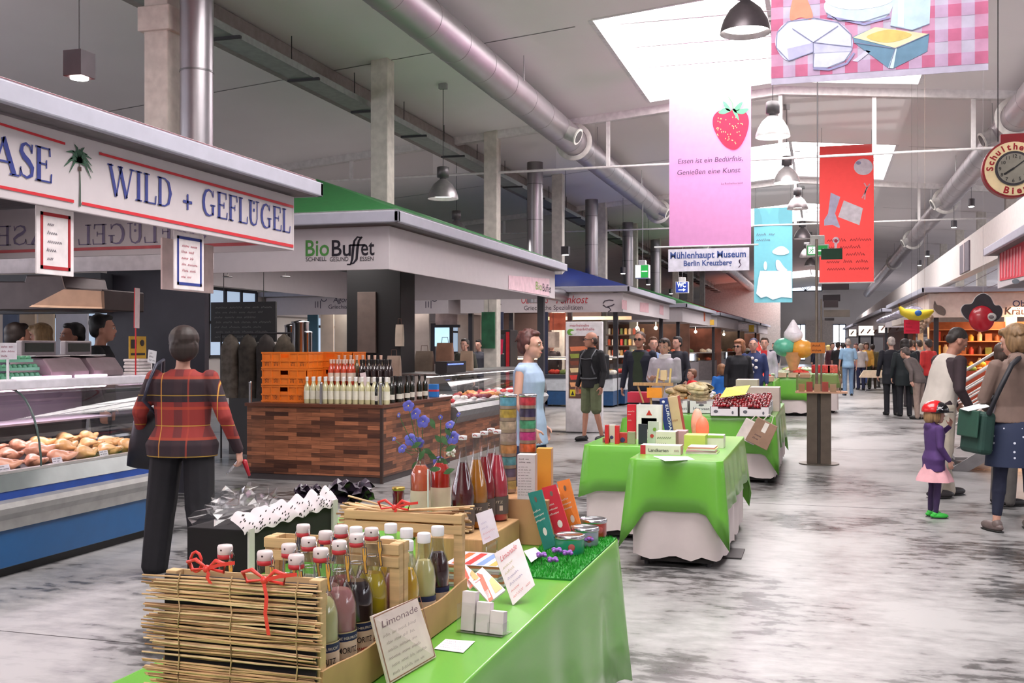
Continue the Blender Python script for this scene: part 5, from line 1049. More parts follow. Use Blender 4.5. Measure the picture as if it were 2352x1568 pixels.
def place(proto, spots, labels=None, first=True):
    for i, s in enumerate(spots):
        if i == 0: proto.location = s[:3]; proto.rotation_euler = (0, 0, s[3] if len(s) > 3 else 0); o = proto
        else: o = dup(proto, s[:3], s[3] if len(s) > 3 else 0)
        if labels: o['label'] = labels[i]
w1 = wine(m((198, 192, 150), .08, coat=1, noise=.03), None, (226, 222, 218), (222, 218, 200), label='white wine bottle with a white capsule on the wood-clad counter', group='white wine bottles on the wood-clad counter')
spots = []
for i in range(14): spots.append((-5.83+.078*i, 11.12+.0*i, .9, R.random()))
for i in range(13): spots.append((-5.79+.078*i, 11.22, .9, R.random()))
place(w1, spots)
w2 = wine(DG, None, (24, 22, 24), (214, 208, 196), label='dark red wine bottle on the wood-clad counter', group='red wine bottles on the front of the wood-clad counter', lz=(.04, .1))
place(w2, [(-4.72-.0+.0-.1*i-.0, 0, 0) for i in []] or [(-4.95+.0-.09*i*1, 11.13+.1*j, .9, R.random()) for j in range(2) for i in range(-0, -0+0)]+[(x, y, .9, R.random()) for x, y in [(-4.93, 11.12), (-4.9, 11.22), (-4.88, 11.42), (-4.87, 11.62), (-4.9, 11.75), (-4.88, 11.9), (-4.9, 12.1), (-4.74+.0-.14, 12.3), (-4.88, 12.5), (-4.96, 11.32), (-4.97, 11.55), (-5.0, 11.8)]])
t = thing('bottle_riser', 'dark wooden riser holding the upper row of bottles', 'shelf', (-5.3, 11.6, .9)); b = MB(m((44, 30, 28), .6)); b.box(-.48, -.14, 0, .4, .14, .2); b.build('box', t, bevel=.004)
w3 = wine(ROS, None, (214, 190, 176), (226, 206, 190), label='rosé wine bottle in the upper row on the counter', group='rosé bottles in the upper row', name='rose_wine_bottle')
place(w3, [(-5.72+.085*i, 11.52+.08*j, 1.1, R.random()) for j in range(2) for i in range(4)])
w4 = wine(m((96, 84, 52), .08, coat=1), None, (206, 168, 150), (70, 50, 40), label='tall amber bottle with a pale capsule behind the rosé wines', group='amber bottles in the upper row', h=.36)
place(w4, [(-5.70+.08*i, 11.7, 1.1, R.random()) for i in range(8)])
w5 = wine(DR, None, (20, 18, 20), (220, 214, 206), label='dark bottle in the upper row right of the rosé wines', group='dark bottles in the upper row', lz=(.03, .1))
place(w5, [(-5.32+.085*i, 11.52+.09*j, 1.1, R.random()) for j in range(2) for i in range(5)])
t = thing('price_flyer', 'white price sheet standing among the wine bottles', 'price sign', (-5.18, 11.32, 1.12)); b = MB(m((226, 206, 210), .6)); b.at(ry=-.2); b.box(-.035, -.003, -.2, .035, .003, .14); b.build('sheet', t); b = MB((150, 60, 80)); b.at(ry=-.2); b.scrawl((-.03, -.005, -.02), XX, UP, .06, .14, 6, .003, 8); b.build('print', t)
b = MB(m((44, 120, 200), .5)); b.box(-.06, -.04, 0, .06, .04, .17); b.m(m((200, 60, 80))); b.box(-.061, -.041, .07, .061, .041, .1); o = b.build('blue_carton', bevel=.004); o.location = (-4.93, 12.95, .9); tag(o, 'blue and pink carton at the right end of the wood-clad counter', 'box')
for x, y, w in ((WX0+.03, WY0+.03, 'left'), (-5.6, WY0+.03, 'middle'), (WX1-.03, WY0+.03, 'right')):
    t = thing('counter_post', '%s steel glass-holder post on the front edge of the wine counter' % w, 'post', (x, y, .9)); b = MB(STEEL); b.cyl((0, 0, 0), (0, 0, .22), .018, n=10); b.build('tube', t); b = MB(CHROME); b.ell((0, 0, .235), .02, 10, 6); b.build('knob', t)
lamp('stall_light', 'AREA', (-6.6, 14.6, 2.9), 125, 1.2, (1, .93, .9), (0, 0, 0), 5)
lamp('stall_light', 'AREA', (-6.6, 5.2, 2.9), 95, 1.2, (1, .86, .8), (0, 0, 0), 5)  # area light added in the poultry stall to brighten the mirrored panel
for px in (523, 655):
    p = at(px, 634, y=12.6); b = MB(m((255, 245, 225), .5, noise=0, emit=25)); b.cyl((0, 0, -.012), (0, 0, 0), .045, n=14); b.m(STEEL); b.lathe([(.05, -.016), (.065, -.016), (.065, 0), (.05, 0)], 16); b.cyl((0, 0, 0), (0, 0, 2.98-p.z), .006, n=5); o = b.build('downlight'); o.location = p; tag(o, 'small round downlight under the green-roofed canopy, %s one' % ('left' if px < 600 else 'right'), 'lamp')
# pillar and kitchen things behind
b = MB(m((12, 11, 14), .6)); b.box(-6.42, 13.42, 0, -5.6, 13.95, 3.0); tag(b.build('dark_pillar', bevel=.01), 'broad black pillar behind the wine bottles', 'pillar')
b = MB(m((104, 90, 84), .7)); a = at(822, 810, y=13.4); c = at(864, 670, y=13.4); b.box(a.x, 13.38, a.z, c.x, 13.42, c.z); tag(b.build('notice_board', bevel=.004), 'tall grey-brown board on the black pillar', 'board')
p = at(555, 740, y=13.2); t = thing('menu_board', 'black menu board behind the orange crates', 'blackboard', (p.x, 13.2, 1.7)); a = at(484, 785, y=13.2); c = at(633, 692, y=13.2)
b = MB(m((26, 24, 26), .6)); b.box(a.x, 13.2, a.z, c.x, 13.24, c.z); b.build('panel', t, world=True); b = MB((120, 118, 116)); b.scrawl((a.x+.06, 13.19, a.z+.04), XX, UP, c.x-a.x-.1, c.z-a.z-.08, 7, .006, 11); b.build('chalk_writing', t, world=True)
b = MB(DARK); [b.cyl((x, 13.22, c.z), (x, 13.22, 3.0), .006, n=4) for x in (a.x+.2, c.x-.2)]; b.build('wires', t, world=True)
for px, r, h1, w in ((668, .09, .55, 'left'), (690, .125, .6, 'widest, middle'), (706, .07, .45, 'right')):
    p = at(px, 790, y=13.7); t = thing('steel_urn', 'tall shiny steel urn behind the bottles, %s one' % w, 'urn', (p.x, 13.7, 1.3)); b = MB(CHROME); b.lathe([(r, 0), (r, h1), (r*1.05, h1+.01), (r*1.05, h1+.03), (.01, h1+.05)], 20); b.build('cylinder', t); b = MB(BLACK); b.cyl((-.05, -r-.02, .1), (.05, -r-.02, .1), .012, n=6); b.build('handle', t)
b = MB(m((36, 30, 30), .5)); b.box(-8.3, 13.42, .0, -6.46, 14.0, 1.3); tag(b.build('back_counter', bevel=.006), 'dark back counter under the steel urns', 'counter')
for px, py, w, h, col, Y, lab in ((905, 840, .2, .28, (150, 130, 116), 13.3, 'brown paper bag hanging left of the red tote'), (918, 770, .12, .3, (190, 176, 160), 13.4, 'pale paper notice on the side of the black pillar'), (912, 0, 0, 0, (0, 0, 0), 0, ''),
        (1022, 835, .26, .42, (128, 92, 74), 14.4, 'tall brown paper bag beside the glass cabinet'), (1024, 815, .24, .3, (150, 30, 34), 14.6, 'red paper bag behind the tall brown one'), (975, 820, .28, .3, (112, 96, 84), 14.5, 'grey-brown sack left of the red paper bag'),
        (1072, 825, .2, .3, (140, 118, 100), 15, 'brown paper bag right of the red one')):
    if not w: continue
    p = at(px, py, y=Y); t = thing('paper_bag', lab, 'paper bag', (p.x, Y, 1.2 if Y > 14.2 else p.z-h/2)); b = MB(m(col, .85, bump=.6)); b.loft([[(math.copysign(abs(math.cos(q))**.4, math.cos(q))*w/2*f, math.copysign(abs(math.sin(q))**.4, math.sin(q))*w*.28*f2, z*h) for q in [2*pi*i/16 for i in range(16)]] for z, f, f2 in ((0, 1, 1), (.3, 1.02, 1), (.75, .97, .8), (1, .94, .35))]); b.build('bag', t)
    b = MB(m((90, 60, 50))); b.tube([(-w*.2, 0, h), (-w*.17, 0, h+.08), (w*.17, 0, h+.08), (w*.2, 0, h)], .005, 5); b.build('handle', t)
b = MB(BLACK); b.box(-5.12, 13.5, 1.2, -4.95, 14.3, 1.36); b.m(m((90, 110, 255), .5, noise=0, emit=5))
for i in range(12): b.ell((-4.945, 13.55+.055*i, 1.32), .009, 6, 4)
tag(b.build('led_display'), 'black display box with a row of blue lights', 'display')
# ---------------- glass display cabinet right of the wine counter ----------------
t = thing('refrigerated_counter', 'glass display cabinet with trays right of the wood-clad counter', 'display counter', (-5.1, 15.8, 0)); GX = -4.78; a0, a1 = 13.42, 18.3
b = MB(PLK); b.box(GX-.9, a0, 0, GX-.1, a1, .55); b.build('cladding', t, world=True); b = MB(m((186, 66, 72), .4)); b.box(GX-.1, a0, .56, GX-.08, a1, .585); b.build('red_line', t, world=True)
b = MB(m((130, 130, 132), .35, .6)); b.prism([(GX-.1, .5), (GX, .6), (GX+.03, .68), (GX-.02, .74), (GX-.9, .74), (GX-.9, .5)], a0, a1); b.build('metal_body', t, world=True)
b = MB(m((120, 118, 118), .3, .5)); b.box(GX-.85, a0, 1.16, GX-.3, a1, 1.2); b.build('top_shelf', t, world=True, bevel=.01)
prof2 = [(GX-.02, .74)]+[(GX-.02-.3*(1-math.cos(a)), .74+.44*math.sin(a)) for a in [i*pi/2/7 for i in range(1, 8)]]
b = MB(GLASS); n = len(prof2); b.add([(x, y, z) for y in (a0, a1) for x, z in prof2], [(i, i+1, n+i+1, n+i) for i in range(n-1)], True); b.build('curved_glass', t, world=True)
b = MB(STEEL); b.tube([(x+.003, a1, z) for x, z in prof2], .016, 6); b.build('end_rim', t, world=True)
b = MB(m((255, 245, 250), .5, noise=0, emit=5)); b.box(GX-.5, a0+.1, 1.14, GX-.42, a1-.1, 1.158); b.build('light_tube', t, world=True)
lamp('cabinet_light', 'AREA', (GX-.45, (a0+a1)/2, 1.12), 16, .1, (1, .95, .95), (0, 0, 0), 4.4)
for i in range(7):
    y = a0+.35+.68*i; b = MB(m((206, 204, 206), .3, .4)); b.box(-.36, -.3, 0, .36, .3, .03); o = b.build('food_tray', bevel=.004); o.location = (GX-.45, y, .745); tag(o, 'steel food tray in the glass cabinet beside the wine counter', 'tray', 'trays in the glass cabinet')
    b = MB(m([(200, 60, 70), (226, 220, 214), (150, 60, 60), (220, 150, 90)][i % 4], .6, noise=.2, scale=30, bump=.6)); q = random.Random(i)
    for j in range(16): b.ell((q.uniform(-.3, .3), q.uniform(-.24, .24), q.uniform(.02, .06)), (q.uniform(.03, .07), q.uniform(.03, .07), .03), 8, 5)
    o = b.build('chopped_salad'); o.location = (GX-.45, y, .775); o['kind'] = 'stuff'; tag(o, 'heap of %s food in a cabinet tray' % ['red', 'white', 'dark red', 'orange'][i % 4], 'food', 'food heaps in the glass cabinet')
# ---------------- green tables ----------------
GCL = m((104, 176, 58), .3, noise=.03, scale=3, coat=.3); SKW = m((226, 214, 212), .85, noise=.03, trans=.1)
def drape(t, poly, zt, base, corner, flare=.03, cflare=.045, c=.12, name='tablecloth', mat=None, seed=0, wave=.012, skip=()):
    "cloth over a table top: poly is the top outline, corners hang lower in folds"
    P = [V3((x, y, 0)) for x, y in poly]; n = len(P); pts = []
    for i in range(n):
        a, b_ = P[i], P[(i+1) % n]; L_ = (b_-a).length; k = max(int(L_/.05), 4); nr = V3(((b_-a).y, -(b_-a).x, 0)).normalized()
        for j in range(k):
            f = j/k; dl = min(f*L_, (1-f)*L_); w = max(0, 1-dl/c); p = a.lerp(b_, f)
            na = V3(((P[i]-P[i-1]).y, -(P[i]-P[i-1]).x, 0)).normalized(); nb = V3(((P[(i+2) % n]-b_).y, -(P[(i+2) % n]-b_).x, 0)).normalized()
            nn = (nr+(na if f < .5 else nb)*(w**2)*(1 if f < .5 else 1)); nn.normalize(); drop = 0 if i in skip else base+(corner-base)*w**1.25
            pts.append((p, nn, w, drop, (i*7.1+f*L_)))
    b = MB(mat or GCL); rows = [(0, 0), (.004, .012)]+[(None, t_) for t_ in (.15, .4, .7, 1)]; rings = []
    for r0, t_ in rows:
        rg = []
        for p, nn, w, drop, s in pts:
            if r0 is not None: q = p+nn*r0; rg.append((q.x, q.y, zt+(.004 if r0 == 0 else -.004)))
            else:
                fl = flare*t_+cflare*w*t_+wave*t_*math.sin(s*9+seed)+wave*.6*math.sin(s*17+seed)*t_
                q = p+nn*(.006+fl); rg.append((q.x, q.y, zt-drop*t_))
        rings.append(rg)
    b.loft(rings, caps=False); b.add(rings[0], [tuple(range(len(pts)))]); o = b.build(name)
    so = o.modifiers.new('solid', 'SOLIDIFY'); so.thickness = .003; so.offset = -1; return o
def rrect(x0, x1, y0, y1, r, n=5):
    o = []
    for cx, cy, a0 in ((x1-r, y0+r, -pi/2), (x1-r, y1-r, 0), (x0+r, y1-r, pi/2), (x0+r, y0+r, pi)):
        for i in range(n+1): a = a0+pi/2*i/n; o.append((cx+r*math.cos(a), cy+r*math.sin(a)))
    return o
def table(label, x0, x1, y0, y1, z=.76, base=.36, corner=.6, r=.12, clabel=None, skip=(), seed=0, skz=.07, group=None):
    t = thing('market_table', label, 'table', ((x0+x1)/2, (y0+y1)/2, 0), group=group)
    b = MB(m((150, 120, 90), .6)); b.box(x0, y0, z-.03, x1, y1, z); b.build('table_top', t, world=True)
    out = rrect(x0-.012, x1+.012, y0-.012, y1+.012, r*.75); k = len(out); pts = []
    for i in range(k):
        a = V3((*out[i], 0)); c = V3((*out[(i+1) % k], 0)); m_ = max(int((c-a).length/.06), 1)
        for j in range(m_): pts.append(a.lerp(c, j/m_))
    cx, cy = (x0+x1)/2, (y0+y1)/2; rings = []
    for f, zz in ((0, z-.035), (.4, z*.6), (1, skz)):
        rings.append([(p.x+(p.x-cx)*0+.012*math.sin(i*.9)*f, p.y+.012*math.cos(i*.8)*f, zz+(.014*math.sin(i*1.3+seed) if f == 1 else 0)) for i, p in enumerate(pts)])
    b = MB(SKW); b.loft(rings, caps=False); b.build('table_skirt', t, world=True)
    b = MB(m((40, 36, 36), .7)); b.box(x0+.06, y0+.06, .03, x1-.06, y1-.06, .06); b.build('base_shelf', t, world=True)
    for sx in (0, 1):
        for sy in (0, 1): b = MB(DARK); X = (x0+.1, x1-.1)[sx]; Y = (y0+.1, y1-.1)[sy]; b.cyl((X, Y, 0), (X, Y, z-.03), .02, n=8); b.build('leg', t, world=True)
    cl = drape(t, [(x0-.004, y0-.004), (x1+.004, y0-.004), (x1+.004, y1+.004), (x0-.004, y1+.004)], z+.002, base, corner, seed=seed, skip=skip)
    tag(cl, clabel, 'tablecloth', group=(group+', cloths') if group else None); return t
ZT = .766
table('long market table nearest the camera, under a glossy green cloth', -1.62, -.83, .95, 4.3, base=.54, corner=.6, clabel='glossy green cloth on the nearest table with the bottles', seed=1)
t = thing('market_table', 'angled table joined to the left of the nearest table', 'table', (-1.9, 3.9, 0)); b = MB(m((150, 120, 90), .6)); PG = [(-1.64, 2.45), (-1.64, 4.9), (-1.95, 5.0), (-2.3, 4.2), (-2.2, 3.5), (-1.7, 2.45)]
b.prismz(PG[::-1], .72, .757); b.build('table_top', t, world=True)
b = MB(SKW); b.prismz([(x*.97-.05, y*.97+.1) for x, y in PG[::-1]], .1, .72); b.build('table_skirt', t, world=True)
for x, y in ((-1.75, 2.8), (-1.72, 4.7), (-2.1, 4.3)): b = MB(DARK); b.cyl((x, y, 0), (x, y, .72), .02, n=8); b.build('leg', t, world=True)
tag(drape(t, PG[::-1], .76, .3, .36, flare=.02, cflare=.03), 'green cloth on the angled table behind the swing-top bottles', 'tablecloth')
# wooden crates with bottles
WOOD = m((206, 172, 126), .7, noise=.16, scale=6, stretch=(1, 1, 12)); WOODD = m((186, 146, 100), .7, noise=.18, scale=5, stretch=(12, 1, 1))
def crate(label, y0, y1, x0=-1.42, x1=-1.035, h=.3):
    t = thing('wooden_crate', label, 'crate', ((x0+x1)/2, (y0+y1)/2, ZT)); z = ZT
    for x in (x0, x1-.028):
        for y in (y0, y1-.028): b = MB(WOOD); b.box(x, y, z, x+.028, y+.028, z+h); b.build('corner_post', t, world=True, bevel=.002)
    for x in (x0-.006, x1):
        b = MB(WOODD); n = 12; pts = [(y0, z+.004), (y1, z+.004)]+[(y1-(y1-y0)*i/n, z+.105-.014*math.sin(pi*i/n)**2) for i in range(n+1)]
        k = len(pts); b.add([(x, p, q) for p, q in pts]+[(x+.006, p, q) for p, q in pts], [tuple(range(k)), tuple(range(2*k-1, k-1, -1))]+[(i, i+k, (i+1) % k+k, (i+1) % k) for i in range(k)]); b.build('side_board', t, world=True)
    for y in (y0+.028, y1-.034):
        for i in range(2): b = MB(WOOD); b.box(x0, y, z+h-.06+.032*i, x1, y+.006, z+h-.034+.032*i); b.build('end_slat', t, world=True, bevel=.001)
    b = MB(WOODD); b.box(x0, y0, z, x1, y1, z+.008); b.build('floor_board', t, world=True); return t
crate('near wooden crate holding the swing-top bottles', 2.035, 2.5); crate('far wooden crate holding the screw-cap bottles', 2.505, 2.985)
REED = m((200, 160, 116), .7, noise=.3, scale=14); REED2 = m((218, 184, 142), .7, noise=.25, scale=14); REED3 = m((150, 112, 78), .8, noise=.3, scale=14)
q = random.Random(5)
t = thing('reed_mat', 'brown reed mat tied in front of the near crate', 'reed mat', (-1.23, 2.02, ZT))
b = MB(REED); zz = .70
while zz < 1.058:
    b.m((REED, REED2, REED3)[q.randrange(3)]); y = 2.012+q.uniform(-.006, .007); l = q.uniform(-.045, 0); r_ = q.uniform(-.01, .014); s = q.uniform(-.012, .009)
    b.tube([(-1.42+l, y, zz+q.uniform(-.003, .003)), (-1.3, y-.002, zz+s*.3+q.uniform(-.003, .003)), (-1.17, y-.001, zz+s*.6+q.uniform(-.003, .003)), (-1.03+r_, y, zz+s)], [.002, .0028, .0026, .0018], 5); zz += q.uniform(.0016, .0034) if q.random() < .965 else .011
b.build('reeds', t, world=True)
b = MB(m((28, 22, 24), .8)); b.box(-1.415, 2.024, ZT, -1.04, 2.03, 1.06); b.build('dark_backing', t, world=True)
for x in (-1.365, -1.235, -1.075): b = MB(m((196, 160, 120), .7)); b.tube([(x+.003*math.sin(i*1.9), 2.004+.003*math.sin(i*2.3), .7+.37*i/14) for i in range(15)], .0018, 5); b.build('binding_string', t, world=True)
t = thing('reed_bundle', 'bundle of thin reeds lying on the far end of the far crate', 'reed bundle', (-1.23, 2.99, 1.07))
b = MB(REED2)
for i in range(46):
    b.m((REED, REED2, REED2, REED3)[q.randrange(4)]); yy = 3.0+q.uniform(-.025, .03); z = 1.0+q.uniform(0, .085); f = q.uniform(-.03, .03)
    b.tube([(-1.46+q.uniform(-.01, .05), yy, z+f), (-1.25, 3.0+(yy-3)*.4, 1.045+(z-1.045)*.5), (-1.03+q.uniform(-.06, .01), yy, z-f*.3)], .003, 5)
b.build('reeds', t, world=True)
RIB = m((226, 62, 54), .4, noise=.05)
def ribbon(b, pts, w=.012):
    b.loft([[V3(p)+V3((-w/2, 0, 0) if abs(pts[min(i+1, len(pts)-1)][0]-pts[max(i-1, 0)][0]) < abs(pts[min(i+1, len(pts)-1)][2]-pts[max(i-1, 0)][2]) else (0, 0, -w/2)), V3(p)+V3((w/2, 0, 0) if abs(pts[min(i+1, len(pts)-1)][0]-pts[max(i-1, 0)][0]) < abs(pts[min(i+1, len(pts)-1)][2]-pts[max(i-1, 0)][2]) else (0, 0, w/2))] for i, p in enumerate(pts)], caps=False, close=False)
def bow(lab, c, tail, big=1.0):
    t = thing('ribbon_bow', lab, 'ribbon', c); b = MB(RIB); s = .04*big
    for k in (-1, 1): b.tube([(0, 0, 0), (k*s*.7, -.008, s*.55), (k*s*1.3, -.004, s*.35), (k*s*1.1, .0, -s*.15), (0, 0, 0)], [.002, .005, .005, .004, .002], 6)
    b.ell((0, -.004, 0), (.009, .009, .009), 8, 6); b.build('loops', t)
    b = MB(RIB); ribbon(b, [(0, -.008, 0), (.01, -.012, -tail*.3), (.006, -.011, -tail*.6), (.014, -.01, -tail)], .009); b.build('tail', t); b = MB(RIB); ribbon(b, [(0, -.006, 0), (s, -.01, .012), (s*2, -.008, .018)], .008); b.build('tail', t)
p = at(480, 1325, y=2.0); bow('red ribbon bow with a tall loop at the left end of the reed mat', (p.x, 1.995, p.z+.02), .03, .9)
b = MB(RIB); c = V3((at(452, 1310, y=2.0).x, 1.997, at(452, 1310, y=2.0).z)); b.tube([c+V3((.014*math.sin(a), 0, .02-.022*math.cos(a))) for a in [i*2*pi/10 for i in range(11)]], .0035, 5); tag(b.build('ribbon_curl'), 'curled red ribbon loop standing above the reed mat', 'ribbon')
p = at(612, 1330, y=2.0); bow('red ribbon bow with a long tail hanging down the reed mat', (p.x, 1.995, p.z), .115, 1.0)
p = at(905, 1165, y=2.96); bow('red ribbon bow around the reed bundle on the far crate', (p.x, 2.965, p.z), .02, 1.0)
# swing-top bottles
def juice(col, dark=False): return m(col, .12, coat=.6, noise=.05, scale=20)
def swing(col, label, lab=True, h=.335, capcol=(226, 214, 214), group=None, ang=0, fill=.66, txt=True):
    t = thing('swing_top_bottle', label, 'bottle', (0, 0, 0), 0, group); r = .041
    body = [(r*.85, 0), (r, .01), (r, h*.5), (r*.97, h*.56), (r*.78, h*.64), (r*.52, h*.7), (.0165, h*.75), (.015, h*.8), (.0135, h*.93)]
    b = MB(m((214, 220, 216), .06, thin=.5)); b.lathe(body, 20, caps=False); b.build('glass', t)
    lh = h*fill; pr = [(q_-.0025, max(z, .005)) for q_, z in body if z < lh]; pr.append((max(pr[-1][0]-.006, .012), lh)); b = MB(juice(col)); b.lathe(pr, 20); b.build('drink', t)
    if lab:
        b = MB(m((224, 206, 176), .7)); b.lathe([(r+.001, .02), (r+.001, .105)], 20, caps=False); b.m(m((30, 44, 84), .6)); b.lathe([(r+.0014, .105), (r+.0014, .124)], 20, caps=False)
        b.m(m((200, 180, 140), .6)); b.lathe([(r+.0014, .124), (r+.0014, .127)], 20, caps=False); b.build('paper_label', t)
        if txt:
            lb = MB(m((30, 24, 22), .6)); W_ = .05
            def wrap(s, size, z, col, w):
                lb.m(m(col, .6)); vs, fs, tw = glyphs(s, .01); k = w/tw
                lb.add([((r+.0022)*math.cos(ang+(v.x-tw/2)*k/r), (r+.0022)*math.sin(ang+(v.x-tw/2)*k/r), z+v.y*size) for v in vs], fs)
            wrap('MORITZ', .019, .078, (36, 26, 26), .052); wrap('CITRUS' if sum(col) > 400 else 'PAMPEL', .012, .058, (176, 60, 40), .034); wrap('REINE HEILFRUCHT', .009, .11, (220, 214, 200), .07)
            lb.build('label_print', t)
    b = MB(m(capcol, .35)); b.lathe([(.0155, h*.935), (.0175, h*.94), (.018, h*.985), (.016, h), (.002, h)], 16); b.m(m((60, 34, 40))); b.ell((0, -.0175, h*.972), (.0025, .0015, .0025), 6, 4); b.build('porcelain_stopper', t)
    b = MB(m((196, 52, 60), .5)); b.lathe([(.0145, h*.905), (.0175, h*.91), (.018, h*.935), (.015, h*.94)], 16); b.build('rubber_seal', t)
    b = MB(CHROME); 
    for s in (-1, 1): b.tube([(s*.0175, 0, h*.965), (s*.021, .004, h*.93), (s*.019, .006, h*.86), (s*.0165, 0, h*.79)], .0012, 5)
    b.tube([(.0165*math.cos(a), .0165*math.sin(a), h*.79) for a in [i*pi/6 for i in range(13)]], .0013, 5); b.tube([(.0175, 0, h*.965), (.019, -.01, h*.95), (.021, -.014, h*.9), (.023, -.008, h*.8), (.026, 0, h*.72)], .0014, 5); b.build('wire_clip', t)
    b = MB(m((214, 160, 70), .5, noise=.2, scale=60)); b.prism([(.016, h*.9), (.024, h*.9), (.0265, h*.84), (.024, h*.8), (.0275, h*.72), (.023, h*.715), (.0195, h*.79), (.017, h*.84)], -.012, -.010); b.m(m((36, 36, 70), .5)); b.prism([(.0145, h*.905), (.0255, h*.905), (.028, h*.84), (.0255, h*.8), (.029, h*.715), (.0215, h*.71), (.018, h*.79), (.0155, h*.84)], -.0098, -.009); b.build('paper_seal', t)
    return t
SW = [((-1.10, 2.165), (214, 206, 150), 'pale yellow swing-top bottle at the crate edge, nearest of the open row'), ((-1.10, 2.26), (190, 128, 132), 'pink grapefruit swing-top bottle between the pale yellow and the dark one'), ((-1.10, 2.355), (34, 14, 22), 'almost black swing-top bottle in the near crate'), ((-1.10, 2.445), (206, 180, 36), 'bright yellow swing-top bottle beside the crate divider'),
      ((-1.118, 2.082), (190, 52, 34), 'red swing-top bottle right behind the reed mat corner'), ((-1.206, 2.1), (214, 208, 166), 'swing-top bottle behind the ribbon tail of the reed mat'), ((-1.33, 2.135), (210, 206, 170), 'leftmost swing-top bottle behind the reed mat'), ((-1.195, 2.19), (208, 188, 60), 'yellow swing-top bottle behind the mat, second row'),
      ((-1.19, 2.278), (196, 190, 160), 'swing-top bottle in the second row beside the pink one'), ((-1.19, 2.368), (186, 130, 130), 'swing-top bottle in the second row beside the black one'), ((-1.19, 2.456), (180, 60, 60), 'swing-top bottle in the second row beside the divider'), ((-1.29, 2.44), (200, 196, 170), 'swing-top bottle at the far left of the near crate')]
for i, ((x, y), c, lab) in enumerate(SW):
    t = swing(c, lab, ang=-pi/2+.62+.12*math.sin(i*2), group='swing-top bottles in the near crate', fill=.66 if i < 5 else .6, txt=i < 5); t.location = (x, y, ZT+.008); t.rotation_euler = (0, 0, [.1, .25, .3, .35, -.2, .15, 0, -.1, .5, 2.9, 3.2, 3.0][i])
# screw-cap bottles
def screw(col, lab):
    t = thing('juice_bottle', lab, 'bottle', group='screw-cap bottles in the far crate'); h = .272; r = .033
    body = [(r*.85, 0), (r, .01), (r, h*.42), (r*1.04, h*.52), (r*.9, h*.64), (r*.6, h*.74), (.0175, h*.8), (.0165, h*.9)]
    b = MB(m((214, 220, 216), .06, thin=.5)); b.lathe(body, 18, caps=False); b.build('glass', t)
    pr = [(q_-.0022, max(z, .005)) for q_, z in body if z < h*.72]+[(.018, h*.72)]; b = MB(juice(col)); b.lathe(pr, 18); b.build('drink', t)
    b = MB(m((224, 206, 176), .7)); b.lathe([(r+.001, .015), (r+.001, .085)], 18, caps=False); b.m(m((30, 44, 84), .6)); b.lathe([(r+.0013, .085), (r+.0013, .1)], 18, caps=False); b.build('paper_label', t)
    b = MB(m((228, 226, 232), .4)); b.lathe([(.0185, h*.9), (.019, h*.91), (.019, h*.99), (.017, h), (.002, h)], 16); b.build('screw_cap', t); return t
for (x, y), c, lab in (((-1.078, 2.625), (236, 184, 20), 'deep yellow screw-cap bottle, nearest the board in the far crate'), ((-1.075, 2.745), (216, 208, 150), 'pale yellow screw-cap bottle beside the deep yellow one'), ((-1.085, 2.555), (200, 130, 130), 'pink screw-cap bottle just behind the divider post'),
        ((-1.15, 2.66), (230, 190, 40), 'yellow screw-cap bottle in the second row'), ((-1.15, 2.80), (214, 206, 156), 'pale screw-cap bottle in the second row'), ((-1.17, 2.56), (198, 136, 130), 'pink screw-cap bottle in the second row'), ((-1.225, 2.70), (222, 200, 80), 'yellow screw-cap bottle in the third row'),
        ((-1.225, 2.86), (212, 206, 160), 'pale screw-cap bottle in the third row, next to the reeds'), ((-1.25, 2.60), (206, 190, 120), 'screw-cap bottle in the third row behind the divider'), ((-1.30, 2.78), (214, 206, 150), 'screw-cap bottle in the fourth row'), ((-1.077, 2.86), (62, 22, 26), 'dark brown juice bottle beside the far corner post')):
    t = screw(c, lab); t.location = (x, y, ZT+.008)
# black chest with lace
t = thing('gift_chest', 'open black chest on the angled table, edged with white paper lace', 'chest', (-2.05, 3.5, .765)); b = MB(m((24, 18, 22), .9)); b.box(-2.16, 3.22, .765, -1.9, 3.86, .93); b.build('box', t, world=True, bevel=.004)
LACE = m((226, 214, 220), .7, noise=.06, trans=.2)
b = MB(LACE); n = 44
def lf(u, v):
    y = 3.16+.72*u; sc_ = abs(math.sin(u*pi*5.5)); top = .05+.022*sc_
    return (-1.893-.06*v*math.sin(v*1.2), y, .925+v*top+.006*math.sin(u*40))
b.grid(lf, 66, 5); b.m((36, 26, 34))
for i in range(88):
    u = q.random(); v = q.uniform(.05, .8); x, y, z = lf(u, v); b.add([(x+.003, y-.006, z-.002), (x+.003, y+.002, z-.004), (x+.003, y+.007, z+.003), (x+.003, y-.001, z+.004)], [(0, 1, 2, 3)])
b.build('lace_trim', t, world=True)
b = MB(LACE); b.box(-1.9, 3.19, .77, -1.892, 3.225, .94); b.build('white_edge', t, world=True); b = MB(LACE); b.box(-1.9, 3.83, .79, -1.89, 3.87, .95); b.build('white_edge', t, world=True)
b = MB(m((236, 236, 240), .12, thin=.7)); b.M = Matrix.Translation((-2.05, 3.4, .95))
def crumple(u, v): a = u*2*pi; e = v*pi/2; r = .11+.03*math.sin(a*5)*math.cos(e*3)+.015*math.sin(a*9+e*7); return (r*.9*math.cos(a)*math.cos(e), r*2*math.sin(a)*math.cos(e), max(0, r*.8*math.sin(e)))
b.grid(crumple, 26, 8, sm=False); b.build('cellophane', t, world=True)
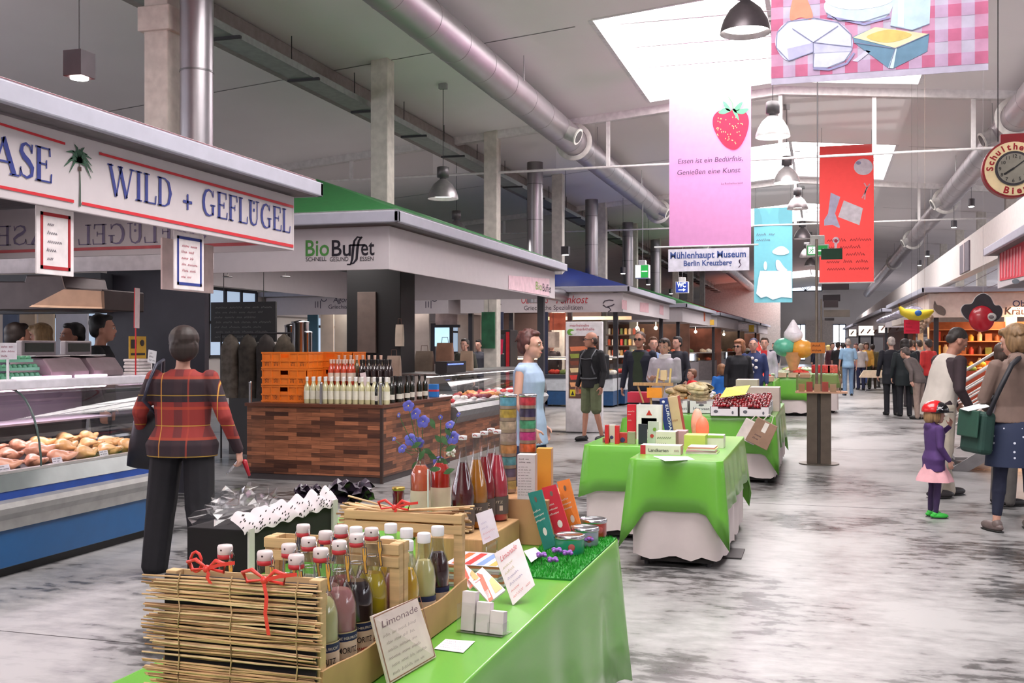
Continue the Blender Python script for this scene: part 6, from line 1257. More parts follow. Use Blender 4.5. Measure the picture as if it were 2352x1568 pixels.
for k, (px, py, d, s, lab) in enumerate(((708, 1146, 4.3, .07, 'small black paper bow standing behind the lace'), (806, 1160, 4.6, .13, 'large crumpled black and grey paper flower behind the reed bundle'))):
    p = at(px, py, d=d); t = thing('paper_flower', lab, 'paper flower', (p.x, p.y, .765)); b = MB(m((52, 40, 56), .3, noise=.4, scale=30)); b.at((0, 0, p.z-.765))
    for j in range(9):
        a = j*.7; b.M = Matrix.Translation((0, 0, p.z-.765)) @ Matrix.Rotation(a, 4, 'Z') @ Matrix.Rotation(.5+.12*(j % 3), 4, 'X'); b.grid(lambda u, v: ((u-.5)*s*1.2*math.sin(v*pi*.8+.3), v*s, .25*s*math.sin(u*pi)+.1*s*math.sin(v*9)), 4, 5, sm=False)
    b.build('petals', t); b = MB(m((40, 32, 40))); b.cyl((0, 0, 0), (0, 0, p.z-.765), .012, n=6); b.build('stem', t)
# flower vases, jar
def bigbottle(px, d, col, lab, h=.4, r=.042):
    p = at(px, 1100, d=d); t = thing('flower_bottle', lab, 'bottle', (p.x, p.y, ZT)); body = [(r*.9, 0), (r, .01), (r, h*.66), (r*.85, h*.72), (r*.45, h*.78), (.014, h*.83), (.013, h)]
    b = MB(m((220, 216, 214), .06, thin=.5)); b.lathe(body, 18, caps=False); b.build('glass', t); b = MB(m(col, .1, coat=.8, noise=.2, scale=14)); b.lathe([(q_-.002, max(z, .005)) for q_, z in body if z < h*.76]+[(.02, h*.76)], 18); b.build('drink', t)
    b = MB(m((222, 196, 186), .6)); b.lathe([(r+.001, h*.25), (r+.001, h*.5)], 18, caps=False); b.build('paper_label', t); return p
p1 = bigbottle(966, 4.4, (224, 110, 80), 'salmon-pink bottle holding the blue flowers, left one'); p2 = bigbottle(1012, 4.5, (206, 52, 44), 'orange-red bottle holding the blue flowers, right one')
b = MB(m((226, 226, 236), .5)); a = at(984, 1172, d=4.3); c = at(983, 1078, d=4.3); b.cyl((a.x, a.y, ZT), (c.x, c.y, c.z), .004, n=6); tag(b.build('white_straw'), 'white straw standing between the two flower bottles', 'straw')
FB = m((104, 104, 200), .6, noise=.15, scale=50, trans=.3); LF = m((60, 100, 56), .6, noise=.2)
def bloom(b, p, s, ax):
    M0 = b.M; b.M = Matrix.Translation(p) @ Matrix.Rotation(ax[0], 4, 'X') @ Matrix.Rotation(ax[1], 4, 'Y')
    for k in range(5): b.M = Matrix.Translation(p) @ Matrix.Rotation(ax[0], 4, 'X') @ Matrix.Rotation(ax[1], 4, 'Y') @ Matrix.Rotation(k*2*pi/5, 4, 'Z'); b.grid(lambda u, v: ((u-.5)*s*1.1*math.sin(.4+v*2.3), v*s, .2*s*math.sin(v*3)-.3*s*(u-.5)**2), 4, 4)
    b.M = M0
for lab, stems, base in (('spray of blue flowers in the salmon-pink bottle', [(938, 932, 14), (955, 950, 15), (972, 968, 16), (916, 953, 6), (944, 1010, 16), (962, 1016, 13), (905, 1008, 6), (924, 1030, 12)], p1), ('spray of blue and white flowers in the orange-red bottle', [(1012, 958, 6), (1053, 952, 6), (1034, 975, 12), (1040, 1005, 17), (1008, 1060, 15)], p2)):
    t = thing('flower_spray', lab, 'flowers', (base.x, base.y, ZT+.02)); top = V3((base.x, base.y, ZT+.36))
    for px, py, s in stems:
        e = at(px, py, y=base.y+q.uniform(-.03, .03)); b = MB(FB); bloom(b, e, s*base.y/2400*1.05, (1.2+q.uniform(-.4, .4), q.uniform(-.5, .5))); b.m((220, 200, 120)); b.ell(e, .004, 6, 5); b.build('bloom', t, world=True)
        b = MB(LF); mid = (top+e)/2+V3((0, 0, -.02)); b.tube([V3((base.x, base.y, ZT+.05)), top, mid, e], .0016, 5); b.build('stem', t, world=True)
    for k in range(7):
        px, py = (990+q.uniform(-35, 60), 1040+q.uniform(-60, 40)); e = at(px, py, y=base.y-.01); b = MB(LF); a = q.uniform(0, 3); b.M = Matrix.Translation(e) @ Matrix.Rotation(1.3, 4, 'X') @ Matrix.Rotation(a, 4, 'Z'); b.grid(lambda u, v: ((u-.5)*.024*math.sin(v*pi), v*.055, .004*math.sin(v*5)), 2, 5); b.build('leaf', t, world=True)
t = thing('flower_spray', 'small white blossom cluster right of the flower bottles', 'flowers', (p2.x, p2.y, ZT+.02)); e = at(1035, 1040, y=p2.y-.03)
b = MB(m((226, 222, 220), .7))
for k in range(22): b.ell(e+V3((q.uniform(-.02, .02), q.uniform(-.01, .01), q.uniform(-.016, .016))), .0055, 6, 5)
b.build('blossom', t, world=True); b = MB(LF); b.tube([V3((p2.x, p2.y, ZT+.05)), V3((p2.x, p2.y, ZT+.36)), e], .002, 5); b.build('stem', t, world=True)
p = at(915, 1150, d=4.75); t = thing('jam_jar', 'dark red jam jar with a gold lid beside the flower bottles', 'jar', (p.x, p.y, ZT)); h = .165; r = .029
b = MB(m((240, 236, 236), .03, thin=.8)); b.lathe([(r*.9, 0), (r, .01), (r, h*.5), (r*.86, h*.68), (r*.98, h*.8), (r*.9, h*.93)], 18, caps=False); b.build('glass', t); b = MB(m((120, 20, 34), .15, coat=.8)); b.lathe([(r*.85, .005), (r*.93, h*.5), (r*.8, h*.68), (r*.9, h*.8), (r*.85, h*.9)], 18); b.build('jam', t)
b = MB(m((206, 170, 90), .3, .8)); b.lathe([(r*.98, h*.92), (r*1.02, h*.93), (r*1.02, h*.99), (r*.97, h), (.002, h)], 20); b.build('lid', t); b = MB((214, 190, 150)); b.lathe([(r+.001, .02), (r+.001, .075)], 18, caps=False); b.build('paper_label', t)
# wooden boxes, tall cordial bottles, tins
b = MB(WOODD); b.box(-1.42, 3.56, ZT, -1.17, 4.04, ZT+.11); b.m(WOOD); b.box(-1.425, 3.55, ZT, -1.39, 3.57, ZT+.11); o = tag(b.build('wooden_box', bevel=.004), 'plain wooden box the tall cordial bottles stand on', 'box')
b = MB(m((196, 150, 108), .8, noise=.06)); b.box(-1.3, 4.07, ZT, -1.06, 4.44, .95); tag(b.build('cardboard_box', bevel=.003), 'brown cardboard box under the stacked tin towers', 'box')
def cordial(px, d, col, lab, h=.362):
    p = at(px, 1100, d=d); t = thing('cordial_bottle', lab, 'bottle', (p.x, p.y, ZT+.11), group='tall cordial bottles on the wooden box'); r = .044
    body = [(r*.85, 0), (r, .008), (r, h*.38), (r*.92, h*.46), (r*.66, h*.58), (.017, h*.74), (.0125, h*.85), (.0125, h*.965)]
    b = MB(m((214, 220, 216), .06, thin=.5)); b.lathe(body, 18, caps=False); b.build('glass', t); b = MB(m(col, .08, coat=1, noise=.12, scale=12)); b.lathe([(q_-.002, max(z, .004)) for q_, z in body if z < h*.72]+[(.0165, h*.72)], 18); b.build('drink', t)
    b = MB(m((96, 84, 80), .6)); b.lathe([(r+.001, .03), (r+.001, .1)], 18, caps=False); b.build('paper_label', t); b = MB(m((216, 196, 176), .6)); vs, fs, tw = glyphs('LUTZ', .01); k = .045/tw; a0 = -pi/2+.3; b.add([((r+.0025)*math.cos(a0+(v.x-tw/2)*k/r), (r+.0025)*math.sin(a0+(v.x-tw/2)*k/r), .074+v.y*.014) for v in vs], fs)
    b.add([((r+.0025)*math.cos(a0+.2+a), (r+.0025)*math.sin(a0+.2+a), z) for z in (.045, .065) for a in (0, .15, .3)], [(0, 1, 4, 3), (1, 2, 5, 4)]); b.build('label_print', t)
    b = MB(m((216, 212, 216), .35)); b.lathe([(.0155, h*.955), (.016, h*.965), (.016, h*.995), (.002, h)], 14); b.m((170, 40, 50)); b.pen([(-.008, 0), (0, .004), (.009, -.002)], .003, (0, -.0165, h*.975), XX, UP); b.build('cap', t)
for px, d, c, lab in ((1063, 3.9, (92, 10, 24), 'dark red cordial bottle, frontmost of the tall group'), (1094, 4.0, (208, 130, 30), 'amber cordial bottle behind the dark red one'), (1112, 4.11, (168, 14, 34), 'bright red cordial bottle in the middle of the tall group'), (1142, 4.17, (214, 60, 84), 'pink cordial bottle at the right of the tall group'), (1128, 4.25, (170, 30, 50), 'red cordial bottle hidden behind the pink one')): cordial(px, d, c, lab)
TC = [(96, 170, 196), (190, 160, 60), (196, 176, 150), (170, 150, 140), (200, 140, 80), (80, 150, 160), (90, 80, 110), (176, 160, 90)]; TC2 = [(216, 54, 70), (60, 50, 90), (80, 176, 130), (206, 60, 140), (226, 110, 60), (206, 90, 80), (190, 150, 80), (80, 120, 150)]
for px, d, cs, lab in ((1167, 4.42, TC, 'clear tower of stacked tea tins, mostly blue and tan, left one'), (1212, 4.52, TC2, 'clear tower of stacked tea tins, red on top, right one')):
    p = at(px, 1000, d=d); t = thing('tin_tower', lab, 'tin tower', (p.x, p.y, .95)); H_ = .408 if d < 4.5 else .404
    b = MB(m((235, 232, 232), .05, thin=.75)); b.cyl((0, 0, 0), (0, 0, H_), .0385, n=20, caps=False); b.build('clear_tube', t); b = MB(CHROME); b.lathe([(.038, H_), (.04, H_), (.04, H_+.008), (.036, H_+.01), (.002, H_+.008)], 20); b.build('lid', t)
    for k in range(8):
        b = MB(m(cs[k], .45, noise=.35, scale=40)); z1 = H_-.004-k*.05; z0 = max(z1-.034, .002); b.cyl((0, 0, z0), (0, 0, z1), .0355, n=18); b.m(m((170, 150, 130), .4, .4)); b.cyl((0, 0, max(z0-.014, 0.001)), (0, 0, z0), .034, n=18); b.build('tin', t)
def carton(name, lab, cat, px0, px1, py0, py1, d, dep, col, base=None, rz=0, draw=None, side=None, grp=None):
    a = at(px0, py1, d=d); c = at(px1, py0, d=d); w = (c-a); w = math.hypot(w.x, w.y); z0 = base if base is not None else a.z; h = c.z-z0
    t = thing(name, lab, cat, ((a.x+c.x)/2, (a.y+c.y)/2, z0), TH*0+rz, grp); b = MB(m(col, .5, noise=.03)); b.box(-w/2, 0, 0, w/2, dep, h)
    if side: b.m(m(side, .5)); b.box(w/2, .001, .001, w/2+.001, dep, h-.001)
    b.build('box', t, bevel=.0015)
    if draw: b = MB(WHITE); draw(b, w, h); b.build('print', t)
    return t, w, h
def pr_tea(b, w, h):
    b.m((90, 70, 80)); b.scrawl((-w*.42, -.001, h*.8), XX, UP, w*.8, h*.14, 2, .0018, 3)
    for k in range(11): b.ell((-w*.4, -.001, h*(.1+.062*k)), (.0018, .0008, .0018), 6, 4); b.scrawl((-w*.32, -.001, h*(.085+.062*k)), XX, UP, w*.66, h*.04, 1, .0012, k)
carton('tea_carton', 'white tea carton covered in small print on the cardboard box', 'carton', 1188, 1229, 1044, 1148, 4.23, .06, (216, 206, 212), .95, .12, pr_tea, (200, 170, 160))
carton('tea_carton', 'yellow-orange tea carton right of the white carton', 'carton', 1232, 1266, 1030, 1124, 4.45, .06, (226, 158, 52), .95, .12, None, (206, 150, 110))
def slab4(name, lab, cat, cor, th, mats, draw=None, thickname='board'):
    "a thin board given by four corner points (TL, TR, BR, BL)"
    P = [V3(c) for c in cor]; n = (P[1]-P[0]).cross(P[3]-P[0]).normalized()
    if n.dot(V3((0, 0, CZ))-P[0]) < 0: n = -n
    t = thing(name, lab, cat, (P[3]+P[2])/2); b = MB(m(mats, .6)); Q = P+[p-n*th for p in P]; b.add(Q, [(0, 3, 2, 1), (4, 5, 6, 7), (0, 1, 5, 4), (1, 2, 6, 5), (2, 3, 7, 6), (3, 0, 4, 7)]); b.build(thickname, t, world=True)
    if draw:
        b = MB(BLACK); r_ = (P[2]-P[3]); u_ = (P[0]-P[3]); draw(b, P[3]+n*.001, r_, u_, r_.length, u_.length); b.build('print', t, world=True)
    return t
def pr_book(b, o, r_, u_, w, h):
    b.m((226, 222, 214)); b.scrawl(o+u_*.45, r_, u_, w*.9, h*.25, 3, .003, 4); b.add([o+r_*(.5+.16*math.cos(a))+u_*(.28+.07*math.sin(a)) for a in [i*pi/5 for i in range(10)]], [tuple(range(10))]); b.m((120, 100, 90)); b.add([o+r_*(.5+.1*math.cos(a))+u_*(.84+.05*math.sin(a)) for a in [i*pi/5 for i in range(10)]], [tuple(range(10))])
for lab, cor, c in (('narrow teal green booklet leaning left on the artificial grass', [(1212, 1132, 4.15), (1244, 1124, 4.13), (1276, 1252, 4.04), (1250, 1264, 4.06)], (28, 128, 118)), ('narrow red booklet leaning between the teal and the orange one', [(1244, 1120, 4.26), (1276, 1112, 4.24), (1314, 1232, 4.15), (1279, 1244, 4.17)], (206, 34, 56)), ('narrow orange booklet leaning at the right of the three', [(1279, 1106, 4.38), (1307, 1099, 4.36), (1338, 1222, 4.27), (1310, 1232, 4.3)], (232, 132, 50))):
    P = [at(x, y, d=d) for x, y, d in cor]; slab4('booklet', lab, 'booklet', P, .008, c, pr_book)
t = thing('grass_mat', 'piece of bright artificial grass at the far corner of the nearest table', 'artificial grass', (-.95, 3.9, ZT)); b = MB(m((32, 130, 40), .8, noise=.2)); b.box(-1.08, 3.49, ZT, -.825, 4.3, ZT+.006); b.build('backing', t, world=True)
b = MB(m((44, 168, 50), .6, noise=.25, scale=60))
for i in range(3600):
    x, y = q.uniform(-1.08, -.825), q.uniform(3.49, 4.3); a = q.uniform(0, 6.3); s = .0022; l = q.uniform(.008, .016); b.add([(x-s*math.cos(a), y-s*math.sin(a), ZT+.005), (x+s*math.cos(a), y+s*math.sin(a), ZT+.005), (x+q.uniform(-.005, .005), y+q.uniform(-.005, .005), ZT+.005+l)], [(0, 1, 2)])
b.build('blades', t, world=True, props={'kind': 'stuff'})
for i, (px, py) in enumerate(((1244, 1277), (1279, 1266), (1304, 1272), (1270, 1288), (1316, 1254), (1352, 1240))):
    p = at(px, py, z=ZT+.035); t = thing('artificial_flower', 'tiny purple artificial flower stuck in the grass mat', 'artificial flower', (p.x, p.y, ZT+.004), group='purple flowers on the grass mat'); b = MB(m((150, 96, 190), .6))
    for k in range(6): b.ell((.012*math.cos(k), .012*math.sin(k), .034+.005*(k % 2)), (.01, .01, .007), 7, 5)
    b.build('petals', t); b = MB((40, 60, 40)); b.cyl((0, 0, 0), (0, 0, .03), .001, n=4); b.build('stem', t)
for i, (px, d, c, lab) in enumerate(((1308, 4.03, (44, 150, 120), 'round clear-sided tin with a teal band, frontmost of three'), (1342, 4.2, (150, 160, 176), 'round tin with a silver lid, middle of three'), (1362, 4.4, (190, 60, 50), 'round tin with a red label, rearmost of three'))):
    p = at(px, 1240, d=d); t = thing('round_tin', lab, 'tin', (p.x, p.y, ZT+.008), group='round tins on the grass mat'); b = MB(m(c, .3, noise=.1, coat=.4)); b.lathe([(.054, 0), (.057, .004), (.057, .058)], 26); b.build('body', t); b = MB(CHROME); b.lathe([(.058, .056), (.06, .058), (.06, .07), (.054, .073), (.05, .07), (.002, .069)], 28); b.build('lid', t)
    b = MB((196, 90, 90)); b.M = Matrix.Rotation(-1.2+.2*i, 4, 'Z'); b.ell((.057, 0, .03), (.002, .014, .014), 8, 6); b.build('fruit_label', t)
def pr_hand(cols, rows, seed, frame=None, head=None):
    def f(b, o, r_, u_, w, h):
        if head: b.m(head[1]); b.text(head[0], h*.14, o+r_*.12+u_*.78, r_, u_, .0, w=w*.74, shear=.2)
        for k, c in enumerate(cols): b.m(c); b.scrawl(o+r_*.1+u_*(.72-.66*(k+1)/len(cols)), r_, u_, w*.8, h*.66/len(cols), rows, h*.008, seed+k)
        if frame:
            b.m(frame)
            for s in ((.02, .02, .98, .035), (.02, .965, .98, .98), (.02, .02, .035, .98), (.965, .02, .98, .98)): b.add([o+r_*s[0]+u_*s[1], o+r_*s[2]+u_*s[1], o+r_*s[2]+u_*s[3], o+r_*s[0]+u_*s[3]], [(0, 1, 2, 3)])
    return f
slab4('handwritten_card', 'large framed white card with brown handwriting leaning on the near crate', 'price sign', [at(853, 1415, x=-1.02), at(958, 1372, x=-1.005), at(1002, 1508, z=.77), at(893, 1572, z=.77)], .005, (222, 206, 200), pr_hand([(120, 96, 100), (130, 100, 110), (110, 90, 96)], 2, 4, (150, 100, 76), ('Limonade', (130, 104, 112))))
slab4('handwritten_card', 'tilted white card with coloured handwriting in front of the grass mat', 'price sign', [at(1135, 1271, d=3.36), at(1192, 1236, d=3.42), at(1229, 1343, d=3.3), at(1178, 1390, d=3.24)], .003, (226, 216, 218), pr_hand([(170, 160, 60), (120, 110, 160), (210, 80, 60)], 2, 14, None, ('Limonade', (206, 90, 96))))
slab4('handwritten_card', 'small white card with a red bottle drawing in front of the cordials', 'price sign', [at(1093, 1180, d=3.74), at(1130, 1167, d=3.76), at(1147, 1232, d=3.72), at(1110, 1250, d=3.7)], .003, (222, 214, 224), pr_hand([(120, 110, 170), (200, 60, 70)], 2, 24))
b = MB(m((220, 226, 224), .05, thin=.7)); c = at(1128, 1240, d=3.72); b.box(c.x-.02, c.y, ZT, c.x+.02, c.y+.012, c.z); tag(b.build('card_clip'), 'clear clip holding the small card in front of the cordials', 'card holder')
t = thing('brochure_stack', 'pile of colourful magazines behind the fanned brochures', 'magazines', (-1.06, 3.25, ZT)); p = at(1100, 1300, z=ZT)
for k in range(9): b = MB(m([(190, 180, 190), (220, 214, 220), (206, 120, 90)][k % 3], .5)); b.at((-1.12+.004*math.sin(k*3), 3.4, ZT+.008*k), rz=.1*math.sin(k)); b.box(-.1, -.1, 0, .1, .12, .0075); b.build('magazine', t, world=True)
b = MB(m((214, 206, 216), .4)); b.at((-1.12, 3.4, ZT+.073)); b.box(-.1, -.1, 0, .1, .12, .001)
for k_, c_ in enumerate(((226, 110, 60), (206, 60, 60), (120, 150, 200), (230, 170, 80))): b.m(m(c_, .4)); b.box(-.08+.045*k_, -.09, .001, -.055+.045*k_, .1, .0016)
b.build('cover_picture', t, world=True)
def pr_broch(b, o, r_, u_, w, h):
    b.m((226, 96, 70)); b.add([o+r_*0+u_*0, o+r_*.25, o+r_*.75+u_*1, o+r_*.5+u_], [(0, 1, 2, 3)]); b.m((236, 186, 120)); b.add([o+r_*x+u_*y for x, y in ((.5, .1), (.95, .1), (.95, .6), (.7, .55))], [(0, 1, 2, 3)]); b.m((170, 60, 60)); b.scrawl(o+r_*.1+u_*.72, r_, u_, w*.5, h*.2, 2, .003, 5)
    b.m((236, 230, 230))
    for k in range(4): b.pen([(w*(.06+.05*k), h*.1), (w*(.2+.05*k), h*.35)], .004, o+(o-o), r_, u_)
slab4('brochure', 'white and orange food brochure, front one beside the card holder', 'brochure', [at(1076, 1330, d=3.2), at(1108, 1302, d=3.28), at(1161, 1354, d=3.14), at(1124, 1383, d=3.06)], .006, (228, 220, 222), pr_broch)
slab4('brochure', 'white and pink food brochure tucked behind the front one', 'brochure', [at(1049, 1318, d=3.24), at(1069, 1296, d=3.3), at(1104, 1328, d=3.2), at(1080, 1352, d=3.16)], .004, (230, 216, 220), pr_broch)
t = thing('card_holder', 'clear acrylic holder with stacks of white business cards', 'card holder', (-.925, 2.8, ZT), -.15); b = MB(m((232, 240, 238), .04, thin=.8))
for x0, dz in ((-.055, .045), (-.008, .02), (.035, .0)):
    b.box(x0, -.03-dz*.2, 0, x0+.046, .012, .035+dz); 
b.box(-.06, -.04, 0, .085, .03, .003); b.build('acrylic_holder', t)
for x0, dz in ((-.053, .045), (-.006, .02), (.037, .0)):
    b = MB(m((226, 214, 220), .6)); b.at((x0, -.01, .003), rx=-.12); b.box(0, -.012, 0, .042, .012, .062+dz); b.build('business_cards', t)
def flatcard(lab, cor, seed): P = [at(x, y, z=ZT+.003) for x, y in cor]; slab4('leaflet', lab, 'leaflet', P, .001, (230, 222, 230), lambda b, o, r_, u_, w, h: (b.m((140, 120, 140)), b.scrawl(o+r_*.1+u_*.1+V3((0, 0, .001)), r_, u_, w*.8, h*.8, 4, .0015, seed)), 'sheet')
flatcard('white leaflet lying flat at the edge of the nearest table', [(1023, 1467), (1091, 1472), (1064, 1498), (997, 1489)], 3)
P = [at(x, y, z=ZT+.022) for x, y in ((1203, 1265), (1229, 1256), (1246, 1272), (1220, 1291))]; slab4('leaflet', 'white card lying on the artificial grass beside the tilted card', 'leaflet', P, .001, (232, 224, 232), None, 'sheet')
# ---------------- book table ----------------
table('book table in the aisle under a green cloth, white skirt reaching the floor', -1.32, -.68, 7.43, 9.5, clabel='green cloth with long folded corners on the front book table', base=.36, corner=.62, seed=2, r=.2)
table('second book table, standing behind and left of the front one', -1.86, -1.34, 8.36, 9.6, clabel='green cloth on the left rear book table', base=.36, corner=.42, seed=5)
def goods(name, lab, cat, px0, px1, py0, py1, Y, dep, col, z=None, draw=None, side=None, ry=0, rz=0, grp=None, rough=.5):
    a = at(px0, py1, y=Y); c = at(px1, py0, y=Y); w = c.x-a.x; z0 = a.z if z is None else z; h = c.z-z0
    t = thing(name, lab, cat, ((a.x+c.x)/2, Y, z0), rz, grp); b = MB(m(col, rough, noise=.06)); b.at(ry=ry); b.box(-w/2, 0, 0, w/2, dep, h)
    if side: b.m(m(side, .5)); b.box(w/2, .001, .001, w/2+.0015, dep, h-.001); b.box(-w/2-.0015, .001, .001, -w/2, dep, h-.001)
    b.build('box', t, bevel=.0015)
    if draw: b = MB(WHITE); b.at((0, -.0015, 0), ry=ry); draw(b, w, h); b.build('print', t)
    return t
def D(b, col, x0, z0, x1, z1, w, h): b.m(col); b.quad(((x0-.5)*w, 0, z0*h), ((x1-.5)*w, 0, z0*h), ((x1-.5)*w, 0, z1*h), ((x0-.5)*w, 0, z1*h))
def pr_a(b, w, h):
    D(b, (226, 220, 222), .02, .0, .98, 1, w, h); b.m((190, 50, 40)); b.add([(-.12*w, -.001, .7*h), (.12*w, -.001, .7*h), (0, -.001, .86*h)], [(0, 1, 2)]); D(b, (110, 150, 200), -.3+.5, .3, .8, .62, w, h); b.m((120, 110, 120)); b.scrawl((-.4*w, -.001, .05*h), XX, UP, w*.8, h*.2, 3, .003, 1)
BT = .766
goods('book', 'red-spined book box beside the white one with a mountain', 'book', 1440, 1461, 929, 1000, 9.0, .05, (206, 26, 50), BT, lambda b, w, h: (b.m((230, 200, 200)), b.scrawl((-.4*w, -.001, .5*h), XX, UP, w*.8, h*.35, 4, .003, 7)))
goods('book_box', 'large white book box with a red peak and blue picture', 'book', 1462, 1520, 930, 1002, 8.95, .06, (226, 222, 224), BT, pr_a, (200, 180, 170))
goods('book', 'small dark book standing in front of the white book box', 'book', 1466, 1486, 974, 1010, 8.5, .02, (40, 44, 54), BT)
goods('book', 'book with a red and green fruit cover beside the small dark one', 'book', 1488, 1512, 968, 1008, 8.6, .02, (196, 206, 190), BT, lambda b, w, h: [b.m((190, 60, 60)), b.add([(w*.2*math.cos(a)-.1*w, -.001, h*.35+w*.2*math.sin(a)) for a in range(6)], [tuple(range(6))]), b.m((120, 160, 60)), b.add([(w*.18*math.cos(a)+.15*w, -.001, h*.65+w*.18*math.sin(a)) for a in range(6)], [tuple(range(6))])])
def pr_eu(b, w, h): b.m((226, 226, 236)); b.text('EUROPA', w*.5, (w*.12, -.001, h*.85), (0, 0, -1), XX, .01, w=h*.65); b.ell((-.05*w, -.001, h*.92), (w*.2, .001, w*.2), 10, 4)
goods('book', 'tall blue book leaning left with white lettering down its spine', 'book', 1530, 1548, 914, 990, 9.1, .16, (32, 52, 122), BT, pr_eu, None, -.17)
goods('book', 'tall tan illustrated book leaning beside the blue one', 'book', 1549, 1572, 910, 988, 9.15, .16, (206, 178, 140), BT, lambda b, w, h: (b.m((170, 110, 80)), b.scrawl((-.4*w, -.001, .1*h), XX, UP, w*.8, h*.7, 5, .006, 5)), (180, 60, 50), -.17)
goods('book_box', 'white and green patterned box in the middle of the book table', 'box', 1506, 1552, 992, 1020, 8.3, .16, (218, 214, 196), BT, lambda b, w, h: (b.m((90, 110, 70)), b.scrawl((-.45*w, -.001, .05*h), XX, UP, w*.9, h*.8, 2, .005, 12)), (160, 110, 120))
goods('book_box', 'pink and beige box right behind the patterned box', 'box', 1548, 1576, 990, 1016, 8.5, .16, (196, 150, 160), BT)
goods('book_box', 'open lime green and white box on the right of the book table', 'box', 1571, 1620, 1000, 1022, 8.2, .2, (196, 206, 96), BT); goods('book_box', 'white box with a green edge, rightmost on the book table', 'box', 1622, 1662, 1000, 1024, 8.35, .16, (226, 220, 210), BT, lambda b, w, h: D(b, (150, 190, 80), 0, .8, 1, 1, w, h))
def pr_lk(b, w, h): D(b, (196, 40, 56), 0, 0, .13, 1, w, h); b.m((40, 36, 40)); b.text('Landkarten', h*.5, (-.3*w, -.001, .3*h), XX, UP, .01, w=w*.5); b.m((120, 40, 60)); b.text('XXL', h*.3, (.34*w, -.001, .35*h), XX, UP, .01)
goods('book_box', 'long low white box with a red end at the front of the book table', 'box', 1471, 1563, 1024, 1044, 7.75, .14, (224, 216, 204), BT, pr_lk, (196, 150, 150))
for k in range(4): goods('magazine', 'pale magazine in the low pile at the right of the long white box, layer %s' % ['one, lowest', 'two', 'three', 'four, on top'][k], 'magazine', 1573+2*k, 1646-3*k, 0, 0, 7.9, .2, [(226, 214, 214), (196, 150, 170), (230, 224, 220), (216, 120, 110)][k]) if False else None
b0 = at(1573, 1040, y=7.85); b1 = at(1646, 1040, y=7.85)
for k in range(4):
    t = thing('magazine', 'thin magazine lying right of the long white box, %s of four' % ['lowest', 'second', 'third', 'topmost'][k], 'magazine', ((b0.x+b1.x)/2, 7.87, BT+.013*k), .05*math.sin(k*2)); w = (b1.x-b0.x)/2-.006*k; b = MB(m([(226, 214, 214), (196, 150, 170), (230, 224, 220), (222, 150, 140)][k], .5)); b.box(-w, 0, 0, w, .2, .012); b.build('pages', t); b = MB(m([(150, 190, 80), (206, 80, 100), (220, 210, 120), (230, 226, 224)][k], .5)); b.box(-w, .0, .012, w, .2, .0128); b.build('cover', t)
P = [at(x, y, z=BT+.003) for x, y in ((1500, 1047), (1580, 1048), (1596, 1055), (1528, 1058))]; slab4('leaflet', 'white sheets lying at the front edge of the book table', 'leaflet', P, .002, (230, 230, 232), None, 'sheet')
for k, (px0, px1, py0, py1, c, w) in enumerate(((1389, 1397, 976, 1008, (200, 30, 40), 'red, leftmost'), (1398, 1412, 976, 1010, (206, 200, 186), 'cream with a blue figure'), (1412, 1421, 978, 1022, (206, 34, 40), 'tall red one'), (1420, 1440, 994, 1022, (190, 60, 60), 'with a red and green picture'), (1441, 1458, 992, 1016, (150, 150, 120), 'olive, rightmost'), (1384, 1402, 1006, 1022, (150, 90, 80), 'tiny, lying in front'))):
    goods('small_card_box', 'small upright card pack on the left rear book table, '+w, 'card pack', px0, px1, py0, py1, 8.5+.1*(k % 2), .05, c, BT, (lambda b, w_, h_: (b.m((60, 60, 110)), b.ell((0, 0, h_*.3), (w_*.3, .001, w_*.3), 8, 4))) if k % 2 else None)
for (px0, px1, py0, py1), w in (((1587, 1616, 938, 998), 'taller pale pink'), ((1598, 1629, 956, 1000), 'shorter glowing orange-pink')):
    a = at(px0, py1, y=9.2+(.0 if px0 < 1590 else -.12)); c = at(px1, py0, y=9.2+(.0 if px0 < 1590 else -.12)); r = (c.x-a.x)/2; h = c.z-BT; b = MB(m((238, 160, 140) if px0 < 1590 else (246, 110, 84), .5, noise=.25, scale=12, emit=.15 if px0 < 1590 else .5, bump=.3)); b.ell((0, 0, h*.48), (r, r*.8, h*.52), 14, 9)
    b.lathe([(r*.5, 0), (r*.5, .012)], 12); o = b.build('salt_lamp'); o.location = ((a.x+c.x)/2, a.y, BT); tag(o, '%s salt crystal lamp at the back of the book table' % w, 'lamp')
# bird feeder and parcel behind
t = thing('bird_feeder', 'wooden bird feeder with a long roof batten and an orange tag', 'bird feeder', (at(1500, 900, y=12.6).x, 12.6, BT)); Y = 12.6
def pxy(px, py): return at(px, py, y=Y)
b = MB(WOODD); a = pxy(1455, 885); c = pxy(1546, 879); b.box(a.x, Y-.03, a.z, c.x, Y+.03, c.z); b.build('batten', t, world=True)
for q_ in ([(1465, 886), (1478, 925)], [(1493, 886), (1496, 930)], [(1525, 886), (1520, 912)]): b = MB(WOODD); b.cyl(pxy(*q_[0]), pxy(*q_[1]), .012, n=6); b.build('leg', t, world=True)
for q_ in ([(1508, 880), (1513, 846)], [(1538, 880), (1541, 846)], [(1524, 876), (1530, 850)]): b = MB(m((226, 200, 130), .6)); b.cyl(pxy(*q_[0]), pxy(*q_[1]), .014, n=6); b.build('post', t, world=True)
b = MB(m((236, 150, 40), .6)); a = pxy(1487, 913); c = pxy(1521, 890); b.box(a.x, Y-.04, a.z, c.x, Y-.034, c.z); b.build('orange_tag', t, world=True); b = MB(m((222, 196, 150), .6)); a = pxy(1518, 872); c = pxy(1532, 850); b.box(a.x, Y-.04, a.z, c.x, Y+.03, c.z); b.build('seed_box', t, world=True)
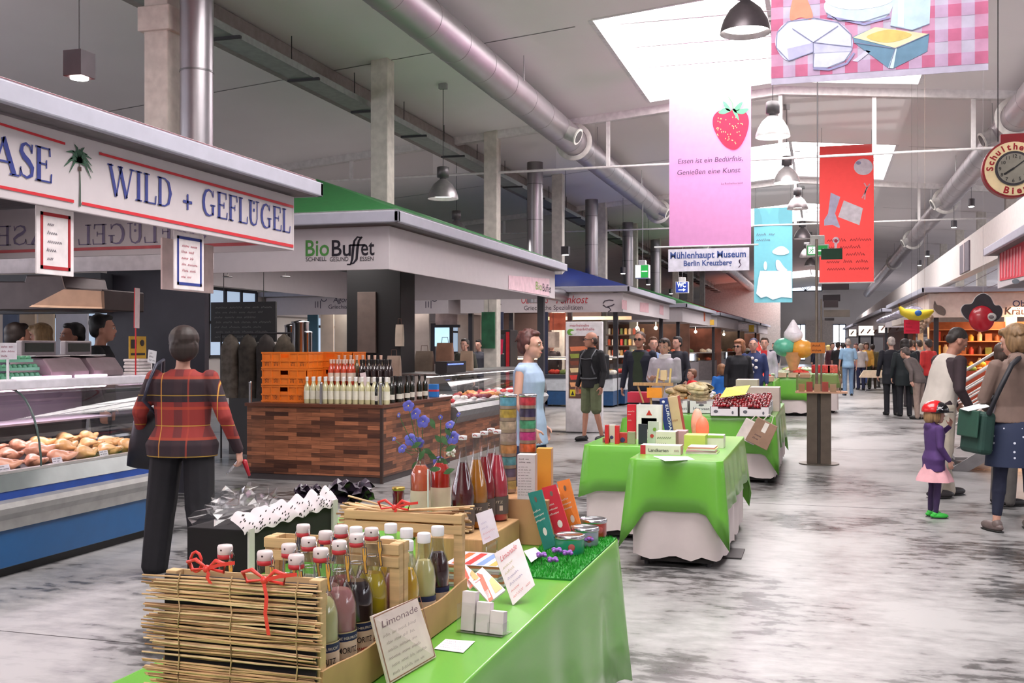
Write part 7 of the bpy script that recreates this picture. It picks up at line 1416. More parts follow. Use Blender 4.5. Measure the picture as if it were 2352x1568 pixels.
goods('patterned_box', 'red patterned box under the bird feeder', 'box', 1441, 1490, 901, 924, 12.8, .25, (196, 40, 70), None)
table('small side table carrying the bird feeder behind the book table', -2.3, -1.66, 12.4, 13.6, z=.7, base=.3, corner=.4, clabel='green cloth on the bird feeder table', seed=3)
# ---------------- fruit table ----------------
FY = 12.28
table('fruit table under a green cloth, cherries at its front right', -1.62, -.53, FY, 15.2, clabel='green cloth under the cherry boxes, pulled to a point on the right', base=.42, corner=.66, seed=4)
WB = m((226, 222, 226), .6, noise=.02)
def fruitbox(lab, x0, x1, y0, y1, z0, h, tilt=.0, logo=True, grp=None):
    t = thing('fruit_box', lab, 'box', ((x0+x1)/2, y0, z0), group=grp); w = x1-x0; d = y1-y0; b = MB(WB); b.at(rx=tilt)
    n = .22*w; b.box(-w/2, 0, 0, -n, .006, h); b.box(n, 0, 0, w/2, .006, h); b.box(-n, 0, .0, n, .006, h*.78)
    b.box(-w/2, d-.006, 0, w/2, d, h); b.box(-w/2, 0, 0, -w/2+.006, d, h); b.box(w/2-.006, 0, 0, w/2, d, h); b.box(-w/2, 0, 0, w/2, d, .006); b.build('carton', t)
    b = MB(m((96, 96, 106), .6)); b.at(rx=tilt)
    if logo: b.text('Harvest', .045, (-.1, -.002, h*.3), XX, UP, .01, w=.2); b.ell((0, -.002, h*.68), (.035, .001, .015), 8, 4)
    else: b.ell((-w*.3, -.002, h*.5), (.025, .001, .02), 8, 4); b.ell((w*.3, -.002, h*.4), (.012, .001, .02), 8, 4)
    b.build('print', t); return t
bx = [(-1.6, -1.5+.0, 'cut-off white fruit box at the left end of the fruit table front'), (-1.49, -1.18, 'white fruit box with a printed crown, left of the cherries')]
x1 = at(1633, 945, y=FY).x; x2 = at(1698, 945, y=FY).x; x3 = at(1768, 945, y=FY).x
fruitbox('tall white printed fruit box left of the cherries', at(1585, 930, y=12.7).x, at(1640, 930, y=12.7).x, 12.62, 13.05, BT, .15); fruitbox('white fruit box at the left end of the fruit table', at(1540, 930, y=12.7).x, at(1582, 930, y=12.7).x, 12.62, 13.05, BT, .15)
C1 = fruitbox('low white cherry box, left one of the two in front', x1, x2-.005, FY-.08, FY+.38, BT, .11, 0, False); C2 = fruitbox('low white cherry box, right one of the two in front', x2+.005, x3, FY-.08, FY+.38, BT, .11, 0, False)
fruitbox('cherry box in the second row behind the left front box', x1+.02, x2-.005, FY+.4, FY+.86, BT+.02, .13, 0, False); fruitbox('cherry box in the second row behind the right front box', x2+.005, x3, FY+.4, FY+.86, BT+.02, .13, 0, False)
b = MB(m((150, 12, 26), .2, noise=.3, scale=40, coat=.8)); b.ell((0, 0, 0), (.019, .019, .018), 10, 7); ch = b.build('c'); chd = ch.data; bpy.data.objects.remove(ch)
b = MB(m((110, 10, 20), .2, noise=.3, scale=40, coat=.8)); b.ell((0, 0, 0), (.019, .019, .018), 10, 7); ch = b.build('c'); chd2 = ch.data; bpy.data.objects.remove(ch)
b = MB(m((60, 12, 18), .7)); b.box(x1+.015, FY-.06, BT+.02, x3-.015, FY+.84, BT+.1); tag(b.build('cherry_layer', props={'kind': 'stuff'}), 'dense lower layer of cherries filling the boxes', 'cherries')
nx = 19; cnt = 0
for j in range(15):
    for i in range(nx):
        u = i/(nx-1); v = j/14; z = BT+.115+.10*v+.05*math.sin(pi*u)*math.sin(pi*min(v*1.2, 1))+q.uniform(-.008, .012); x = x1+.03+(x3-x1-.06)*u+q.uniform(-.009, .009); y = FY-.05+.86*v+q.uniform(-.01, .01)
        inst('cherry', chd if q.random() < .65 else chd2, (x, y, z), q.uniform(0, 6), 'ripe red cherry heaped in the white boxes on the fruit table', 'cherry', 'cherries in the white boxes', q.uniform(.9, 1.2)); cnt += 1
P = [at(1668, 890, y=FY+.3), at(1723, 884, y=FY+.35), at(1712, 905, y=FY+.12), at(1653, 913, y=FY+.1)]
slab4('price_board', 'bright yellow price board stuck over the cherries', 'price sign', P, .004, (232, 230, 90), lambda b, o, r_, u_, w, h: (b.m((190, 170, 90)), b.scrawl(o+r_*.1+u_*.2, r_, u_, w*.8, h*.6, 2, .006, 5)))
# paper-wrapped goods on the left half of the fruit table
def lump(mb, c, s, sd):
    rr = random.Random(sd); mb.grid(lambda u, v: (c[0]+s*math.cos(u*2*pi)*math.sin(v*pi)*(1+.25*math.sin(u*9+sd)), c[1]+s*math.sin(u*2*pi)*math.sin(v*pi)*(1+.2*math.cos(u*7+sd)), c[2]+s*.6*(1-math.cos(v*pi))*.5*(1.2+.3*math.sin(u*13))), 12, 7, sm=False)
for k, (px, py, Y, s, c, lab) in enumerate(((1560, 893, 13.0, .11, (186, 160, 120), 'crumpled brown paper heap over the left fruit box'), (1610, 892, 12.85, .15, (206, 190, 150), 'large crumpled paper heap over the printed fruit box'), (1640, 888, 13.4, .11, (150, 110, 80), 'brown fruit heap behind the paper'), (1580, 884, 13.8, .12, (226, 130, 40), 'orange fruit heap behind the brown paper'),
        (1620, 880, 14.3, .12, (216, 210, 220), 'white plastic wrapped heap at the back of the fruit table'), (1540, 890, 13.4, .08, (170, 50, 60), 'red vegetables at the far left of the fruit table'), (1700, 872, 14.6, .12, (206, 170, 150), 'round loaf-like heap at the back of the fruit table'))):
    p = at(px, py, y=Y); b = MB(m(c, .7, noise=.4, scale=22, bump=.5)); z = p.z-BT-.05
    for j in range(4): lump(b, (q.uniform(-.06, .06), q.uniform(-.05, .05), max(z-.05, 0)*.6*j/3), s*q.uniform(.8, 1.1), k*5+j)
    o = b.build('produce_heap'); o.location = (p.x, Y, BT+.01+(.12 if k < 2 else 0)); o['kind'] = 'stuff'; tag(o, lab, 'produce')
for k, (px0, px1, py, Y, lab) in enumerate(((1722, 1790, 890, 13.3, 'right'), (1690, 1740, 872, 14.4, 'left'))): goods('fruit_box', 'open wooden-looking carton behind the cherries, %s one' % lab, 'box', px0, px1, py, py+12, Y, .4, (206, 190, 180), BT)
# shopping bags hanging from the fruit table
for px, py, rz, c, lab, s, Yb in ((1722, 985, -.3, (222, 212, 206), 'white paper bag hanging half hidden behind the brown one', .2, 12.1), (1750, 990, .0, (150, 120, 100), 'brown paper bag hanging from the corner of the fruit table', .24, 12.0)):
    p = at(px, py+5, y=Yb); t = thing('paper_bag', lab, 'paper bag', (p.x, Yb, p.z)); b = MB(m(c, .8, bump=.4)); b.at(ry=.45); b.prism([(-s*.55, -s*.6), (s*.55, -s*.6), (s*.5, s*.6), (-s*.5, s*.6)], -.045, .045); b.build('bag', t, bevel=.006)
    b = MB(m((214, 206, 196), .7)); b.at(ry=.45); b.tube([(-s*.2, -.03, s*.6), (-s*.1, -.01, s*.95), (s*.12, -.01, s*.95), (s*.2, -.03, s*.6)], .006, 5); b.build('handle', t)
    if c[0] < 200: b = MB((90, 70, 70)); b.at(ry=.45); b.scrawl((-s*.3, -.047, -s*.4), XX, UP, s*.6, s*.35, 2, .008, 6); b.m((226, 220, 210)); b.box(-.02, -.05, .02, .03, -.047, s*.55); b.build('print', t)
# ---------------- tables further down ----------------
for i, (xa, xb, ya, yb, lab) in enumerate(((at(1668, 900, y=21.5).x, at(1778, 900, y=21.5).x, 21.5, 24, 'left'), (at(1782, 900, y=24.4).x, at(1862, 900, y=24.4).x, 24.4, 29, 'right'))):
    table('green-clothed stall table in the middle distance, %s one beside the signpost' % lab, xa, xb, ya, yb, z=.86, base=.5, corner=.66, clabel='green cloth on the %s middle-distance table' % lab, seed=7+i)
    for k in range(10 if i == 0 else 16):
        c = [(196, 206, 180), (226, 216, 206), (206, 120, 90), (150, 170, 90), (230, 190, 80), (200, 60, 50), (226, 150, 130), (120, 90, 80)][k % 8]; x = xa+.15+(xb-xa-.3)*((k*.37) % 1); y = ya+.2+(yb-ya-.4)*((k*.61) % 1)
        b = MB(m(c, .7, noise=.4, scale=20, bump=.4)); 
        for j in range(3): lump(b, (q.uniform(-.05, .05), q.uniform(-.05, .05), 0), .12, k*3+j)
        o = b.build('produce_heap'); o.location = (x, y, .868+.06); o['kind'] = 'stuff'; tag(o, 'heap of produce on the %s middle-distance table' % lab, 'produce', 'produce on the %s middle-distance table' % lab)
    for k in range(3):
        w = (xb-xa)/3; b = MB(m((196, 168, 140), .7)); b.box(-w/2+.02, -.03, 0, w/2-.02, .5, .1); o = b.build('produce_tray'); o.location = (xa+w*(k+.5), ya-.02, .868); tag(o, 'shallow wooden produce tray at the front of the %s middle-distance table' % lab, 'tray', 'produce trays on the %s middle-distance table' % lab)
for k, (px, c) in enumerate(((1876, (206, 40, 50)), (1896, (206, 60, 60)), (1912, (216, 90, 80)))):
    p = at(px, 862, y=26); b = MB(m(c, .5, noise=.4, scale=25)); b.box(-.12, -.1, 0, .12, .1, .2); o = b.build('berry_punnets', bevel=.02); o.location = (p.x, 26, .93); tag(o, 'stack of red berry punnets behind the signpost', 'punnets', 'red berry punnets behind the signpost')
table('plain table with the berry punnets behind the signpost', at(1866, 880, y=25.6).x, at(1924, 880, y=25.6).x, 25.6, 26.6, z=.9, base=.3, corner=.3, clabel='green cloth under the berry punnets', seed=11)
# inflatable ice cream cone
p = at(1822, 870, y=25.2); t = thing('inflatable_ice_cream', 'giant inflatable ice cream cone standing among the produce', 'inflatable', (p.x, 25.2, .93)); k = 25/2400
b = MB(m((222, 170, 120), .4)); b.lathe([(.06, 0), (.2, .45), (.24, .5)], 16); b.build('cone', t)
for c, (x, z), r, nm in (((90, 180, 150), (-.2, .62), .26, 'scoop'), ((226, 160, 60), (.2, .58), .26, 'scoop'), ((232, 228, 234), (.0, .9), .22, 'cream')):
    b = MB(m(c, .35, coat=.3)); b.ell((x, 0, z), (r, r*.9, r*.85), 14, 8)
    if nm == 'cream': b.lathe([(.2, .95), (.12, 1.1), (.02, 1.26)], 12)
    b.build(nm, t)
for dx, c in ((-.72, (232, 226, 230)), (-.8, (226, 70, 60))):
    b = MB(m(c, .4)); b.lathe([(.02, 0), (.13, .2), (.14, .5), (.03, .75)], 12); o = b.build('balloon'); o.location = (p.x+dx, 25.1-.2*(dx < -.75), .93); tag(o, '%s pointed balloon beside the inflatable ice cream' % ('white' if c[0] > 230 or c[1] > 200 else 'red'), 'balloon')
# signpost with leaflet tray
SP = V3((-.05, 14.55, 0)); t = thing('signpost', 'tall steel signpost on a brown box column with a leaflet tray', 'signpost', SP)
b = MB(m((104, 92, 82), .5, .2)); b.box(-.155, -.13, .012, -.02, .13, .95); b.box(.02, -.13, .012, .155, .13, .95); b.m(m((60, 54, 50), .5)); b.box(-.02, -.1, .012, .02, .1, .95); b.build('column', t, bevel=.004)
b = MB(m((120, 112, 104), .4, .5)); b.cyl((0, 0, 0), (0, 0, .014), .26, n=32); b.build('floor_plate', t)
b = MB(m((206, 160, 130), .5)); b.box(-.3, -.22, .95, .36, .22, .97); b.build('shelf', t)
b = MB(m((232, 214, 196), .08, thin=.55)); b.box(-.29, -.2, .97, .28, -.19, 1.19); b.box(-.29, .19, .97, .28, .2, 1.19); b.box(-.29, -.2, .97, -.28, .2, 1.19); b.box(.27, -.2, .97, .28, .2, 1.19); b.box(-.29, -.21, 1.08, .28, -.2, 1.09); b.build('acrylic_tray', t)
for k, (x, c) in enumerate(((-.22, (206, 170, 120)), (-.12, (190, 60, 60)), (-.02, (214, 190, 160)), (.08, (206, 80, 70)), (.18, (216, 196, 170)))): b = MB(m(c, .6)); b.box(x-.04, -.18, .972, x+.04, -.14, 1.07+.03*(k % 2)); b.build('leaflets', t)
b = MB(m((150, 140, 128), .3, .8)); b.cyl((-.03, 0, .97), (-.03, 0, 3.0), .019, n=10); b.cyl((.03, 0, .97), (.03, 0, 2.2), .012, n=8); b.build('pole', t)
for px0, px1, py0, py1, c, yo in ((1886, 1935, 570, 596, (20, 66, 44), -.05), (1888, 1950, 651, 666, (58, 46, 52), -.05), (1890, 1930, 676, 692, (50, 42, 46), .05), (1892, 1925, 690, 706, (62, 50, 54), -.03), (1892, 1952, 711, 728, (128, 118, 110), .04), (1894, 1916, 730, 736, (52, 46, 48), 0)):
    a = at(px0, py1, y=14.55+yo); c_ = at(px1, py0, y=14.55+yo); b = MB(m(c, .6)); b.box(a.x, 14.53+yo, a.z, c_.x, 14.57+yo, c_.z); b.build('sign_arm', t, world=True, bevel=.003)
a = at(1862, 811, y=14.4); c_ = at(1895, 786, y=14.4); b = MB(m((226, 130, 50), .6)); b.box(a.x, 14.5, a.z, c_.x, 14.512, c_.z); b.build('orange_notice', t, world=True); b = MB((90, 50, 30)); b.scrawl((a.x+.02, 14.498, a.z+.01), XX, UP, c_.x-a.x-.04, c_.z-a.z-.02, 2, .01, 3); b.build('lettering', t, world=True)
b = MB(m((70, 66, 68), .5)); p = at(1662, 1275, z=0); b.box(p.x-.16, p.y-.12, 0, p.x+.14, p.y+.25, .012); o = tag(b.build('floor_plate', bevel=.003), 'grey cable hatch plate on the floor right of the book table', 'floor hatch')
# ---------------- stair, right side ----------------
t = thing('staircase', 'steel staircase with several parallel white handrails rising to the right', 'staircase', (1.5, 14.5, 0)); RW = m((226, 220, 216), .4, .1)
sx, sy = 1.5, 14.2; sl = .66
for k in range(7): b = MB(m((150, 146, 146), .5, .3)); b.box(sx+.1+.27*k, sy+.05, .17*(k+1)-.04, sx+.4+.27*k, sy+1.25, .17*(k+1)); b.build('step', t, world=True)
for yy in (sy, sy+1.28):
    b = MB(m((150, 146, 148), .5)); b.prism([(sx, .0), (sx+.25, 0), (sx+2.3, 1.32), (sx+2.3, 1.55)], yy, yy+.03); b.build('stringer', t, world=True)
    for z in (.98, .86, .74, .62, .50): b = MB(RW); b.cyl((sx-.02, yy+.015, z), (sx+2.4, yy+.015, z+sl*2.42), .02 if z > .9 else .013, n=8); b.build('handrail', t, world=True)
    for x in (.0, .8, 1.6, 2.3): b = MB(m((60, 58, 62), .5)); b.box(sx+x-.03, yy-.012, x*.62, sx+x+.03, yy, 1.0+x*sl); b.build('baluster', t, world=True)
t = thing('bin', 'dark grey waste bin at the foot of the stair', 'waste bin', (1.36, 13.85, 0)); b = MB(m((52, 50, 54), .5)); b.box(-.12, -.12, 0, .12, .12, .82); b.build('body', t, bevel=.01); b = MB(m((36, 36, 40), .4)); b.prism([(-.125, .82), (.125, .82), (.1, .95), (-.05, .95)], -.125, .125); b.build('lid', t)
# decorations: apple with hat, banana, red card
Y = 12.5
t = thing('hanging_figure', 'flat cut-out of a red apple wearing a dark felt hat', 'decoration', (at(2255, 700, y=Y).x, Y, at(2255, 760, y=Y).z))
def cut(name, pix, col, y0, y1, **k):
    b = MB(m(col, .5, **k)); b.prism([(at(x, y, y=Y).x, at(x, y, y=Y).z) for x, y in smooth(pix, 6)], y0, y1); b.build(name, t, world=True)
hat = [(2208, 712), (2215, 700), (2232, 697), (2242, 682), (2258, 674), (2274, 682), (2284, 700), (2296, 702), (2302, 715), (2296, 730), (2280, 738), (2232, 736), (2216, 728)]
cut('white_outline', [(x+(x-2255)*.04, y+(y-712)*.05) for x, y in hat], (214, 210, 210), Y+.005, Y+.012); cut('hat', hat, (42, 34, 42), Y-.01, Y+.005)
b = MB(m((176, 22, 40), .25, coat=.5, noise=.15)); c = at(2254, 732, y=Y); b.ell((c.x, Y-.02, c.z), (.132, .05, .145), 22, 14); b.build('apple', t, world=True)
b = MB(m((196, 190, 186), .4)); c = at(2276, 728, y=Y); b.ell((c.x, Y-.055, c.z), (.05, .02, .045), 14, 8); b.m((120, 110, 110)); b.ell((c.x-.005, Y-.07, c.z), (.03, .01, .022), 10, 6); b.build('sticker', t, world=True)
b = MB(WHITE); c = at(2258, 674, y=Y); b.cyl((c.x, Y, c.z), (c.x, Y, zc(c.x)), .0015, n=4); b.build('cord', t, world=True)
Y = 18; pts = [at(x, y, y=Y) for x, y in ((2066, 704), (2074, 716), (2092, 722), (2112, 724), (2130, 720), (2144, 713))]
t = thing('inflatable_banana', 'yellow inflatable banana with a blue oval sticker', 'decoration', pts[2]); b = MB(m((230, 204, 50), .4)); b.tube(pts, [.02, .06, .09, .09, .07, .02], 12); b.build('banana', t, world=True)
b = MB(m((50, 110, 190), .4)); c = at(2108, 719, y=Y); b.ell((c.x, Y-.08, c.z), (.055, .025, .05), 14, 8); b.build('sticker', t, world=True); b = MB(m((80, 50, 30))); b.tube([pts[0], pts[0]+V3((-.01, 0, .05))], .018, 6); b.build('tip', t, world=True)
b = MB(DARK); c = at(2108, 716, y=Y); b.cyl((c.x, Y, c.z+.05), (c.x, Y, zc(c.x)), .0015, n=4); b.build('cord', t, world=True)
t = thing('red_card_sign', 'plain bright red card hanging under the banana', 'price sign', at(2094, 766, y=Y)); a = at(2076, 766, y=Y); c = at(2112, 734, y=Y); b = MB(m((228, 26, 66), .6)); b.box(a.x, Y, a.z, c.x, Y+.01, c.z); b.build('card', t, world=True); b = MB((150, 10, 40)); b.scrawl((a.x+.02, Y-.003, a.z+.02), XX, UP, c.x-a.x-.04, c.z-a.z-.04, 3, .006, 2); b.build('lettering', t, world=True)
b = MB(DARK); b.cyl(((a.x+c.x)/2, Y+.005, c.z), ((a.x+c.x)/2, Y+.005, zc(1.9)), .0015, n=4); b.build('cord', t, world=True)
t = thing('garland', 'dry garlic and herb bunch hanging beside the red card', 'decoration', at(2122, 740, y=18.5)); b = MB(m((176, 150, 130), .8, noise=.5, scale=20, bump=.6)); c = at(2124, 738, y=18.5)
for j in range(14): b.ell(c+V3((q.uniform(-.1, .1), 0, q.uniform(-.16, .14))), (.05, .05, .05), 8, 6)
b.cyl(c, (c.x, 18.5, zc(c.x)), .0015, n=4); b.build('bunch', t, world=True, props={'kind': 'stuff'})
# ---------------- produce stall on the right ----------------
WM = (1, .62, .36)
t = thing('shelf_wall', 'tall wooden shelf wall full of goods at the back of the herb stall', 'shelves', (5.6, 34, 0)); b = MB(m((150, 84, 48), .6, noise=.15)); b.box(3.1, 34, 0, 9.3, 34.1, 2.3); b.build('back_panel', t, world=True)
for z in (.9, 1.3, 1.7, 2.05): b = MB(m((190, 130, 84), .6)); b.box(3.1, 33.6, z, 9.3, 34, z+.03); b.build('shelf', t, world=True)
for z in (.93, 1.33, 1.73):
    for k in range(26):
        c = [(206, 150, 80), (190, 60, 40), (226, 206, 160), (110, 120, 50), (150, 90, 50), (230, 180, 60), (90, 50, 40), (200, 110, 70)][(k*5+int(z*10)) % 8]; b = MB(m(c, .5, noise=.2)); h = q.uniform(.16, .3)
        if k % 3: b.lathe([(.07, 0), (.075, h*.7), (.04, h*.85), (.04, h)], 10)
        else: b.box(-.09, -.08, 0, .09, .08, h)
        o = b.build('shelf_product'); o.location = (3.3+.235*k, 33.8, z); tag(o, 'packet or jar on the %s shelf of the herb stall' % {.93: 'lower', 1.33: 'middle', 1.73: 'upper'}[z], 'grocery item', 'goods on the %s shelf of the herb stall' % {.93: 'lower', 1.33: 'middle', 1.73: 'upper'}[z])
t = thing('produce_counter', 'sloping wooden produce display at the front of the herb stall', 'display counter', (5, 31, 0)); b = MB(m((150, 60, 36), .6)); b.prism([(2.9, 0), (9, 0), (9, .9), (2.9, .9)], 30.8, 32.2); b.build('base', t, world=True)
for k in range(16):
    c = [(190, 50, 30), (226, 130, 30), (120, 150, 50), (226, 200, 60), (150, 70, 40), (206, 80, 50)][k % 6]; b = MB(m(c, .5, noise=.3, scale=30, bump=.5))
    for j in range(5): b.ell((q.uniform(-.12, .12), q.uniform(-.2, .2), .05), (.1, .1, .08), 8, 6)
    o = b.build('produce_heap'); o.location = (3.1+.37*k, 31.1+.5*(k % 2), .9+.12*(k % 2)); o['kind'] = 'stuff'; tag(o, 'heap of fruit or vegetables on the herb stall counter', 'produce', 'produce heaps on the herb stall counter')
lamp('stall_light', 'AREA', (5.6, 32, 2.6), 420, 1.6, WM, (0, 0, 0), 5)
lamp('stall_light', 'AREA', (5.5, 55, 2.7), 500, 2, WM, (0, 0, 0), 16)
b = MB(m((150, 74, 44), .6, noise=.2)); b.box(3.6, 46.4, 0, 3.7, 69, 2.3); tag(b.build('wooden_back_wall'), 'orange-brown back wall of the far right-hand stall', 'wall')
b = MB(m((96, 80, 80), .6)); b.box(2.8, 46.6, 0, 3.3, 69, 1.0); tag(b.build('stall_counter', bevel=.01), 'long counter of the far right-hand stall behind the crowd', 'counter')
t = thing('glass_garland', 'row of hanging plastic bags and foil under the right-hand eave', 'decoration', (2.5, 26, 2.7)); b = MB(m((206, 202, 220), .2, noise=.4, scale=12, thin=.35)); b.m(m((190, 186, 206), .25, .3, noise=.4, scale=10))
for k in range(14): lump(b, (2.42-.012*k, 31+1.1*k, 2.5), .22, k)
b.build('bags', t, world=True, props={'kind': 'stuff'}); b = MB(STEEL); b.cyl((2.45, 30.6, 2.75), (2.28, 46, 2.75), .01, n=5); b.build('rail', t, world=True)
# ---------------- Greek delicatessen and the stalls behind it ----------------
t = thing('refrigerated_counter', 'blue and white display counter of the Greek delicatessen', 'display counter', (-6.5, 27.2, 0)); cx0, cx1, cy = -8.2, -5.15, 26.35
b = MB(m((30, 74, 120), .4)); b.box(cx0, cy+.05, .05, cx1, cy+.9, .42); b.build('lower_panel', t, world=True); b = MB(m((196, 200, 206), .4)); b.box(cx0, cy+.02, .42, cx1, cy+.9, .74); b.build('upper_panel', t, world=True); b = MB(m((52, 56, 66), .4)); b.box(cx0, cy-.02, .74, cx1, cy+.92, .84); b.build('sill', t, world=True, bevel=.01)
b = MB(m((206, 204, 204), .4)); b.box(cx0, cy+.3, 1.26, cx1, cy+.8, 1.3); b.build('top_shelf', t, world=True); b = MB(GLASS); b.add([(cx0, cy+.02, .84), (cx1, cy+.02, .84), (cx1, cy+.3, 1.27), (cx0, cy+.3, 1.27)], [(0, 1, 2, 3)]); b.build('front_glass', t, world=True)
b = MB(m((255, 220, 170), .5, noise=0, emit=5)); b.box(cx0+.1, cy+.34, 1.22, cx1-.1, cy+.4, 1.25); b.build('light_tube', t, world=True)
t = thing('refrigerated_counter', 'side arm of the delicatessen counter running down the aisle', 'display counter', (-5.4, 31, 0)); b = MB(m((30, 74, 120), .4)); b.box(-5.9, 27.35, .05, -5.02, 35, .42); b.build('lower_panel', t, world=True); b = MB(m((196, 200, 206), .4)); b.box(-5.9, 27.3, .42, -5.0, 35, .74); b.build('upper_panel', t, world=True); b = MB(m((52, 56, 66), .4)); b.box(-5.92, 27.3, .74, -4.98, 35.02, .84); b.build('sill', t, world=True); b = MB(m((206, 204, 204), .4)); b.box(-5.8, 27.4, 1.26, -5.3, 35, 1.3); b.build('top_shelf', t, world=True)
FOODC = [(226, 200, 170), (200, 90, 60), (230, 226, 216), (160, 120, 60), (206, 60, 50), (110, 130, 70), (236, 190, 110)]
for k in range(20):
    b = MB(m(FOODC[k % 7], .6, noise=.3, scale=30)); 
    for j in range(5): b.ell((q.uniform(-.12, .12), q.uniform(-.12, .12), .04), (.09, .09, .07), 8, 5)
    o = b.build('deli_food'); o.location = (-8.0+.3*k if k < 10 else -5.4, cy+.45 if k < 10 else 27.8+.75*(k-10), .85); o['kind'] = 'stuff'; tag(o, 'heap of delicatessen food behind the glass', 'food', 'food in the delicatessen counter')
lamp('stall_light', 'AREA', (-6.8, 28.3, 2.85), 210, 1.5, (1, .84, .7), (0, 0, 0), 2.4)
lamp('stall_light', 'AREA', (-12.2, 29, 2.85), 200, 3, (1, .92, .86), (0, 0, 0), 3)  # area light added inside the pale canopy to brighten its dim fascia
lamp('aisle_fill_light', 'AREA', (-8.2, 23, 4.1), 110, .5, (1, .95, .92), (0, 0, 0), .5)  # fill light added in the cross aisle for the dim delicatessen fascia
bell((-8.2, 23, 4.15), 'added bell lamp over the cross aisle, out of view, for fill light')  # extra fixture added with the aisle fill, hidden behind the green-roofed canopy
b = MB(m((70, 52, 50), .7, noise=.15)); b.box(-9.3, 30.0, 0, -6.2, 30.1, 2.9); tag(b.build('back_wall'), 'dark brown back wall of the Greek delicatessen', 'wall')
b = MB(m((236, 196, 160), .6, noise=.05, emit=.25)); a = at(1300, 735, y=29.9); c = at(1425, 716, y=29.9); b.box(-8.2, 29.9, a.z, -5.3, 29.96, 2.44); tag(b.build('lit_sign_band'), 'warm lit cream panel above the delicatessen shelves', 'sign')
for i in range(3):
    z = 1.25+.32*i; b = MB(m((80, 56, 46), .6)); b.box(-6.15, 30.4, z, -5.0, 30.7, z+.03); tag(b.build('wall_shelf'), 'wall shelf with jars behind the information pillar, %s one' % ['lowest', 'middle', 'highest'][i], 'shelf')
    for k in range(9): b = MB(m(FOODC[(k+i) % 7], .5)); b.lathe([(.045, 0), (.045, .16), (.03, .18)], 10); o = b.build('jar'); o.location = (-6.08+.125*k, 30.55, z+.03); tag(o, 'jar on the %s wall shelf behind the information pillar' % ['lowest', 'middle', 'highest'][i], 'jar', 'jars on the %s wall shelf' % ['lowest', 'middle', 'highest'][i])
# information pillar with market hall logo
Y = 18.6; a = at(1299, 976, y=Y); c = at(1383, 738, y=Y); t = thing('information_pillar', 'white information pillar with a food poster behind the man in shorts', 'information board', ((a.x+c.x)/2, Y, 0)); W_ = c.x-a.x; H_ = c.z
b = MB(m((222, 218, 222), .5)); b.box(a.x, Y, 0, c.x, Y+.12, H_); b.build('body', t, world=True, bevel=.01); b = MB(m((90, 60, 50), .4, noise=.7, scale=3)); b.box(a.x+.06, Y-.004, .62, c.x-.06, Y, H_-.26); b.build('poster', t, world=True)
for i in range(7): b = MB(m([(190, 90, 60), (226, 160, 110), (206, 60, 50), (226, 200, 150), (120, 60, 40), (140, 150, 60), (214, 120, 80)][i], .5)); z = .7+.13*i; b.quad((a.x+.1, Y-.006, z), (c.x-.1, Y-.006, z+.02), (c.x-.12, Y-.006, z+.1), (a.x+.08, Y-.006, z+.08)); b.build('picture_band', t, world=True)
b = MB((170, 50, 70)); b.text('marheineke', .07, (a.x+.08, Y-.006, H_-.09), XX, UP, 0, w=.36); b.text('markthalle', .07, (a.x+.2, Y-.006, H_-.16), XX, UP, 0, w=.34); b.m((110, 170, 60)); b.ell((a.x+.1, Y-.006, H_-.19), (.07, .002, .06), 14, 8); b.m((226, 226, 226)); b.ell((a.x+.15, Y-.009, H_-.2), (.06, .002, .035), 12, 6); b.build('logo', t, world=True)
b = MB(m((206, 190, 40), .6)); p_ = at(1313, 902, y=Y); b.box(p_.x-.03, Y-.008, p_.z-.06, p_.x+.07, Y-.004, p_.z+.06); b.m(BLACK); b.add([(p_.x-.01, Y-.01, p_.z-.04), (p_.x+.05, Y-.01, p_.z-.04), (p_.x+.02, Y-.01, p_.z+.04)], [(0, 1, 2)]); b.build('warning_sticker', t, world=True)
b = MB(DARK); b.box(a.x-.3, Y-.05, 0, c.x+.3, Y+.2, .012); b.build('foot_plate', t, world=True)
# drinks fridge, panels, posters seen under the green-roofed canopy
def panel(name, lab, cat, px0, px1, py0, py1, Y, col, dep=.05, **k):
    a = at(px0, py1, y=Y); c = at(px1, py0, y=Y); b = MB(m(col, .6, **k)); ps = 'poster' in name; b.box(a.x, Y, a.z if ps else 0, c.x, Y+dep, c.z)
    if ps: b.m(DARK); b.cyl(((a.x+c.x)/2, Y+.02, c.z), ((a.x+c.x)/2, Y+.02, 2.98), .006, n=4)
    return tag(b.build(name, bevel=.003), lab, cat)
Y = 22.5; a = at(1123, 880, y=Y); c = at(1172, 757, y=Y); t = thing('drinks_fridge', 'black glass-door drinks fridge with a red stripe and pink cloth inside', 'fridge', ((a.x+c.x)/2, Y, 0)); b = MB(m((30, 28, 32), .4)); b.box(a.x, Y, 0, c.x, Y+.6, c.z); b.build('cabinet', t, world=True, bevel=.01)
b = MB(m((186, 24, 40), .5)); b.box(c.x-.1, Y-.01, .1, c.x-.02, Y, c.z-.05); b.build('red_stripe', t, world=True); b = MB(m((60, 62, 70), .2)); b.box(a.x+.04, Y-.008, .2, c.x-.13, Y, c.z-.1); b.build('glass_door', t, world=True)
b = MB(m((226, 40, 90), .6)); p_ = at(1147, 800, y=Y-.02); b.prism([(p_.x-.1, p_.z-.2), (p_.x+.07, p_.z-.12), (p_.x+.09, p_.z+.2), (p_.x-.02, p_.z+.22)], Y-.03, Y-.01); b.build('pink_cloth', t, world=True)
b = MB(m((206, 200, 200), .4))
for i in range(4): b.box(a.x+.05, Y-.012, .4+.33*i, c.x-.14, Y-.008, .42+.33*i)
b.build('shelf_edges', t, world=True)
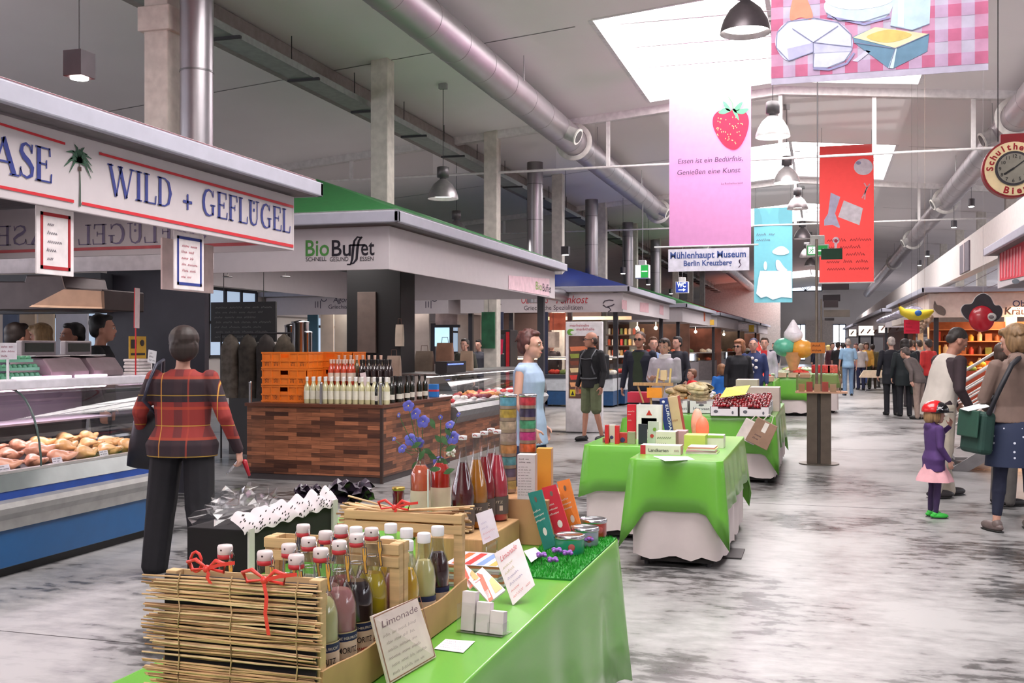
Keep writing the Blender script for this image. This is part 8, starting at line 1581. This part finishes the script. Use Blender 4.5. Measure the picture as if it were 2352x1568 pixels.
for nm, lab, cat, px0, px1, py0, py1, Y, col in (('poster', 'green and white abstract poster left of the drinks fridge', 'poster', 1106, 1136, 716, 800, 21.78, (40, 96, 64)), ('column_cladding', 'navy post of the Greek delicatessen left of the brown panel', 'post', 1146, 1156, 716, 775, 25.8, (30, 36, 66)), ('brown_panel', 'dark brown panel right of the abstract poster', 'panel', 1158, 1252, 720, 790, 29.5, (84, 66, 64)), ('column_cladding', 'navy post beside the red poster', 'post', 1250, 1258, 716, 820, 26.4, (30, 36, 66)),
        ('poster', 'red and orange poster above the delicatessen counter', 'poster', 1262, 1298, 718, 758, 27.0, (176, 84, 56)), ('poster', 'beige poster with a grey portrait beside the walking woman', 'poster', 1256, 1284, 762, 798, 26.9, (196, 176, 160)), ('beige_wall_panel', 'beige wall panel behind the paper bags', 'wall panel', 950, 985, 716, 840, 28, (186, 172, 166)), ('beige_wall_panel', 'beige wall panel right of the small bright window', 'wall panel', 1052, 1104, 716, 850, 28.5, (160, 142, 134)), ('colourful_poster', 'colourful round-patterned poster above the small bright window', 'poster', 1000, 1050, 716, 752, 28, (150, 130, 130)), ('curtain_panel', 'light curtain panel behind the steel urns', 'curtain', 736, 766, 716, 790, 28, (226, 206, 190)), ('curtain_panel', 'grey pleated curtain right of the light one', 'curtain', 768, 800, 716, 790, 28.2, (186, 176, 166)), ('blue_banner', 'blue roll-up banner left of the curtain', 'banner', 706, 730, 716, 790, 27.5, (70, 110, 130)),
        ('white_partition', 'white partition behind the poultry stall staff', 'partition', 128, 200, 712, 800, 16, (190, 190, 200)), ('curtain_panel', 'cream pleated curtain behind the blond person', 'curtain', 88, 122, 706, 860, 16.2, (214, 196, 170)), ('curtain_panel', 'wide cream curtain left of the pleated one', 'curtain', 40, 80, 706, 860, 16.3, (224, 204, 180)), ('blue_partition', 'blue-grey partition at the left edge behind the egg cartons', 'panel', 6, 40, 706, 800, 15.8, (96, 108, 132))): panel(nm, lab, cat, px0, px1, py0, py1, Y, col, noise=.35 if 'poster' in nm else .08, scale=4)
a = at(1000, 795, y=27.9); c = at(1034, 752, y=27.9); t = thing('bright_doorway', 'small bright window with a blue-white view behind the paper bags', 'window', ((a.x+c.x)/2, 27.9, a.z)); b = MB(m((170, 206, 226), .5, noise=.3, scale=2, emit=1.4)); b.box(a.x, 27.85, a.z, c.x, 27.9, c.z); b.build('pane', t, world=True); b = MB(FRM); b.box(a.x-.12, 27.84, a.z-.5, a.x, 27.92, c.z+.12); b.box(a.x, 27.84, c.z, c.x+.3, 27.92, c.z+.08); b.box(c.x, 27.84, a.z, c.x+.08, 27.92, c.z); b.build('frame', t, world=True)
t = thing('coat_rack', 'dark coats hanging left of the orange crates', 'coats', (-7.6, 12.9, 0)); b = MB(DARK); b.cyl((-8.1, 12.9, 1.75), (-7.0, 12.9, 1.75), .015, n=6); b.cyl((-8.1, 12.9, 0), (-8.1, 12.9, 1.75), .015, n=6); b.cyl((-7.0, 12.9, 0), (-7.0, 12.9, 1.75), .015, n=6); b.build('rail', t, world=True)
for i, c in enumerate(((96, 88, 80), (62, 56, 50), (52, 46, 44), (74, 66, 56))): b = MB(m(c, .9, noise=.4, scale=12, bump=.6)); x = -7.95+.28*i; b.loft([[(x+r*math.cos(a), 12.9+r*.7*math.sin(a)*(1+.15*math.sin(a*5)), z) for a in [j*pi/8 for j in range(16)]] for z, r in ((.85, .15), (1.2, .14), (1.55, .15), (1.68, .09), (1.74, .02))]); b.build('coat', t, world=True)
# ---------------- interiors of the far stalls ----------------
for i, (y0, y1, c, w) in enumerate(((38.5, 46, (96, 66, 56), 'first'), (49, 57.5, (120, 70, 56), 'second'), (60.5, 69, (100, 84, 74), 'third'), (71.5, 78.5, (96, 60, 50), 'fourth'), (83, 91, (80, 90, 60), 'fifth'))):
    x = ex(y0)-.5; b = MB(m(c, .6, noise=.4, scale=2)); b.box(x-3, y0+2.5, 0, x+.2, y0+2.6, 2.44); b.box(x-1.6, y0+2.6, 0, x-1.5, y1, 2.44); tag(b.build('stall_back_wall'), 'dim back wall of the %s stall beyond the Greek delicatessen' % w, 'wall')
    t = thing('stall_counter', 'display counter of the %s stall beyond the Greek delicatessen' % w, 'counter', (x, y0, 0)); b = MB(m((120, 112, 116), .4)); b.box(x-2.5, y0+.3, 0, x, y0+1.1, .9); b.box(x-.8, y0+1.1, 0, x, y1, .9); b.build('base', t, world=True); b = MB(GLASS); b.box(x-2.5, y0+.32, .9, x, y0+.34, 1.25); b.box(x-.03, y0+.3, .9, x-.01, y1, 1.25); b.build('glass', t, world=True); b = MB(m((190, 186, 186), .4)); b.box(x-2.5, y0+.4, 1.25, x-.1, y0+.9, 1.28); b.box(x-.7, y0+.9, 1.25, x-.1, y1, 1.28); b.build('top_shelf', t, world=True)
    for k in range(14):
        b = MB(m(FOODC[(k+i) % 7], .6, noise=.3)); b.ell((0, 0, .08), (.13, .13, .1), 8, 5); b.ell((.1, .05, .06), (.1, .1, .08), 8, 5); o = b.build('counter_goods'); o.location = (x-2.3+.3*k if k < 7 else x-.35, y0+.6 if k < 7 else y0+1.2+.8*(k-7), .9 if k % 2 else 1.28); o['kind'] = 'stuff'; tag(o, 'goods on the counter of the %s far stall' % w, 'goods', 'goods on the %s far counter' % w)
    lamp('stall_light', 'AREA', (x-.9, (y0+y1)/2, 2.85), 110, 1.4, (1, .82, .66), (0, 0, 0), 5)
    for k in range(2): b = MB(m((255, 236, 200), .5, noise=0, emit=14)); b.ell((0, 0, 0), .07, 10, 8); b.cyl((0, 0, .05), (0, 0, .5), .008, n=5); o = b.build('hanging_bulb'); o.location = (x-.8-.7*k, y0+.5, 2.25); tag(o, 'small bright warm bulb over the %s far counter' % w, 'lamp', 'bulbs over the %s far counter' % w)
# ---------------- people further away ----------------
def crowd(px, py_foot, hd, H, lab, hair, top, low, Y=None, grp=None, **k):
    p = at(px, py_foot, z=0) if Y is None else at(px, 800, y=Y); return person(lab, p.x, p.y, hd, H, hair=hair, top=top, low=low, vox=k.pop('vox', .018), group=grp, **k)
crowd(1500, 0, 200, 1.74, 'man in a blue shirt half hidden behind the sunglasses man', ('short', (90, 60, 44)), ((110, 130, 170), 1, .86, .03), ('trousers', (50, 50, 60)), Y=19.5)
crowd(1556, 0, 150, 1.76, 'dark-haired man in a black vest and white shirt behind the scarf woman', ('short', (30, 26, 28)), ((40, 40, 50), 1, .86, .03), ('trousers', (40, 40, 48)), Y=21)
crowd(1590, 0, 120, 1.14, 'child in a bright red jacket beyond the fruit table', ('short', (110, 74, 54)), ((206, 24, 34), 1, .8, .03), ('trousers', (40, 40, 50)), Y=19, child=True, headk=1.3, wd=1.2)
crowd(1657, 0, 30, 1.2, 'child in blue standing left of the woman in black', ('bob', (130, 90, 60)), ((30, 100, 180), 1, .75, .05), ('trousers', (60, 70, 110)), Y=20.4, child=True, headk=1.3, wd=1.2)
t, J, HR, lim, k = crowd(1697, 0, 190, 1.68, 'woman in black with sunglasses behind the yellow price board', ('bob', (140, 90, 60)), ((22, 22, 30), 1, .8, .06), ('trousers', (26, 26, 32)), Y=18.9, fem=True, vox=.012, hy=-.6); glasses(t, HR, True)
t, J, HR, lim, k = crowd(1731, 0, 175, 1.72, 'man in a navy hooded jacket with white print behind the fruit table', ('crop', (60, 60, 90)), ((40, 52, 96), 1, .86, .05, 'hood'), ('trousers', (50, 60, 90)), Y=20.3); b = MB(WHITE)
for i in range(7): c_ = J((.08*math.sin(i*2.1), .16, 1.1+.045*i)); b.ell(c_, (.035, .01, .03), 8, 5)
b.build('jacket_print', t)
t, J, HR, lim, k = crowd(1756, 0, 178, 1.76, 'man in a light grey cardigan over a red shirt', ('short', (60, 44, 36)), ((170, 166, 176), 1, .84, .05), ('trousers', (60, 60, 70)), Y=23.5); b = MB((190, 30, 40)); b.prism([(-.05*k, 1.2), (.05*k, 1.2), (.07*k, 1.48), (-.07*k, 1.48)], .11, .14); b.build('shirt_front', t)
crowd(1948, 908, 8, 1.80, 'man in a light blue shirt and jeans walking away, centre of the aisle', ('crop', (150, 140, 134)), ((126, 160, 190), .45, .86, .04), ('trousers', (96, 126, 160)), vox=.014)
for i, (px, py, hd, H, lab, hr, tp, lw) in enumerate(((1925, 896, -30, 1.72, 'person in black with a print and brown shorts left of the light blue shirt', ('short', (50, 40, 36)), ((34, 30, 34), .5, .86, .03), ('shorts', (130, 110, 80))), (1902, 888, 60, 1.6, 'blond person in a white top just right of the signpost', ('long', (206, 180, 110)), ((226, 222, 222), .5, .8, .05), ('trousers', (40, 40, 50))),
        (1912, 892, 200, 1.7, 'dark-haired person behind the blond one at the signpost', ('short', (60, 44, 40)), ((80, 40, 50), 1, .85, .03), ('trousers', (50, 44, 44))), (1966, 893, 160, 1.68, 'person in a purple top beyond the light blue shirt', ('short', (80, 50, 60)), ((120, 80, 130), 1, .85, .03), ('trousers', (50, 50, 80))),
        (1977, 895, 20, 1.66, 'grey-haired person in a pale top in the crowd', ('short', (170, 160, 150)), ((206, 200, 200), .5, .85, .03), ('trousers', (40, 46, 80))), (1990, 893, 170, 1.7, 'person in yellow in the crowd right of the pale top', ('bob', (60, 44, 34)), ((220, 170, 80), 1, .85, .03), ('trousers', (50, 60, 50))), (2004, 892, 10, 1.64, 'person in an olive top beside the one in yellow', ('short', (44, 36, 34)), ((110, 100, 70), 1, .85, .03), ('trousers', (60, 50, 40))),
        (2018, 890, 100, 1.2, 'child in bright yellow near the folding table', ('short', (60, 50, 40)), ((236, 206, 40), 1, .8, .03), ('trousers', (60, 60, 60))), (1986, 884, 140, 1.7, 'person in blue jeans and dark coat deep in the crowd', ('short', (60, 50, 46)), ((50, 60, 90), 1, .85, .03), ('trousers', (40, 60, 110))), (1868, 872, 90, 1.66, 'person in navy behind the orange notice', ('short', (50, 40, 36)), ((44, 46, 66), 1, .85, .03), ('trousers', (50, 50, 60))),
        (1778, 880, 150, 1.7, 'person in dark clothes between the grey cardigan and the balloons', ('short', (50, 42, 36)), ((40, 46, 60), 1, .85, .03), ('trousers', (40, 40, 50))), (1936, 880, 30, 1.7, 'person in black far down the aisle, left of the light blue shirt', ('short', (40, 34, 32)), ((40, 36, 40), 1, .85, .03), ('trousers', (40, 40, 46))))):
    crowd(px, py, hd, H, lab, hr, tp, lw, vox=.022)
crowd(2047, 953, 12, 1.78, 'grey-haired man in a long black coat in the right aisle', ('crop', (176, 166, 160)), ((26, 28, 38), 1, .7, .03), ('trousers', (28, 28, 36)), vox=.013, wd=1.12)
t, J, HR, lim, k = crowd(2078, 956, 8, 1.72, 'person in dark green-black beside the grey-haired man in black', ('bob', (40, 34, 34)), ((28, 36, 40), 1, .7, .05), ('trousers', (28, 28, 36)), vox=.013, wd=1.12)
b = MB(m((24, 42, 40), .5)); b.box(.1, -.2, .5, .36, .0, .95); b.build('dark_tote', t, bevel=.04)
crowd(2110, 962, 60, 1.62, 'person in a brown-grey jacket bending behind the pale-vested man', ('short', (80, 70, 66)), ((96, 86, 84), 1, .84, .04), ('trousers', (150, 130, 120)), vox=.014, lean=-.5, wd=1.1)
for i, px in enumerate((2090, 2112, 2132, 2098)): crowd(px, (934, 928, 942, 918)[i], 20*i, 1.74, 'shopper at the herb stall, %s' % ['in a dark jacket and cap', 'in grey', 'in red', 'in brown'][i], ('crop' if i != 2 else 'short', (60, 50, 46)), ([(36, 36, 44), (140, 136, 130), (196, 50, 50), (100, 74, 60)][i], 1, .85, .03), ('trousers', (60, 56, 60)), vox=.02)
t = thing('folding_table', 'small folding table with a pale cloth in the far aisle', 'table', (*at(2012, 900, z=0)[:2], 0)); b = MB(m((226, 206, 180), .8)); b.prism([(-.55, .5), (.55, .5), (.4, .74), (-.4, .74)], -.3, .3); b.build('cloth', t)
for sx_ in (-.35, .35): b = MB(STEEL); b.cyl((sx_, -.2, 0), (sx_*.6, .2, .7), .015, n=6); b.build('leg', t)
# people inside the stalls behind
for px, Y, lab, c, hr in ((1268, 27.6, 'dark-haired seller behind the delicatessen counter', (50, 40, 44), ('short', (24, 20, 22))), (1068, 20.5, 'seller in a red and green apron inside the green-roofed stall', (70, 70, 60), ('short', (50, 40, 34))), (1100, 24, 'seller in dark clothes left of the drinks fridge', (60, 60, 70), ('short', (36, 30, 30)))): crowd(px, 0, 170, 1.72, lab, hr, (c, 1, .85, .03), ('trousers', (40, 40, 44)), Y=Y, vox=.018)
